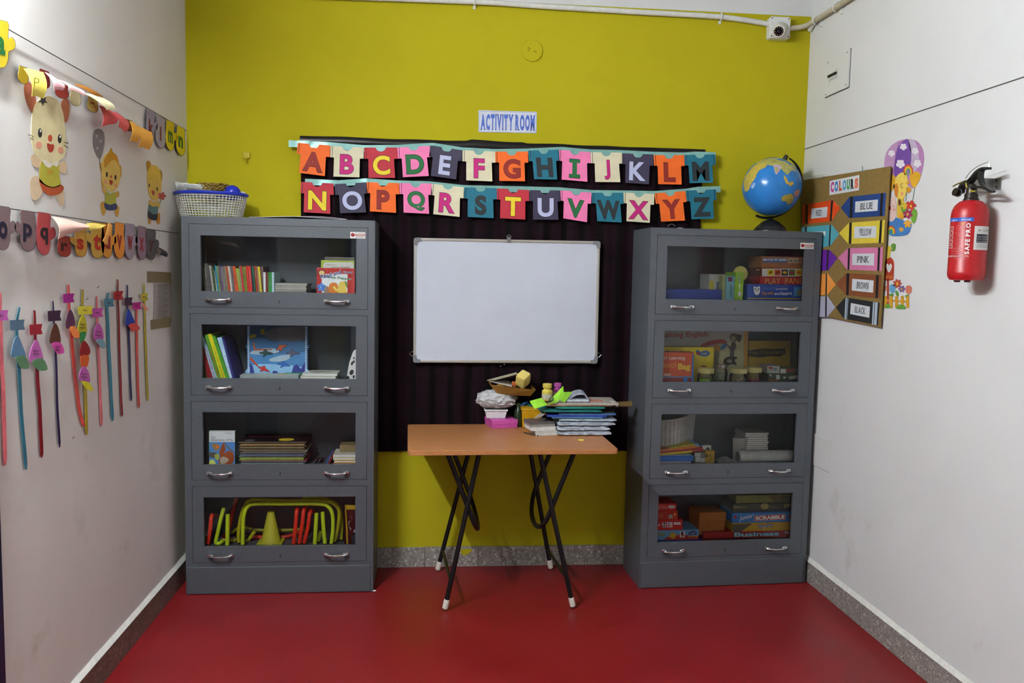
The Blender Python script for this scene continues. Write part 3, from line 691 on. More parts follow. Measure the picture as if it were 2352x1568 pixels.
bx, q = carton('tan_box', CABL, L3, (1925, 600, 2125, 712), -.10, .08, '84724E', 'tan patterned box standing on the orange-and-white school books', 'box', None, rs[-1][1][3]+.0003)
for i, (x0, x1, xt0, xt1, hx, nm) in enumerate([(1775, 1800, 1820, 1845, '8E2F24', 'red'), (1752, 1774, 1800, 1818, '3A5A9A', 'blue'), (1640, 1660, 1680, 1696, '44424A', 'slate'), (1600, 1616, 1632, 1648, '3C3A44', 'charcoal')]):
    p = pxpoly(CABL, L3, [(x0, 840), (x1, 840), (xt1, 730 if i < 2 else 770), (xt0, 730 if i < 2 else 770)], -.09); p = [(a, max(b, SHELF[2]+.0005)) for a, b in p]
    tag(MB().prism(CABL, p, -.21, -.09-.002*i).build('thin_booklet', M(hx, .5), None), '%s thin booklet leaning between the magazine pile and the school books' % nm, 'booklet', 'thin leaning booklets on the third shelf')

# ---- left bookcase, bottom shelf: hurdles, cones and a packet
YEL, YEL2, RED = 'C9E02A', 'B4B01E', 'E0341E'
def hurdle(pts, o, hx, label, r=.0088, o2=None):
    o2 = o if o2 is None else o2
    pw = []
    for k, pt in enumerate(pts):
        x, y = pt[:2]; of = pt[2] if len(pt) > 2 else o+(o2-o)*k/max(1, len(pts)-1)
        a, b = CABL.px(*L4(x, y), of); b = max(b, SHELF[3]+r*.7+.001); pw.append(CABL.P(a, b, of))
    path = curve_pts(pw, 5) if len(pw) > 2 else pw
    path = [Vector((p.x, p.y, max(p.z, SHELF[3]+r))) for p in path]
    return tag(MB().tube(path, r, 10).build('hurdle', M(hx, .35), None, smooth=True), label, 'hurdle', 'plastic hurdle hoops on the bottom shelf')
hurdle([(735, 790), (738, 560), (752, 380), (800, 282), (900, 252), (1250, 250), (1680, 252), (1790, 290), (1838, 390), (1842, 560), (1822, 790)], -.062, YEL, 'neon yellow hurdle hoop arching low over the yellow cones')
hurdle([(690, 735), (682, 640), (708, 440), (765, 270), (870, 198), (1250, 212), (1700, 212), (1850, 250), (1918, 340), (1905, 520), (1862, 790)], -.09, YEL2, 'neon yellow hurdle hoop arching highest over the yellow cones')
hurdle([(1470, 168), (1700, 182), (1850, 230), (1925, 320), (1950, 470), (1944, 790)], -.12, YEL2, 'yellow hurdle hoop behind the right end of the arches, near the foil packet')
hurdle([(502, 300), (470, 420), (425, 620), (405, 720), (440, 762), (492, 700)], -.075, YEL, 'neon yellow hurdle end curling up beside the short upright bar')
hurdle([(551, 380), (546, 790)], -.055, YEL, 'short straight neon yellow hurdle bar beside the curled hurdle end', .0094)
hurdle([(1642, 365), (1620, 790)], -.055, YEL, 'short straight neon yellow hurdle bar next to the red hurdles', .0092)
hurdle([(1716, 352), (1728, 560), (1745, 790)], -.062, YEL, 'slightly bent neon yellow hurdle bar under the right end of the arches', .0092)
hurdle([(1692, 580), (1664, 790)], -.10, YEL, 'stub of a neon yellow hurdle leaning between two upright bars', .008)
hurdle([(430, 400, -.22), (380, 385, -.16), (352, 405, -.09), (335, 560, -.072), (305, 790, -.07)], -.07, RED, 'red hurdle bar leaning at the hinge end of the bottom shelf', .0092)
hurdle([(660, 170), (625, 300), (560, 560), (505, 650), (505, 790)], -.15, 'A82A18', 'red hurdle slanting behind the short yellow bar', .0088)
hurdle([(1450, 340, -.22), (1425, 310, -.14), (1400, 325, -.075), (1385, 500, -.058), (1360, 790, -.058)], -.058, RED, 'red hurdle bar closest to the yellow cones', .0092)
hurdle([(1540, 335, -.22), (1515, 300, -.14), (1487, 318, -.08), (1465, 500, -.064), (1428, 790, -.064)], -.064, RED, 'red hurdle bar in the middle of the three beside the cones', .0092)
hurdle([(1620, 365, -.22), (1595, 335, -.15), (1562, 355, -.085), (1535, 540, -.07), (1488, 790, -.07)], -.070, RED, 'red hurdle bar farthest from the cones of the three upright ones', .0092)
hurdle([(840, 700), (960, 690), (1250, 690), (1430, 590)], -.16, 'C02A18', 'red hurdle lying low behind the yellow cones', .0088)
hurdle([(600, 600), (720, 540), (900, 570), (1150, 575), (1350, 570), (1500, 560)], -.19, '8E8A1A', 'yellow hurdle lying along the back behind the cones', .0088)
hurdle([(880, 590), (800, 720), (780, 800)], -.12, YEL2, 'yellow hurdle end slanting just beside the cone base', .0088)
hurdle([(480, 690), (620, 780), (650, 680)], -.12, 'A8A41C', 'yellow hurdle foot curling behind the arch end', .008)
cu, cv = CABL.px(*L4(1082, 770), -.10)
def cone(dz, label):
    Fc = CABL.at(cu, SHELF[3]+.001+dz, -.10); s = CABL.px(*L4(1200, 700), -.10)[0]-cu
    t = empty('sports_cone', Fc.o, label, 'cone', 'yellow sports cones')
    b = s*1.30
    MB().box(Fc, -b, b, 0, .004, -b*.72, b*.72).build('base', M(YEL2, .45), t, bevel=.001)
    MB().lathe(Fc, [(s*1.04, .004), (s*.99, .008), (s*.34, .142), (s*.30, .143), (s*.30, .14), (s*.9, .006)], 28, caps=False).build('cone_wall', M('BEB832', .45), t, smooth=True)
cone(0, 'yellow sports cone at the bottom of the stacked pair'); cone(.0055, 'yellow sports cone stacked uppermost under the hurdle arch')
o_ = -.06
pk = MB()
def fn(s, t):
    a, b = CABL.px(*L4(1985+(2160-1985)*s, 770-(770-262)*t), o_); b = max(b, SHELF[3]+.001)
    wv = .010*math.sin(PI*s)*math.sin(PI*t)+.004*noise.noise(Vector((s*5, t*6, 2)))
    return CABL.P(a, b, o_+wv), CABL.n
pk.sheet(fn, 10, 14, .012)
pkt = tag(pk.build('foil_packet', M('4A1416', .2, .3, .3, 30, .6), None, smooth=True), 'crinkled dark red foil packet with yellow edges beside the hurdles', 'packet')
for p in ([(1988, 270), (2002, 270), (2022, 560), (2030, 765), (2010, 765), (2000, 480)], [(1988, 262), (2150, 268), (2150, 318), (1996, 320)]): dec('yellow_edge', CABL, L4, p, 'C09A18', o_+.014, pkt)
dec('silver_print', CABL, L4, [(2035, 470), (2070, 460), (2100, 560), (2128, 565), (2128, 590), (2080, 600), (2045, 540)], 'A8B0C0', o_+.015, pkt, sm=2); dec('silver_print', CABL, L4, [(2075, 650), (2128, 620), (2128, 760), (2085, 760)], '262C40', o_+.015, pkt, sm=2)

# ------------------------------------------------------------------ on top of the left bookcase
TOPV = CH+.0005
def on_top(z, x, y, off): return CABL.px(*z(x, y), off)
bo = -.150
bu, _ = on_top(LT, 440, 265, bo)
RX = (on_top(LT, 828, 265, bo)[0]-on_top(LT, 50, 265, bo)[0])/2*.97; RY = .125
hB = on_top(LT, 440, 262, bo)[1]-TOPV
BF = CABL.at(bu, TOPV, bo)
bk = empty('basket', BF.o, 'white lattice plastic basket with a blue rim on the grey bookcase', 'basket')
mb = MB()
def bp(a, t, e=0):      # lattice wall, t from bottom to top
    r = .83+.17*t**.8
    return BF.P(math.cos(a)*(RX*r+e), t*hB, math.sin(a)*(RY*r+e))
NB = 60
for k in range(NB):
    a = 2*PI*k/NB; mb.tube([bp(a, t) for t in (0, .15, .5, 1)], .0017, 4)
for j in range(11):
    t = j/10; mb.tube([bp(2*PI*k/48, t) for k in range(48)], .0019 if j else .003, 4, True)
tag(mb.build('lattice', M('CFCFC8', .4), bk), kind='stuff')
MB().prism(Frame(BF.o, BF.u, -BF.n, BF.v), [(math.cos(2*PI*k/40)*RX*.83, math.sin(2*PI*k/40)*RY*.83) for k in range(40)], 0, .002).build('base', M('CFCFC8', .4), bk)
rm = MB(); rm.tube([BF.P(math.cos(2*PI*k/48)*RX*1.0, hB, math.sin(2*PI*k/48)*RY*1.0) for k in range(48)], .0075, 8, True); rm.build('rim', M('1A2FA8', .3), bk, smooth=True)
# inside the basket
bag = MB()
def fn(s, t):
    a, b = CABL.px(*LT(62+(442-62)*s, 250-(250-128)*t+ 30*s), bo+.02)
    n_ = .018*math.sin(PI*t)+.006*noise.noise(Vector((s*6, t*5, 1)))
    return CABL.P(a, b-.004*s+.004*noise.noise(Vector((s*8, 3, t*4))), bo+.02+n_-.06*(1-t)), CABL.n
bag.sheet(fn, 16, 8, .014)
pb = tag(bag.build('plastic_pouch', M('D6D8D6', .18, 0, .2, 40, .6), None, smooth=True), 'clear white plastic pouch lying in the blue-rimmed basket', 'pouch')
dec('printed_patch', CABL, LT, [(150, 150), (290, 165), (285, 190), (150, 175)], '9A9C9C', bo+.052, pb)
pth = []
for k in range(260):
    a = k*.33; j = k/260
    cxy = on_top(LT, 445, 205, bo); r = .052+.012*math.sin(k*1.7)
    pth.append(CABL.P(cxy[0]+r*1.1*math.cos(a), cxy[1]-.008+.034*abs(math.sin(k*.61)), bo-.02+r*.9*math.sin(a)))
tag(MB().tube(pth, .0026, 5).build('straw_coil', M('8E7433', .8, var=.25, scale=120), None, smooth=True), 'loose coil of tan straw rope in the blue-rimmed basket', 'rope')
c = on_top(LT, 663, 248, bo+.03); tag(MB().ball(CABL.P(c[0], c[1], bo+.03), .0365, 28, 18).build('ball', M('1B2CAA', .3), None, smooth=True), 'shiny royal blue ball resting in the basket', 'ball')
c = on_top(LT, 775, 245, bo); tag(MB().tube([CABL.P(c[0]-.028, c[1]+.002, bo-.03), CABL.P(c[0]+.004, c[1]-.004, bo+.01)], .009, 14).build('paper_roll', M_PAPER, None, smooth=True), 'small white paper roll poking out beside the blue ball', 'paper roll')
sh = MB()
def fn(s, t):
    a = on_top(LT, 840+(1860-840)*s, 500, -.01)[0]
    return CABL.P(a, TOPV+.0012+.0075*math.sin(PI*s)**2*t+.001*t, -.01-.2*(1-t)), CABL.v
sh.sheet(fn, 14, 4, .0014)
tag(sh.build('paper_sheet', M('D8D4DC', .5), None, smooth=True), 'large curled white chart sheet lying on the bookcase beside the basket', 'paper')
sh = MB()
def fn(s, t):
    a = on_top(LT, 1180+(1865-1180)*s, 500, -.004)[0]
    return CABL.P(a, TOPV+.0125*math.sin(PI*(s*.8+.1))+.001-.0005*t, -.03-.2*(1-t)), CABL.v
sh.sheet(fn, 12, 4, .0012)
tag(sh.build('paper_sheet', M('C4B8CC', .5), None, smooth=True), 'lilac-white paper sheet bulging over the curled chart sheet', 'paper')

# ------------------------------------------------------------------ right bookcase, top shelf
carton('game_tray', CABR, R1, (245, 985, 950, 1095), -.055, .20, '1A3488', 'long flat royal blue box on the top shelf of the globe bookcase', 'box', None, SHELF[0])
o, q = carton('craft_box', CABR, R1, (795, 800, 1000, 1000), -.11, .12, 'A4A49A', 'white box with yellow print behind the pale teal box', 'box', None, SHELF[0])
dec('print', CABR, R1, rect(800, 880, 850, 985), 'B8A82A', -.1094, o); dec('print', CABR, R1, [(880, 1000), (890, 890), (945, 895), (930, 1000)], '5A6670', -.1094, o)
o, q = carton('craft_box', CABR, R1, (955, 815, 1003, 1095), -.07, .10, '98A06A', 'narrow white-green box beside the pale teal box', 'box', None, SHELF[0])
o, q = carton('game_box', CABR, R1, (1006, 822, 1112, 1095), -.058, .11, '6FA6B2', 'upright pale teal box with a purple square on its side', 'box', None, SHELF[0])
dec('print', CABR, R1, [(1025, 835), (1080, 835), (1080, 888), (1030, 888)], '6E2452', -.0574, o); text(CABR, R1, 'NUMBERS', (1052, 930), (1052, 1090), (1072, 930), -.0572, '34545E', o); text(CABR, R1, 'PUZZLE', (1080, 950), (1080, 1080), (1094, 950), -.0572, '4E4A52', o, .005)
o, q = carton('game_box', CABR, R1, (1114, 775, 1216, 1100), -.052, .12, '86B71C', 'upright lime green box with a white name on its side', 'box', None, SHELF[0])
text(CABR, R1, 'Frank', (1182, 895), (1178, 812), (1152, 895), -.0512, 'F2F4EA', o, .06); text(CABR, R1, 'Frank', (1180, 894), (1176, 814), (1154, 894), -.0508, '16301A', o, .015)
text(CABR, R1, 'crafts', (1180, 985), (1178, 920), (1156, 985), -.0512, 'E8EAE0', o, .03); dec('print', CABR, R1, ell(1170, 1040, 22, 34), 'C8CCC0', -.0512, o)
c = CABR.px(*R1(1182, 795), -.125); F_ = Frame(CABR.P(c[0], c[1], -.125), CABR.u, CABR.n*-1, CABR.v)
DF = Frame(CABR.P(c[0], c[1], -.125), CABR.u, CABR.v, CABR.n)
r_ = (CABR.px(*R1(1272, 795), -.125)[0]-c[0])
o = MB().prism(DF, ell(0, 0, r_, n=32), -.006, 0).build('paper_disc', M('BDB85A', .6), None, bevel=.001); tag(o, 'round yellow-green disc standing behind the lime green box', 'disc')
MB().prism(DF, ell(0, 0, r_*.93, n=32), 0, .0008).build('disc_face', M('C6BE62', .6), o)
MB().box(DF, -.02, .02, SHELF[0]-c[1], -r_*.93, -.006, -.001).build('stand', M('8A8640', .6), o)
# stack of game boxes
g = 'stacked game boxes on the top shelf of the globe bookcase'
b, q0 = carton('game_box', CABR, R1, (1265, 925, 2060, 1095), -.05, .16, '2149A4', 'blue game box titled Spell and learn at the bottom of its stack', 'box', g, SHELF[0])
f = -.0494
dec('yellow_edge', CABR, R1, [(1268, 1088), (2060, 1096), (2060, 1110), (1268, 1100)], 'C09A28', f, b)
dec('logo', CABR, R1, [(1342, 965), (1350, 945), (1370, 958), (1395, 955), (1412, 945), (1420, 970), (1416, 1030), (1385, 1058), (1352, 1035)], 'E6E8EC', f, b, sm=2)
for c in (ell(1362, 982, 9, 8), ell(1402, 982, 9, 8), ell(1383, 1000, 8, 6)): dec('logo', CABR, R1, c, '20243A', f+.0004, b)
text(CABR, R1, 'LEARNING', (1440, 995), (1615, 992), (1440, 962), f, '5A7AC2', b, .0); text(CABR, R1, 'puzzles', (1622, 998), (1757, 996), (1622, 966), f, 'D8DCE8', b, .01)
text(CABR, R1, 'Spell', (1440, 1062), (1580, 1060), (1440, 1012), f, 'C9873A', b, .02); text(CABR, R1, 'and', (1596, 1054), (1672, 1054), (1596, 1018), f, 'E6E8EC', b, .01); text(CABR, R1, 'learn', (1684, 1056), (1812, 1054), (1684, 1012), f, 'E6E8EC', b, .01)
dec('picture', CABR, R1, rect(1835, 955, 2050, 1070), '4A8FC4', f, b); dec('picture', CABR, R1, [(1870, 1050), (1900, 1000), (1930, 980), (1975, 1000), (1980, 1050)], '8A7A50', f+.0004, b, sm=3)
b, q1 = carton('game_box', CABR, R1, (1415, 832, 2060, 922), -.052, .16, 'A71E1C', 'red game box titled Play Panel in the game stack', 'box', g, q0[3]+.0005)
text(CABR, R1, 'PLAY', (1482, 922), (1672, 916), (1482, 850), -.0514, 'D0A860', b, .0); text(CABR, R1, 'PANEL', (1730, 920), (1990, 915), (1730, 848), -.0514, 'D0A860', b, .0)
b, q2 = carton('game_box', CABR, R1, (1440, 726, 2060, 830), -.054, .15, '6E3522', 'brown game box with a white strip of fruit pictures', 'box', g, q1[3]+.0005)
f = -.0534
dec('white_strip', CABR, R1, rect(1446, 730, 2060, 826), 'D6D6D4', f, b)
for k, (h1, h2) in enumerate([('E0CC2C', '8A6A1A'), ('C25A3C', '7A2A1C'), ('2E2344', 'DCC020'), ('4E7A34', 'B02048'), ('DCC024', 'C8742A'), ('2A2440', '6A5A8A')]):
    x = 1512+k*87
    dec('fruit_picture', CABR, R1, rect(x, 742, x+76, 816), h1, f+.0004, b); dec('fruit_picture', CABR, R1, ell(x+38, 778, 26, 18, a=-.6 if k < 2 else .2), h2, f+.0008, b)
text(CABR, R1, 'Fun', (1375, 755), (1412, 755), (1375, 732), f+.0002, 'C8B8A8', b)
b, q3 = carton('game_box', CABR, R1, (1440, 585, 2060, 722), -.056, .15, 'A66A34', "orange-brown game box titled Match 'n' Learn on top of its stack", 'box', g, q2[3]+.0005)
f = -.0554
dec('title_band', CABR, R1, rect(1455, 600, 1752, 660), '3F5F92', f, b)
text(CABR, R1, "MATCH 'N' LEARN", (1462, 636), (1748, 636), (1462, 606), f+.0005, 'E8ECF0', b, .04)
text(CABR, R1, 'an educational matching game', (1462, 654), (1748, 654), (1462, 644), f+.0005, 'B0C0D4', b, .0)
for x in (1772, 1836): dec('picture', CABR, R1, rect(x, 606, x+54, 660), 'C8C4BA', f, b); dec('picture', CABR, R1, ell(x+27, 634, 22, 16), '77725E', f+.0004, b)
for k, s in enumerate(('The Fun', 'Memory', 'Game')): text(CABR, R1, s, (1900, 622+k*22), (1962, 622+k*22), (1900, 608+k*22), f, 'C8B490', b, 0)
dec('stripe', CABR, R1, rect(1640, 684, 2050, 690), '6A5A6A', f, b)

# ------------------------------------------------------------------ right bookcase, second shelf
o_ = -.20
b, q = carton('activity_book', CABR, R2, (180, 150, 1330, 870), o_, .02, 'A8A49C', 'tall white book titled Talking English with a red ribbon on its cover', 'book', None, SHELF[1])
f = o_+.0006
dec('cover_edge', CABR, R2, rect(1282, 170, 1328, 870), 'C08A24', f+.0004, b)
dec('cover_panel', CABR, R2, [(900, 450), (1278, 300), (1278, 870), (900, 870)], 'B7AE84', f, b, sm=1)
text(CABR, R2, 'Talking English', (190, 330), (822, 318), (190, 238), f+.0004, 'C8B8B0', b, .05); text(CABR, R2, 'Talking English', (192, 328), (818, 316), (192, 242), f+.0009, '8E2622', b, .02)
dec('cover_ribbon', CABR, R2, [(715, 420), (800, 365), (900, 338), (1000, 328), (1055, 350), (1058, 390), (985, 385), (880, 400), (780, 428)], 'A2352A', f+.0006, b, sm=3)
dec('cover_ribbon', CABR, R2, [(985, 425), (1055, 375), (1060, 420), (1020, 455), (985, 470)], '3A6896', f+.0008, b, sm=2)
dec('cover_figure', CABR, R2, ell(932, 440, 46, 46), 'B0813C', f+.0008, b); dec('cover_figure', CABR, R2, [(895, 480), (965, 480), (950, 600), (960, 670), (890, 670)], '7A704E', f+.0007, b, sm=2)
dec('cover_figure', CABR, R2, ell(1150, 310, 52, 58), '4E463C', f+.0008, b); dec('cover_figure', CABR, R2, [(1180, 270), (1240, 270), (1250, 310), (1222, 370), (1195, 330)], '463E36', f+.0007, b, sm=3); dec('cover_figure', CABR, R2, ell(1142, 326, 34, 38), '8E8468', f+.0011, b)
dec('cover_figure', CABR, R2, [(1120, 375), (1165, 370), (1185, 430), (1160, 470), (1150, 560), (1100, 560), (1105, 470), (1060, 400), (1075, 400), (1115, 425)], '4A423A', f+.0009, b, sm=2)
dec('cover_figure', CABR, R2, [(1020, 600), (1060, 560), (1150, 550), (1200, 570), (1160, 600), (1190, 660), (1120, 650), (1060, 670), (1020, 640)], '2E2A2A', f+.001, b, sm=3); dec('cover_figure', CABR, R2, ell(1095, 610, 34, 24), '9A9484', f+.0013, b)
o_ = -.14
b, q = carton('puzzle_box', CABR, R2, (150, 430, 890, 870), o_, .045, 'CDB80C', 'yellow box with a blue splash logo behind the orange school bag box', 'box', None, SHELF[1])
f = o_+.0006
dec('logo', CABR, R2, [(660, 490), (690, 465), (720, 490), (760, 480), (800, 475), (840, 500), (835, 530), (790, 550), (740, 548), (690, 530)], '1F5FA0', f, b, sm=3); dec('logo', CABR, R2, ell(692, 512, 24, 22), '9A2A2E', f+.0004, b)
text(CABR, R2, 'FUN', (735, 532), (806, 524), (735, 506), f+.0005, 'D8C020', b, .02); dec('logo', CABR, R2, ell(765, 690, 38, 26), '8A1E1E', f, b); dec('stripe', CABR, R2, rect(712, 562, 862, 566), 'A89A14', f, b)
o_ = -.055
b, q = carton('game_box', CABR, R2, (100, 498, 632, 870), o_, .07, 'C04F28', 'orange box titled First Learning School Bag', 'box', None, SHELF[1])
f = o_+.0006
dec('blue_edge', CABR, R2, [(618, 520), (636, 512), (632, 870), (606, 870)], '2C6FB4', f+.0002, b); dec('blue_edge', CABR, R2, rect(100, 808, 612, 826), '4A7AA8', f+.0002, b)
dec('front_flap', CABR, R2, rect(100, 826, 606, 880), '8E3026', f, b); dec('latch', CABR, R2, rect(502, 815, 556, 875), '2C78C0', f+.0006, b)
text(CABR, R2, 'First Learning', (186, 600), (524, 604), (186, 545), f, 'E8DCD4', b, .012); text(CABR, R2, 'School', (158, 696), (408, 694), (158, 622), f, 'DDA13A', b, .0); text(CABR, R2, 'Bag', (434, 742), (592, 742), (434, 640), f, 'E6C83A', b, .03)
dec('logo', CABR, R2, rect(252, 770, 342, 798), 'C8A898', f, b)
for k in (290, 470): MB().tube([CABR.P(*CABR.px(*R2(k, 500), o_-.02), o_-.02), CABR.P(*CABR.px(*R2(k+10, 484), o_-.02), o_-.02), CABR.P(*CABR.px(*R2(k+35, 500), o_-.02), o_-.02)], .0025, 6).build('carry_loop', M('3A2A20'), b)
def jar(x, lx, ytop, ylid, off, lidhx, fill, fh, label, silver=False):
    c = CABR.px(*R2(x, 850), off)[0]; r = (CABR.px(*R2(x+lx, 850), off)[0]-c)
    vt = CABR.px(*R2(x, ytop), off)[1]-SHELF[1]; vl = CABR.px(*R2(x, ylid), off)[1]-SHELF[1]
    F = CABR.at(c, SHELF[1]+.0005, off)
    t = empty('jar', F.o, label, 'jar', 'clear lidded jars on the second shelf')
    MB().lathe(F, [(r*.9, 0), (r*1.02, .004), (r*1.04, vl*.75), (r*.9, vl*.93), (r*.88, vl)], 28).build('jar_body', M_JAR, t, smooth=True)
    m = MB(); m.lathe(F, [(r*.97, vl*.93), (r*1.0, vl*.95), (r*1.0, vt-.002), (r*.95, vt)], 28); m.build('lid', M(lidhx, .35 if not silver else .25, .8 if silver else 0), t, smooth=True)
    m = MB(); rnd = random.Random(x)
    for k in range(14):
        a = rnd.uniform(0, 2*PI); rr = r*.66*math.sqrt(rnd.random()); s = r*.26
        m.ball(F.P(rr*math.cos(a), .003+s+rnd.uniform(0, 1)*max(0, fh-2*s), rr*math.sin(a)), s, 8, 6, sc_=(1, 1, .8))
    tag(m.build('contents', M(fill, .5), t, smooth=True), kind='stuff')
jar(787, 100, 700, 752, -.06, 'C9C47C', '9AD21E', .022, 'clear jar with a cream lid and lime green pieces, next to the school bag box')
jar(968, 88, 652, 690, -.09, 'A8AAAA', '7E9070', .045, 'clear jar with a silver lid and grey-green pieces', True)
jar(1205, 104, 700, 752, -.06, 'CDC582', 'A08C5C', .035, 'clear jar with a cream lid holding beige pieces')
jar(1402, 94, 688, 742, -.075, 'CDC582', 'A82C2C', .028, 'clear jar with a cream lid holding red pieces')
o_ = -.225
b, q = carton('game_box', CABR, R2, (1335, 350, 1905, 870), o_, .03, 'B2921C', 'yellow box titled FunThinkers standing behind the jars', 'box', None, SHELF[1])
f = o_+.0006
dec('title_band', CABR, R2, [(1330, 470), (1400, 462), (1520, 448), (1660, 455), (1812, 445), (1815, 515), (1740, 555), (1640, 545), (1480, 565), (1335, 545)], '3E3828', f, b)
text(CABR, R2, 'FunThinkers', (1350, 530), (1790, 518), (1350, 474), f+.0005, '8A7A34', b, .01)
for k, (r, hx, lab, ba) in enumerate([((1600, 770, 2060, 860), '3E4A34', 'dark green patterned card box at the bottom beside the jars', None), ((1580, 672, 1740, 765), 'A8A8A4', 'white and red card box leaning on the green patterned box', 0), ((1745, 705, 2060, 768), '5E6A50', 'green and white card box with a red label', 0)]):
    b, qq = carton('card_box', CABR, R2, r, -.06-.004*k, .09, hx, lab, 'box', 'small card boxes on the second shelf', SHELF[1] if ba is None else qb+.0005)
    if ba is None: qb = qq[3]
    f = -.06-.004*k+.0006
    if k == 0:
        for p in ([(1690, 790), (1740, 785), (1745, 840), (1700, 850)], [(1850, 815), (1900, 800), (1980, 790), (1995, 830), (1870, 845)], [(1600, 780), (1640, 785), (1630, 815)], [(1780, 810), (1830, 815), (1800, 838)]): dec('print', CABR, R2, p, 'B8B8AC', f, b)
        dec('print', CABR, R2, [(1600, 850), (1740, 852), (1700, 866), (1600, 866)], 'A85028', f, b)
    elif k == 1:
        dec('print', CABR, R2, [(1600, 680), (1650, 690), (1650, 716), (1600, 706)], '9E2A24', f, b); dec('print', CABR, R2, ell(1684, 716, 26, 18), '6A7A8A', f, b)
    else:
        dec('print', CABR, R2, rect(1750, 712, 1822, 768), 'C8C8C0', f, b); dec('print', CABR, R2, rect(1825, 712, 1935, 745), 'A83A34', f, b); dec('print', CABR, R2, rect(1945, 708, 2005, 735), '8A9498', f, b)

# ------------------------------------------------------------------ right bookcase, third shelf
b0, q0 = carton('slim_box', CABR, R3, (170, 838, 600, 862), -.052, .13, 'B0A8B0', 'thin white-mauve box under the rounded blue box', 'box', None, SHELF[2])
MB().box(CABR, q0[0], q0[1], q0[3], q0[3]+.0006, -.15, -.052).build('lid_print', M('8A86A8'), b0)
b1, q1 = carton('rounded_box', CABR, R3, (170, 765, 632, 838), -.055, .12, '2266B8', 'rounded blue box with a pale top beneath the slanting game boxes', 'box', None, q0[3]+.0008)
MB().box(CABR, q1[0]+.004, q1[1]-.006, q1[3], q1[3]+.004, -.16, -.06).build('lid', M('A8B8C0', .4, var=.2), b1, bevel=.002)
b, q = carton('card_holder', CABR, R3, (640, 720, 790, 850), -.075, .05, '77756E', 'grey card holder with white tickets beside the yellow tag card', 'card holder', None, SHELF[2])
for r in ((650, 730, 725, 770), (660, 775, 722, 845), (728, 795, 784, 848)): dec('ticket', CABR, R3, rect(*r), 'BDBDB8', -.0742, b)
b, q = carton('tag_card', CABR, R3, (788, 702, 902, 850), -.07, .03, 'B79420', 'upright yellow tag card with dark printing', 'card', None, SHELF[2])
text(CABR, R3, 'Tag Me', (866, 842), (862, 735), (838, 842), -.0692, '5A4A18', b, .01); dec('logo', CABR, R3, ell(775+30, 765, 14, 26), '6A4A1C', -.0692, b)
b, q = carton('photo_card', CABR, R3, (748, 632, 858, 715), -.11, .02, 'C8C8C2', 'small white card with a dark shape standing behind the red box', 'card', None, SHELF[2])
dec('picture', CABR, R3, [(790, 665), (830, 655), (842, 680), (825, 702), (812, 690)], '2A2A20', -.1094, b, sm=2)
def slant(z, pts, off, depth, hx, lab):
    p = pxpoly(CABR, z, pts, off); p = [(max(a, .016), b_) for a, b_ in p]
    return tag(MB().prism(CABR, p, off-depth, off).build('flat_box', M(hx, .45, var=.12), None), lab, 'box', 'slanting flat boxes on the third shelf')
b = slant(R3, [(150, 764), (150, 738), (618, 695), (618, 722)], -.056, .13, 'C8B018', 'yellow flat box slanting on top of the blue rounded box')
b = slant(R3, [(150, 736), (150, 716), (560, 676), (745, 654), (770, 700), (622, 716), (610, 694)], -.057, .13, '9C2822', 'red flat box slanting between two yellow boxes')
b = slant(R3, [(150, 714), (150, 694), (660, 636), (720, 650), (560, 674)], -.058, .13, 'C8742A', 'orange flat box slanting under the perforated basket')
b = slant(R3, [(330, 672), (360, 655), (640, 608), (660, 634)], -.059, .13, 'B0A024', 'yellow patterned flat box topmost of the slanting pile'); b2_ = slant(R3, [(655, 634), (645, 612), (685, 606), (724, 648)], -.060, .13, '6AA0C4', 'light blue flat box end sticking out of the slanting pile')
# tilted perforated basket: curved wall with real holes
pbk = MB(); n_u, n_v = 46, 42
og = {}
def wallp(i, j, back=0):
    s, t = i/n_u, j/n_v
    x = 130+(735-10*0-130)*s - 45*(1-t)*s; yt = 318-88*s; yb = 690-60*s
    a, b_ = CABR.px(*R3(x, yb+(yt-yb)*t), -.12)
    cur = .06*math.sin(PI*min(1, s*1.02))-.06*s
    return CABR.P(max(a, .016), b_, -.135+cur-back)
for j in range(n_v):
    for i in range(n_u):
        hole = (i % 4 == 2) and (j % 3 == 1) and 5 < i < n_u-8 and 2 < j < n_v-3
        if hole: continue
        k = len(pbk.v); pbk.add([wallp(i, j), wallp(i+1, j), wallp(i+1, j+1), wallp(i, j+1)], [(0, 1, 2, 3)])
bt = empty('perforated_basket', CABR.P(.12, SHELF[2]+.06, -.15), 'white perforated plastic basket tipped on top of the flat boxes', 'basket')
w = pbk.build('basket_wall', M('B7B7B2', .45), bt, recalc=False)
wm = w.modifiers.new('weld', 'WELD'); wm.merge_threshold = .0002; sm_ = w.modifiers.new('solid', 'SOLIDIFY'); sm_.thickness = .0018
MB().box(CABR, .018, .16, SHELF[2]+.195, SHELF[2]+.235, -.24, -.19).build('green_cloth', M('14501C', .8), bt)
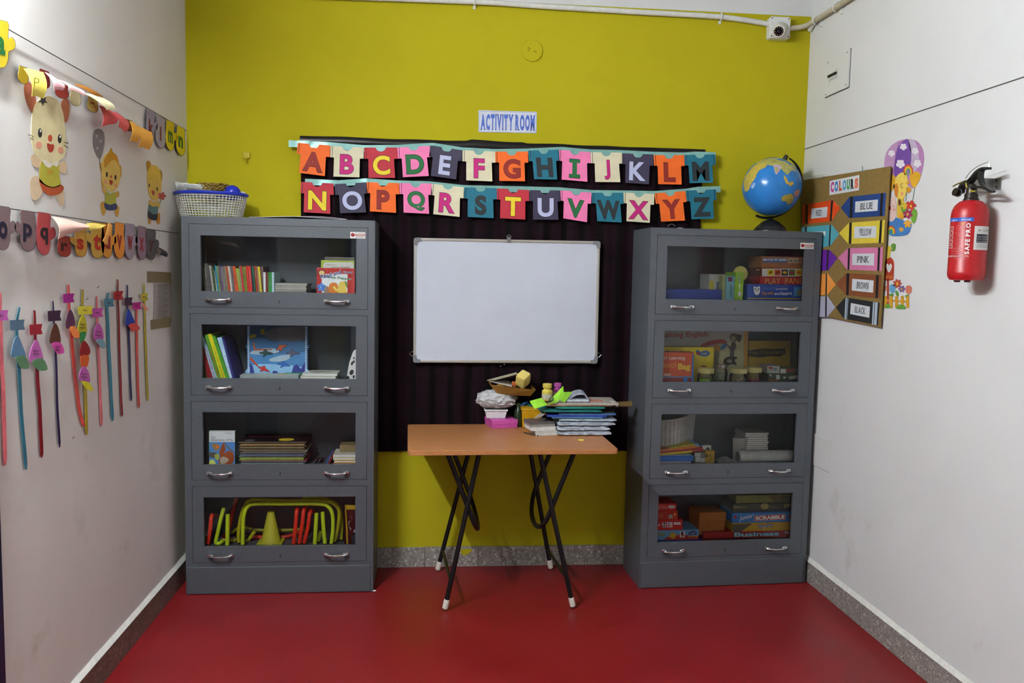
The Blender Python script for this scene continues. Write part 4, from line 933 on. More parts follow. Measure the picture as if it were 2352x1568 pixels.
# paper stacks
ps = pile('writing_pad', CABR, R3, 1310, 1600, 470, 664, ['A8A69C']*13, -.122, .13, SHELF[2]+.001, 'white writing pad behind the paper roll, %s from the top of the pad stack', 'pad', 'stack of white writing pads', .003)
c0 = CABR.px(*R3(1235, 760), -.055); c1 = CABR.px(*R3(2040, 745), -.055); rr = .0215
RF = Frame(CABR.P(c0[0], SHELF[2]+.001+.030, -.084), CABR.v, CABR.u, CABR.n)
m = MB()
path = []
prof = [(.030*math.sin(a), .033*math.cos(a)) for a in [2*PI*k/28 for k in range(28)]]
L_ = c1[0]-c0[0]
for sft, nm in ((0, 0),):
    vs = []
    for x in (0, L_*.5, L_*.502, min(L_, CW-.016-c0[0])):
        for (a, b_) in prof: vs.append(RF.P(a, x, b_))
    fs = []
    for i in range(3):
        for k in range(28): fs.append((i*28+k, i*28+(k+1) % 28, (i+1)*28+(k+1) % 28, (i+1)*28+k))
    fs += [list(range(28)), [3*28+k for k in range(28)]]
    m.add(vs, fs)
rl = tag(m.build('paper_roll', M('C9CBC9', .6), None, smooth=True), 'fat white roll of drawing paper lying across the third shelf', 'paper roll')
MB().prism(Frame(RF.o+CABR.u*-.001, CABR.n, CABR.v, -CABR.u), [(b_*.8, a*.8) for a, b_ in prof], 0, .0008).build('roll_end', M('8E9290', .8), rl)
MB().tube([RF.P(a*1.01, L_*.5, b_*1.01) for a, b_ in prof], .0004, 4, True).build('wrap_seam', M('9A9C9C'), rl)
wp = MB()
def fn(s, t):
    a, b_ = CABR.px(*R3(1170+(1330-1170)*s*(1-.1*t)+60*t*s, 845-(845-545)*t), -.10); b_ = max(b_, SHELF[2]+.001)
    return CABR.P(a, b_, -.13+.02*math.sin(PI*s)+.003*noise.noise(Vector((s*4, t*5, 0)))), CABR.n
wp.sheet(fn, 8, 10, .003)
tag(wp.build('paper_wrap', M('9C9C98', .5), None, smooth=True), 'loose white paper wrap standing beside the pad stack', 'paper')
ss = MB()
def fn(s, t): 
    return CABR.P(CABR.px(*R3(985+(1225-985)*s, 840), -.06)[0]+.02*t*0, SHELF[2]+.003+.020*math.sin(PI*s)*(.4+.6*t), -.05-.08*t), CABR.v
ss.sheet(fn, 8, 6, .0012)
tag(ss.build('paper_sheet', M('A8A8A4', .6), None, smooth=True), 'curled white paper sheet lying between the yellow tag card and the paper roll', 'paper')
cl = MB()
def fn(s, t):
    a, b_ = CABR.px(*R3(1725+(1915-1725)*s, 668-(40)*t*(1-.4*s)), -.13); return CABR.P(a, b_+.004*noise.noise(Vector((s*7, t*3, 5))), -.13+.03*t), CABR.n
cl.sheet(fn, 10, 4, .006)
tag(cl.build('blue_folder', M('26345A', .4), None, smooth=True), 'dark blue plastic folder lying behind the paper roll', 'folder')

# ------------------------------------------------------------------ right bookcase, bottom shelf
g = 'game boxes stacked at the hinge end of the bottom shelf'
b, q = carton('game_box', CABR, R4, (130, 782, 745, 826), -.052, .15, '1F3F9E', 'flat royal blue box under the blue and red box', 'box', g, SHELF[3]); v = q[3]+.0005
b, q = carton('game_box', CABR, R4, (130, 655, 700, 776), -.055, .14, '5A93C0', 'light blue and red game box with a child picture badge', 'box', g, v); v = q[3]+.0005
f = -.0544
dec('red_band', CABR, R4, [(245, 780), (300, 740), (400, 715), (560, 722), (700, 732), (700, 780)], 'B02A1C', f, b); dec('navy_arch', CABR, R4, [(570, 712), (580, 682), (620, 664), (660, 676), (672, 712)], '22305E', f+.0003, b, sm=2)
dec('badge', CABR, R4, rect(458, 672, 520, 748), 'D8D8D4', f+.0005, b); dec('badge', CABR, R4, ell(488, 700, 18, 26), '3A2A22', f+.0009, b); dec('badge', CABR, R4, ell(490, 726, 20, 14), 'B8463A', f+.0011, b)
dec('print', CABR, R4, star(365, 725, 54, 30, 7), 'C8A61E', f+.0005, b); dec('print', CABR, R4, rect(165, 690, 258, 730), '7A8A6A', f+.0005, b); text(CABR, R4, 'FUN', (596, 704), (652, 702), (596, 688), f+.0008, 'C8CCD8', b); text(CABR, R4, 'PUZZLES', (568, 748), (690, 746), (568, 728), f+.0008, 'D8A060', b)
for k, (r, hx, lab) in enumerate([((130, 525, 492, 652), 'B51A18', 'red game box with dice pictures, lowest of three'), ((130, 415, 430, 524), 'AE2A18', 'orange-red game box in the middle of three'), ((130, 318, 414, 414), 'B31C1A', 'red game box with a white oval logo, topmost of three')]):
    b, q = carton('game_box', CABR, R4, r, -.056-.003*k, .12, hx, lab, 'box', g, v); v = q[3]+.0005; f = -.056-.003*k+.0006
    if k == 0:
        text(CABR, R4, 'x 6', (135, 610), (202, 606), (135, 574), f, 'E0C8C0', b); dec('picture', CABR, R4, [(225, 575), (250, 552), (275, 560), (275, 625), (240, 622)], 'C8C8C8', f, b); dec('picture', CABR, R4, rect(288, 552, 362, 620), 'C8C4D0', f, b)
        for c, h2 in (((312, 596), 'B0283A'), ((345, 600), 'D8B020'), ((312, 570), '8A8AA0'), ((258, 572), '22222A'), ((255, 605), '22222A')): dec('picture', CABR, R4, ell(*c, 13, 12), h2, f+.0004, b)
        dec('label', CABR, R4, rect(378, 554, 468, 586), 'D6D6D6', f, b)
    elif k == 1:
        dec('picture', CABR, R4, [(310, 462), (360, 455), (368, 498), (316, 508)], '9AA090', f, b); dec('picture', CABR, R4, ell(390, 452, 17, 15), 'D8A028', f, b); text(CABR, R4, 'PUZZLE', (165, 492), (240, 486), (165, 452), f, 'C8785A', b, 0)
    else:
        text(CABR, R4, 'EINSTEIN', (132, 388), (290, 384), (132, 348), f, 'B89088', b, 0); dec('logo', CABR, R4, ell(352, 357, 46, 20), 'D6D2D0', f, b); text(CABR, R4, 'Frank', (322, 364), (384, 362), (322, 350), f+.0005, '2A2A2A', b, .03)
# cardboard box turned in the middle
cf = CABR.px(*R4(700, 720), -.07); cr = CABR.px(*R4(1045, 720), -.07)
CF = Frame(CABR.P(cf[0], 0, -.075), (CABR.u*math.cos(-.12)+CABR.n*math.sin(-.12)), (0, 0, 1), (CABR.n*math.cos(-.12)-CABR.u*math.sin(-.12)))
h0 = CABR.px(*R4(880, 718), -.07)[1]; h1 = CABR.px(*R4(890, 430), -.07)[1]
CT = CF.at(0, h0, 0).rot(-.035)
g2 = 'game boxes stacked under the word games'
b9, q9 = carton('board_folder', CABR, R4, (790, 778, 2020, 826), -.056, .15, '2A2C38', 'dark folded game board under the red Business box', 'game board', None, SHELF[3])
MB().box(CABR, q9[0], q9[1]-.02, SHELF[3]+.0003, SHELF[3]+.0014, -.0562, -.0554).build('pale_edge', M('8A8A7A'), b9)
b, qB = carton('game_box', CABR, R4, (760, 672, 2020, 775), -.058, .15, 'A01E1E', 'red game box titled Business under the yellow Speller box', 'box', g2, q9[3]+.0005)
f = -.0574
text(CABR, R4, 'Business', (1152, 748), (1738, 728), (1152, 682), f, '12242E', b, .06); text(CABR, R4, 'Business', (1156, 744), (1732, 726), (1156, 686), f+.0005, '8FC0D8', b, .035)
dec('label', CABR, R4, rect(1805, 672, 1890, 700), 'B8A8A4', f, b); dec('dark_edge', CABR, R4, [(760, 764), (1895, 748), (1895, 772), (760, 776)], '3A1418', f, b)
crd = empty('cardboard_box', CT.P(.1, 0, -.05), 'plain brown cardboard box sitting askew beside the word games', 'box')
wb_ = (cr[0]-cf[0])*1.03
MB().box(CT, 0, wb_, 0, (h1-h0)*.62, -.11, 0).build('box_body', M('9A5F28', .7, var=.12), crd, bevel=.001); MB().box(CT, -.0012, wb_+.0012, (h1-h0)*.62+.0004, h1-h0, -.112, .0014).build('lid', M('A2652B', .7, var=.12), crd, bevel=.001)
b, qS = carton('game_box', CABR, R4, (1130, 555, 2020, 668), -.06, .15, 'C39A14', 'yellow game box titled Speller under the blue word game', 'box', g2, qB[3]+.0005)
f = -.0594
dec('dark_wedge', CABR, R4, [(1132, 580), (1380, 570), (1205, 690), (1132, 650)], '5E5A40', f, b); dec('blue_wedge', CABR, R4, [(1132, 640), (1205, 675), (1370, 575), (1390, 572), (1208, 692), (1132, 660)], '3A4A6A', f+.0003, b)
text(CABR, R4, 'Speller', (1468, 645), (1668, 632), (1468, 572), f, '2E2E3C', b, .05); text(CABR, R4, 'Speller', (1472, 642), (1664, 630), (1472, 578), f+.0005, 'A8A8B4', b, .02)
b, qJ = carton('game_box', CABR, R4, (1130, 430, 2020, 566), -.058, .15, '2677C4', 'bright blue game box titled Junior Scrabble', 'box', g2, qS[3]+.0005)
f = -.0574
dec('title_plate', CABR, R4, [(1413, 470), (1815, 446), (1820, 520), (1416, 540)], 'D8CCC8', f, b); dec('title_plate', CABR, R4, [(1418, 474), (1811, 450), (1816, 516), (1420, 535)], 'B01E20', f+.0004, b)
text(CABR, R4, 'SCRABBLE', (1430, 528), (1804, 508), (1430, 480), f+.0009, 'F2F2F0', b, .05)
text(CABR, R4, 'Junior', (1215, 552), (1392, 510), (1230, 478), f+.0003, 'E8EEF4', b, .005); dec('logo', CABR, R4, star(1170, 488, 22, 17, 8), 'B82A24', f, b)
dec('logo', CABR, R4, [(1850, 478), (1900, 470), (1905, 500), (1865, 505)], 'C05A28', f, b)
b, qM = carton('game_box', CABR, R4, (1140, 312, 2020, 402), -.075, .14, '3A3A2E', 'dark olive game box titled Math-o on the blue word game', 'box', g2, qJ[3]+.0005)
f = -.0744
text(CABR, R4, 'Math-o', (1152, 376), (1300, 372), (1152, 342), f, '9A923A', b, .01); dec('picture', CABR, R4, ell(1548, 350, 54, 38), '9A8A3E', f, b); dec('picture', CABR, R4, [(1790, 325), (1900, 310), (1905, 350), (1800, 372)], '8A8038', f, b); dec('stripe', CABR, R4, rect(1612, 356, 1740, 364), '77745E', f, b)
b, qT = carton('game_box', CABR, R4, (1178, 205, 1960, 305), -.085, .13, '77731E', 'olive yellow game box titled Junior Speller topmost of the word games', 'box', g2, qM[3]+.0005)
f = -.0844
text(CABR, R4, 'Junior', (1370, 262), (1570, 255), (1370, 225), f, '5A5648', b, 0); text(CABR, R4, 'SPELLER', (1600, 250), (1838, 242), (1600, 218), f, '6A2A20', b, 0); dec('dark_end', CABR, R4, [(1640, 250), (1660, 230), (1960, 225), (1960, 302), (1640, 302)], '5E5B22', f-.0003, b)

# ------------------------------------------------------------------ globe on the right bookcase
GO = -.13
gc = CABR.px(1773, 429, GO); gr = (CABR.px(1836, 429, GO)[0]-CABR.px(1711, 429, GO)[0])/2
C0 = CABR.P(gc[0], gc[1], GO)
gl = empty('globe', CABR.P(gc[0], TOPV, GO), 'blue tabletop world globe on a black stand on the grey bookcase', 'globe')
MB().ball(C0, gr, 48, 32).build('sphere', M('2C79C2', .22, var=.12, scale=18), gl, smooth=True)
vd = (CAM-C0).normalized(); gx = Vector((0, 0, 1)).cross(vd).normalized(); gy = vd.cross(gx)
def globe_pt(x, y, k=1.004):       # picture-plane offset in units of the radius -> point on the sphere
    r2 = min(.97, x*x+y*y); d = gx*x+gy*y+vd*math.sqrt(1-r2)
    return C0+d.normalized()*gr*k
CHZ = Zm(1680, 330, 3.4848)
def land(pts, hx):
    pts = smooth_poly(pts, 3)
    q = [((x-326)/218, -(y-348)/218) for x, y in pts]
    bm = bmesh.new(); vs = [bm.verts.new((a, b, 0)) for a, b in q]; fa = bm.faces.new(vs); bmesh.ops.triangulate(bm, faces=[fa])
    bmesh.ops.subdivide_edges(bm, edges=bm.edges[:], cuts=3, use_grid_fill=True)
    bm.verts.index_update()
    mb = MB(); mb.add([globe_pt(v.co.x, v.co.y) for v in bm.verts], [[v.index for v in f_.verts] for f_ in bm.faces]); bm.free()
    for fi, f_ in enumerate(mb.f):
        a, b, c = (mb.v[i] for i in f_[:3])
        if (b-a).cross(c-a).dot(a-C0) < 0: mb.f[fi] = f_[::-1]
    mb.build('landmass', M(hx, .35, var=.25, scale=70), gl, recalc=False, smooth=True)
land([(145, 250), (185, 195), (240, 165), (285, 175), (275, 205), (235, 225), (215, 255), (205, 285), (180, 320), (160, 370), (135, 380), (122, 330), (125, 280)], 'B8A648')
land([(200, 170), (250, 148), (330, 138), (420, 150), (470, 195), (490, 240), (462, 230), (430, 262), (405, 240), (372, 215), (350, 250), (330, 200), (290, 190), (262, 180)], 'A9A65A')
land([(335, 190), (380, 195), (378, 225), (352, 262), (336, 222)], 'B7A0C0')
land([(405, 265), (425, 285), (440, 320), (428, 330), (412, 300)], 'C8A840'); land([(440, 320), (470, 312), (475, 330), (450, 345)], 'C8A03A')
land([(398, 425), (430, 405), (470, 402), (482, 430), (470, 465), (445, 478), (430, 455), (402, 450)], 'A89C3C')
land([(178, 345), (196, 318), (208, 325), (192, 360)], '9AB4D4'); land([(485, 385), (520, 370), (518, 410), (492, 420)], 'B08A7A')
# black meridian arm, pole cap, stem and stepped base
AX = (gx*.38+gy*.92).normalized()
AS = (gx*.80-gy*.33-vd*.5).normalized()
arc = [C0+(AX*math.cos(a)+AS*math.sin(a))*(gr*1.10) for a in [(.12+(PI-.05)*k/24) for k in range(25)]]
mb = MB(); mb.tube(arc, [.004+.0055*math.sin(PI*min(1, k/24*1.25)) if k < 20 else .0075 for k in range(25)], 8, flat=.8); mb.build('meridian_arm', M('15161A', .35), gl, smooth=True)
MB().tube([C0+AX*gr*.99, C0+AX*gr*1.16], [.012, .008], 12).build('pole_cap', M('15161A', .35), gl, smooth=True)
BFm = Frame(CABR.P(gc[0], TOPV, GO), CABR.u, CABR.v, CABR.n)
hb = gc[1]-gr*1.12-TOPV
brad = (CABR.px(*CHZ(440, 685), GO)[0]-CABR.px(*CHZ(188, 685), GO)[0])/2
kb = (hb+.004)/.048
MB().lathe(BFm, [(q_[0], q_[1]*kb) for q_ in [(brad, 0), (brad, .005), (brad*.95, .010), (brad*.90, .011), (brad*.86, .017), (brad*.80, .018), (brad*.74, .024), (brad*.64, .027), (brad*.56, .033), (brad*.40, .039), (brad*.20, .044), (.009, .047), (.007, .05)]], 32).build('base', M('17181C', .3), gl, smooth=True)
# a thin wire loop left on the bookcase
m = MB(); R1_ = R1
pw = [CABR.P(*CABR.px(*R1_(x, y), -.06), -.06) for x, y in [(288, 216), (302, 195), (330, 184), (362, 192), (378, 214)]]
pw = [Vector((p.x, p.y, max(p.z, CH+.001))) for p in pw]
tag(MB().tube(curve_pts(pw, 4), .0011, 5).build('wire_loop', M('9A9490', .4, .6), None), 'thin grey wire loop lying on top of the globe bookcase', 'wire')
tag(MB().box(CABR, CABR.px(*R1_(412, 226), -.03)[0], CABR.px(*R1_(460, 226), -.03)[0], CH+.0003, CH+.003, -.04, -.02).build('foil_scrap', M('D8D8D8', .3), None), 'tiny white foil scrap beside the wire loop on the bookcase', 'scrap')

# ------------------------------------------------------------------ folding table
TZ = .732; tr = .032
TBF = Frame((-.170, -.660, 0), (math.cos(tr), math.sin(tr), 0), (-math.sin(tr), math.cos(tr), 0), (0, 0, 1))
TW = .893; TD = .592
tb = empty('folding_table', TBF.P(TW/2, TD/2), 'folding table with an orange-brown wood top and black tube legs', 'table')
def rrect(x0, y0, x1, y1, r, n=5):
    out = []
    for cx, cy, a0 in ((x1-r, y1-r, 0), (x0+r, y1-r, PI/2), (x0+r, y0+r, PI), (x1-r, y0+r, 1.5*PI)):
        for k in range(n+1):
            a = a0+PI/2*k/n; out.append((cx+r*math.cos(a), cy+r*math.sin(a)))
    return out
MB().prism(TBF, rrect(0, 0, TW, TD, .016), TZ-.021, TZ).build('tabletop', M_WOOD, tb, bevel=.0015)
MB().box(TBF, .08, TW-.08, .05, TD-.05, TZ-.03, TZ-.0215).build('under_frame', M('2A2622', .6), tb)
TL = Zm(900, 1020, 3.7328)
YFt, YBk = -.548, -.075
def tp(x, y, Y):
    F = YF(Y); a, b = F.px(*TL(x, y)); return F.P(a, b)
M_LEG = M('17171A', .42, .3)
def leg(xt, yt, xb, yb, Y, nm):
    a, b = tp(xt, yt, Y), tp(xb, yb, Y); d = (a-b).normalized()
    b = b + d*((.012-b.z)/d.z); a = b + d*((TZ-.024-b.z)/d.z)
    lg = MB().tube([b+d*.02, a], .0106, 12).build('leg', M_LEG, tb, smooth=True)
    f = MB(); f.tube([b-d*.004, b, b+d*.034, b+d*.04], [.009, .0128, .0128, .0118], 12); f.build('rubber_foot', M('D9D2C8', .5), lg, smooth=True)
    return b, d
lf = leg(745, 90, 448, 1440, YFt, 'f'); lb = leg(652, 90, 392, 1075, YBk, 'b')
rf = leg(1272, 90, 1552, 1385, YFt, 'f'); rb = leg(1192, 90, 1358, 1040, YBk, 'b')
for (a, da), (b, db) in ((lf, lb), (rf, rb)):
    MB().tube([a+da*.12, b+db*.10], .0075, 8, flat=.5).build('cross_bar', M_LEG, tb, smooth=True)
def brace(tx, bx, side):
    # U-shaped stay: two arms from under the outer end of the top, joined by a rounded bend lower down
    at_, ab = tp(*tx, YFt), tp(*bx, (YFt+YBk)/2)
    d = Vector((ab.x-at_.x, 0, ab.z-at_.z)); d.normalize()
    zt = TZ-.024
    s0 = at_ + d*((zt-at_.z)/d.z)
    Lh = (ab.z-zt)/d.z
    yf, yb = YFt+.01, YBk+.0
    r = .10; pts = [Vector((s0.x, yf, s0.z)), Vector((s0.x, yf, s0.z))+d*(Lh-r)]
    for k in range(1, 12):
        a = PI*k/12; pts.append(Vector((s0.x, (yf+yb)/2-(yb-yf)/2*math.cos(a), s0.z))+d*(Lh-r+r*math.sin(a)))
    pts += [Vector((s0.x, yb, s0.z))+d*(Lh-r), Vector((s0.x, yb, s0.z))]
    MB().tube(pts, .0106, 10).build('brace', M_LEG, tb, smooth=True)
brace((482, 95), (735, 680), 0); brace((1560, 92), (1215, 665), 1)

# ------------------------------------------------------------------ things on the table
TB = Zm(900, 820, 4.0552)
TT = TZ+.0006
def yat(x, y):      # depth at which a pixel meets the table top
    d = FW + RT*((TB(x, y)[0]-W/2)/FPX) + UP*((H/2-TB(x, y)[1])/FPX); t = (TZ-CAM.z)/d.z
    return (CAM+d*t).y
def tbox(name, r, Y, depth, hx, label, cat, base, group=None, ang=0., mat=None, bev=.0012):
    F = YF(Y); x0, y0, x1, y1 = r
    u0 = F.px(*TB(x0, (y0+y1)/2))[0]; u1 = F.px(*TB(x1, (y0+y1)/2))[0]; v1 = F.px(*TB((x0+x1)/2, y0))[1]
    G = Frame(F.P(u0, 0), (math.cos(ang), math.sin(ang), 0), (0, 0, 1), (math.sin(ang), -math.cos(ang), 0))
    o = MB().box(G, 0, u1-u0, base, v1, -depth, 0).build(name, mat or M(hx, .5), None, bevel=bev)
    tag(o, label, cat, group); return o, G, (u1-u0, v1)
yp = yat(1060, 666)
o, G, (w, v1) = tbox('pink_box', (937, 592, 1181, 668), yp, .13, 'C04FA0', 'shallow pink box with a lid on the folding table', 'box', TT, ang=.22)
h = v1-TT
MB().box(G, -.0015, w+.0015, TT+h*.48, v1+.0008, -.1315, .0015).build('lid', M('C653A6', .5), o, bevel=.001)
pt = v1+.0012
yc = yp+.045
F = YF(yc); cx0 = F.px(*TB(868, 500))[0]; cx1 = F.px(*TB(1076, 500))[0]; ct = F.px(*TB(970, 488))[1]
m = MB(); c = (cx0+cx1)/2; hw = (cx1-cx0)/2; d2 = .04
m.add([Vector((c+sx*hw*(.84 if z == 0 else 1), yc+d2+sy*d2*(.85 if z == 0 else 1), pt if z == 0 else ct)) for z in (0, 1) for sy in (-1, 1) for sx in (-1, 1)], [(0, 2, 3, 1), (4, 5, 7, 6), (0, 1, 5, 4), (2, 6, 7, 3), (0, 4, 6, 2), (1, 3, 7, 5)])
o = tag(m.build('plastic_tub', M('D8D8DA', .4), None, bevel=.003), 'small tapered white plastic tub standing on the pink box', 'tub')
MB().box(YF(yc), c-hw*1.05, c+hw*1.05, ct-.008, ct, -2*d2-.004, .004).build('rim', M('DADADC', .4), o, bevel=.002)
# crumpled clear bag
F = YF(yc+.04); bc = F.px(*TB(970, 410)); bw = (F.px(*TB(1145, 410))[0]-bc[0])*1.08; bh = (F.px(*TB(970, 300))[1]-ct)/2
m = MB(); m.ball((bc[0], yc+.04, ct+bh), 1.0, 44, 30)
for i, v in enumerate(m.v):
    d = v-Vector((bc[0], yc+.04, ct+bh)); q = d.normalized()
    k = 1+.16*noise.noise(q*2.2+Vector((3, 1, 7)))+.13*noise.noise(q*6)+.05*noise.noise(q*14)
    m.v[i] = Vector((bc[0]+q.x*bw*k, yc+.04+q.y*.07*k, max(ct+.001, ct+bh+q.z*bh*1.02*k)))
tag(m.build('plastic_bag', M_FILM, None, smooth=True), 'crumpled clear plastic bag piled on the white tub', 'bag')
m = MB(); m.ball((bc[0]+.004, yc+.042, ct+bh*.92), 1.0, 24, 16)
for i, v in enumerate(m.v):
    q = (v-Vector((bc[0]+.004, yc+.042, ct+bh*.92))).normalized(); k = .72+.18*noise.noise(q*4); m.v[i] = Vector((bc[0]+q.x*bw*k, yc+.042+q.y*.05*k, ct+.003+max(0, bh*.92+q.z*bh*.9*k)))
# paper tray on the bag
Ty = yc+.045; F = YF(Ty); 
def tray_pt(x, y, dy): 
    a, b = F.px(*TB(x, y), -dy); return Vector((a, Ty+dy, b))
tz0, tz1 = F.px(*TB(1130, 345))[1], F.px(*TB(1130, 280))[1]
a0, a1 = F.px(*TB(905, 230))[0], F.px(*TB(1322, 285))[0]; e0, e1 = F.px(*TB(985, 345))[0], F.px(*TB(1280, 345))[0]
m = MB(); lft = .022
ring = lambda x0, x1, z0, z1, d: [Vector((x0, Ty-d, z0)), Vector((x1, Ty-d, z1)), Vector((x1, Ty+d, z1)), Vector((x0, Ty+d, z0))]
ou = ring(e0, e1, tz0+.004, tz0, .055); to = ring(a0, a1, tz1+lft, tz1, .085); ti = ring(a0+.006, a1-.006, tz1+lft, tz1, .08); ii = ring(e0+.003, e1-.003, tz0+.006, tz0+.003, .052)
m.add(ou+to+ti+ii, [(0, 3, 2, 1)]+[(i, (i+1) % 4, 4+(i+1) % 4, 4+i) for i in range(4)]+[(4+i, 4+(i+1) % 4, 8+(i+1) % 4, 8+i) for i in range(4)]+[(8+i, 8+(i+1) % 4, 12+(i+1) % 4, 12+i) for i in range(4)]+[(12, 13, 14, 15)])
tag(m.build('paper_tray', M('8A6424', .6), None), 'brown tapered tray balanced on the crumpled plastic bag', 'tray')
def slab(name, pts, dy, th, hx, label, cat, mat=None, group=None, bev=0, ref=None):      # thin plate from pixel corners at the given depths
    ref = Ty if ref is None else ref; P = [YF(ref+d).P(*YF(ref+d).px(*TB(x, y))) for (x, y), d in zip(pts, dy)]
    n = (P[1]-P[0]).cross(P[2]-P[0]).normalized()
    if n.z < 0: n = -n
    N = len(P); m = MB(); m.add(P+[p+n*th for p in P], [list(range(N))[::-1], list(range(N, 2*N))]+[(i, (i+1) % N, N+(i+1) % N, N+i) for i in range(N)])
    return tag(m.build(name, mat or M(hx, .6), None, bevel=bev), label, cat, group)
slab('paper_sheaf', [(915, 228), (1115, 275), (1165, 262), (1080, 225)], [-.05, -.06, .05, .07], .003, 'C8C4BC', 'white paper sheaf lying in the brown tray', 'paper')
slab('paper_sheaf', [(885, 218), (960, 215), (1170, 160), (1160, 145), (1060, 170)], [-.05, -.055, -.02, .03, .05], .003, 'B4AA90', 'dog-eared paper wad tilted up out of the brown tray', 'paper')
slab('clay_piece', [(1115, 275), (1155, 278), (1158, 245), (1118, 240)], [-.04, -.04, -.01, -.01], .010, 'A85A30', 'small orange clay piece beside the yellow sponge', 'clay')
# sponge block
sc0 = YF(Ty-.03).P(*YF(Ty-.03).px(*TB(1222, 205)))
m = MB(); S = (.030, .026, .034); n = 5
from mathutils import Euler
E_ = Euler((.45, -.5, .75)).to_matrix()
grid = {}
bm = bmesh.new(); bmesh.ops.create_cube(bm, size=2); bmesh.ops.subdivide_edges(bm, edges=bm.edges[:], cuts=6, use_grid_fill=True)
bm.verts.index_update()
vs = []
for v in bm.verts:
    c = v.co; l4 = (abs(c.x)**8+abs(c.y)**8+abs(c.z)**8)**.125; c = c/l4
    c = Vector((c.x*S[0], c.y*S[1], c.z*S[2]))*(1+.05*noise.noise(c*60)); vs.append(sc0+E_ @ c)
m.add(vs, [[v.index for v in f.verts] for f in bm.faces]); bm.free()
tag(m.build('sponge', M('DCC870', .9, var=.15, scale=220, bump=.6), None, smooth=True), 'pale yellow sponge block propped in the brown tray', 'sponge')
# dark green bottle behind
def bottle(F, prof, mat, name, lab, capprof, capmat, labprof=None):
    t = empty(name, F.o, lab, 'bottle')
    MB().lathe(F, prof, 24).build('bottle_body', mat, t, smooth=True); MB().lathe(F, capprof, 24).build('cap', capmat, t, smooth=True)
    return t
yb_ = yat(1190, 590)
Fb = YF(-.12); u = Fb.px(*TB(1178, 500))[0]
t = bottle(Frame((u, -.12, TT), (1, 0, 0), (0, 0, 1), (0, -1, 0)), [(.018, 0), (.02, .003), (.02, .075), (.01, .09), (.008, .096)], M('1B2A16', .3), 'glue_bottle', 'dark green bottle standing behind the crumpled bag and yellow tub', [(.009, .0965), (.009, .112), (.006, .114)], M('2A3A1E', .4))
# yellow tub
yt = yat(1290, 662); F = YF(yt); x0, x1 = F.px(*TB(1212, 560))[0], F.px(*TB(1400, 560))[0]; vt = F.px(*TB(1290, 480))[1]
tub = empty('yellow_tub', (x0+.03, yt+.04, TT), 'yellow square tub with a folded rim beside the notebooks', 'tub')
m = MB(); c = (x0+x1)/2; hw = (x1-x0)/2
for (k0, k1, z0, z1) in ((.9, 1., TT, vt-.008),):
    m.add([Vector((c+sx*hw*(k0 if z == 0 else k1), yt+.045+sy*.045*(k0 if z == 0 else k1), z0 if z == 0 else z1)) for z in (0, 1) for sy in (-1, 1) for sx in (-1, 1)], [(0, 2, 3, 1), (4, 5, 7, 6), (0, 1, 5, 4), (2, 6, 7, 3), (0, 4, 6, 2), (1, 3, 7, 5)])
m.build('tub_body', M('C2900F', .4), tub, bevel=.004); MB().box(YF(yt), x0-.003, x1+.003, vt-.009, vt, -.093, .003).build('rim', M('CC9A18', .4), tub, bevel=.002)
# white-wrapped packets and the rest of the pile
ypk = yat(1750, 734); base = TT
def layer(name, x0, x1, ytop, Y, depth, hx, label, cat, base, group=None, wav=.0, ang=0., rough=.45, seed=1):
    F = YF(Y); u0 = F.px(*TB(x0, ytop))[0]; u1 = F.px(*TB(x1, ytop))[0]; v1 = F.px(*TB((x0+x1)/2, ytop))[1]
    h = v1-base; nu, nd_ = 22, 8; m = MB()
    top, bot = [], []
    rim = []
    for j in range(nd_+1):
        for i in range(nu+1):
            s, t = i/nu, j/nd_; ed = min(1, min(s, 1-s)*9+.12)*min(1, min(t, 1-t)*7+.2)
            ed = ed**.5; x = u0+(u1-u0)*s+wav*.5*noise.noise(Vector((t*4, seed, s*3))); y = Y+depth*t+wav*noise.noise(Vector((s*9, seed*2.1, 0)))*(1 if j == 0 else 0)
            x, y = x*math.cos(ang)-(y-Y)*math.sin(ang)+u0*(1-math.cos(ang)), y+(x-u0)*math.sin(ang)
            mid = base+h*.42
            top.append(Vector((x, y, mid+(h*.58*ed if wav else h*.58)+wav*.4*noise.noise(Vector((s*13, t*7, seed)))*ed)))
            bot.append(Vector((x, y, mid-(h*.42*ed if wav else h*.42))))
    K = len(top); w = nu+1; fs = []
    for j in range(nd_):
        for i in range(nu):
            b = j*w+i; fs += [(b, b+1, b+w+1, b+w), (K+b, K+b+w, K+b+w+1, K+b+1)]
    rim = list(range(w))+[j*w+nu for j in range(1, nd_+1)]+[nd_*w+i for i in range(nu-1, -1, -1)]+[j*w for j in range(nd_-1, 0, -1)]
    for i in range(len(rim)): p, q = rim[i], rim[(i+1) % len(rim)]; fs.append((p, K+p, K+q, q))
    m.add(top+bot, fs)
    o = tag(m.build(name, M(hx, rough, var=.12, scale=35), None, smooth=True), label, cat, group)
    return o, v1, (u0, u1)
g = 'white wrapped packets piled on the table'
for k, (x0, x1, yt_) in enumerate([(1555, 2045, 690), (1540, 2035, 648), (1545, 2085, 600), (1560, 2095, 572)]):
    o, base, uu = layer('paper_packet', x0, x1, yt_, ypk+.003*k, .2, ['B8BFC9', 'C0C6CF', 'B6BEC9', 'B4C0CC'][k], 'white plastic-wrapped paper packet, %s from the table top up' % ordn(k+1), 'packet', base, g, .016, .0, .3, k+2)
    base += .0004
    if k < 3: 
        m = MB(); m.tube([Vector((uu[0]+.01, ypk-.001, base-.004)), Vector((uu[0]+.05, ypk-.002, base-.007)), Vector((uu[1]-.04, ypk-.002, base-.006))], .0012, 5); m.build('crease', M('7E96B4', .4), o)
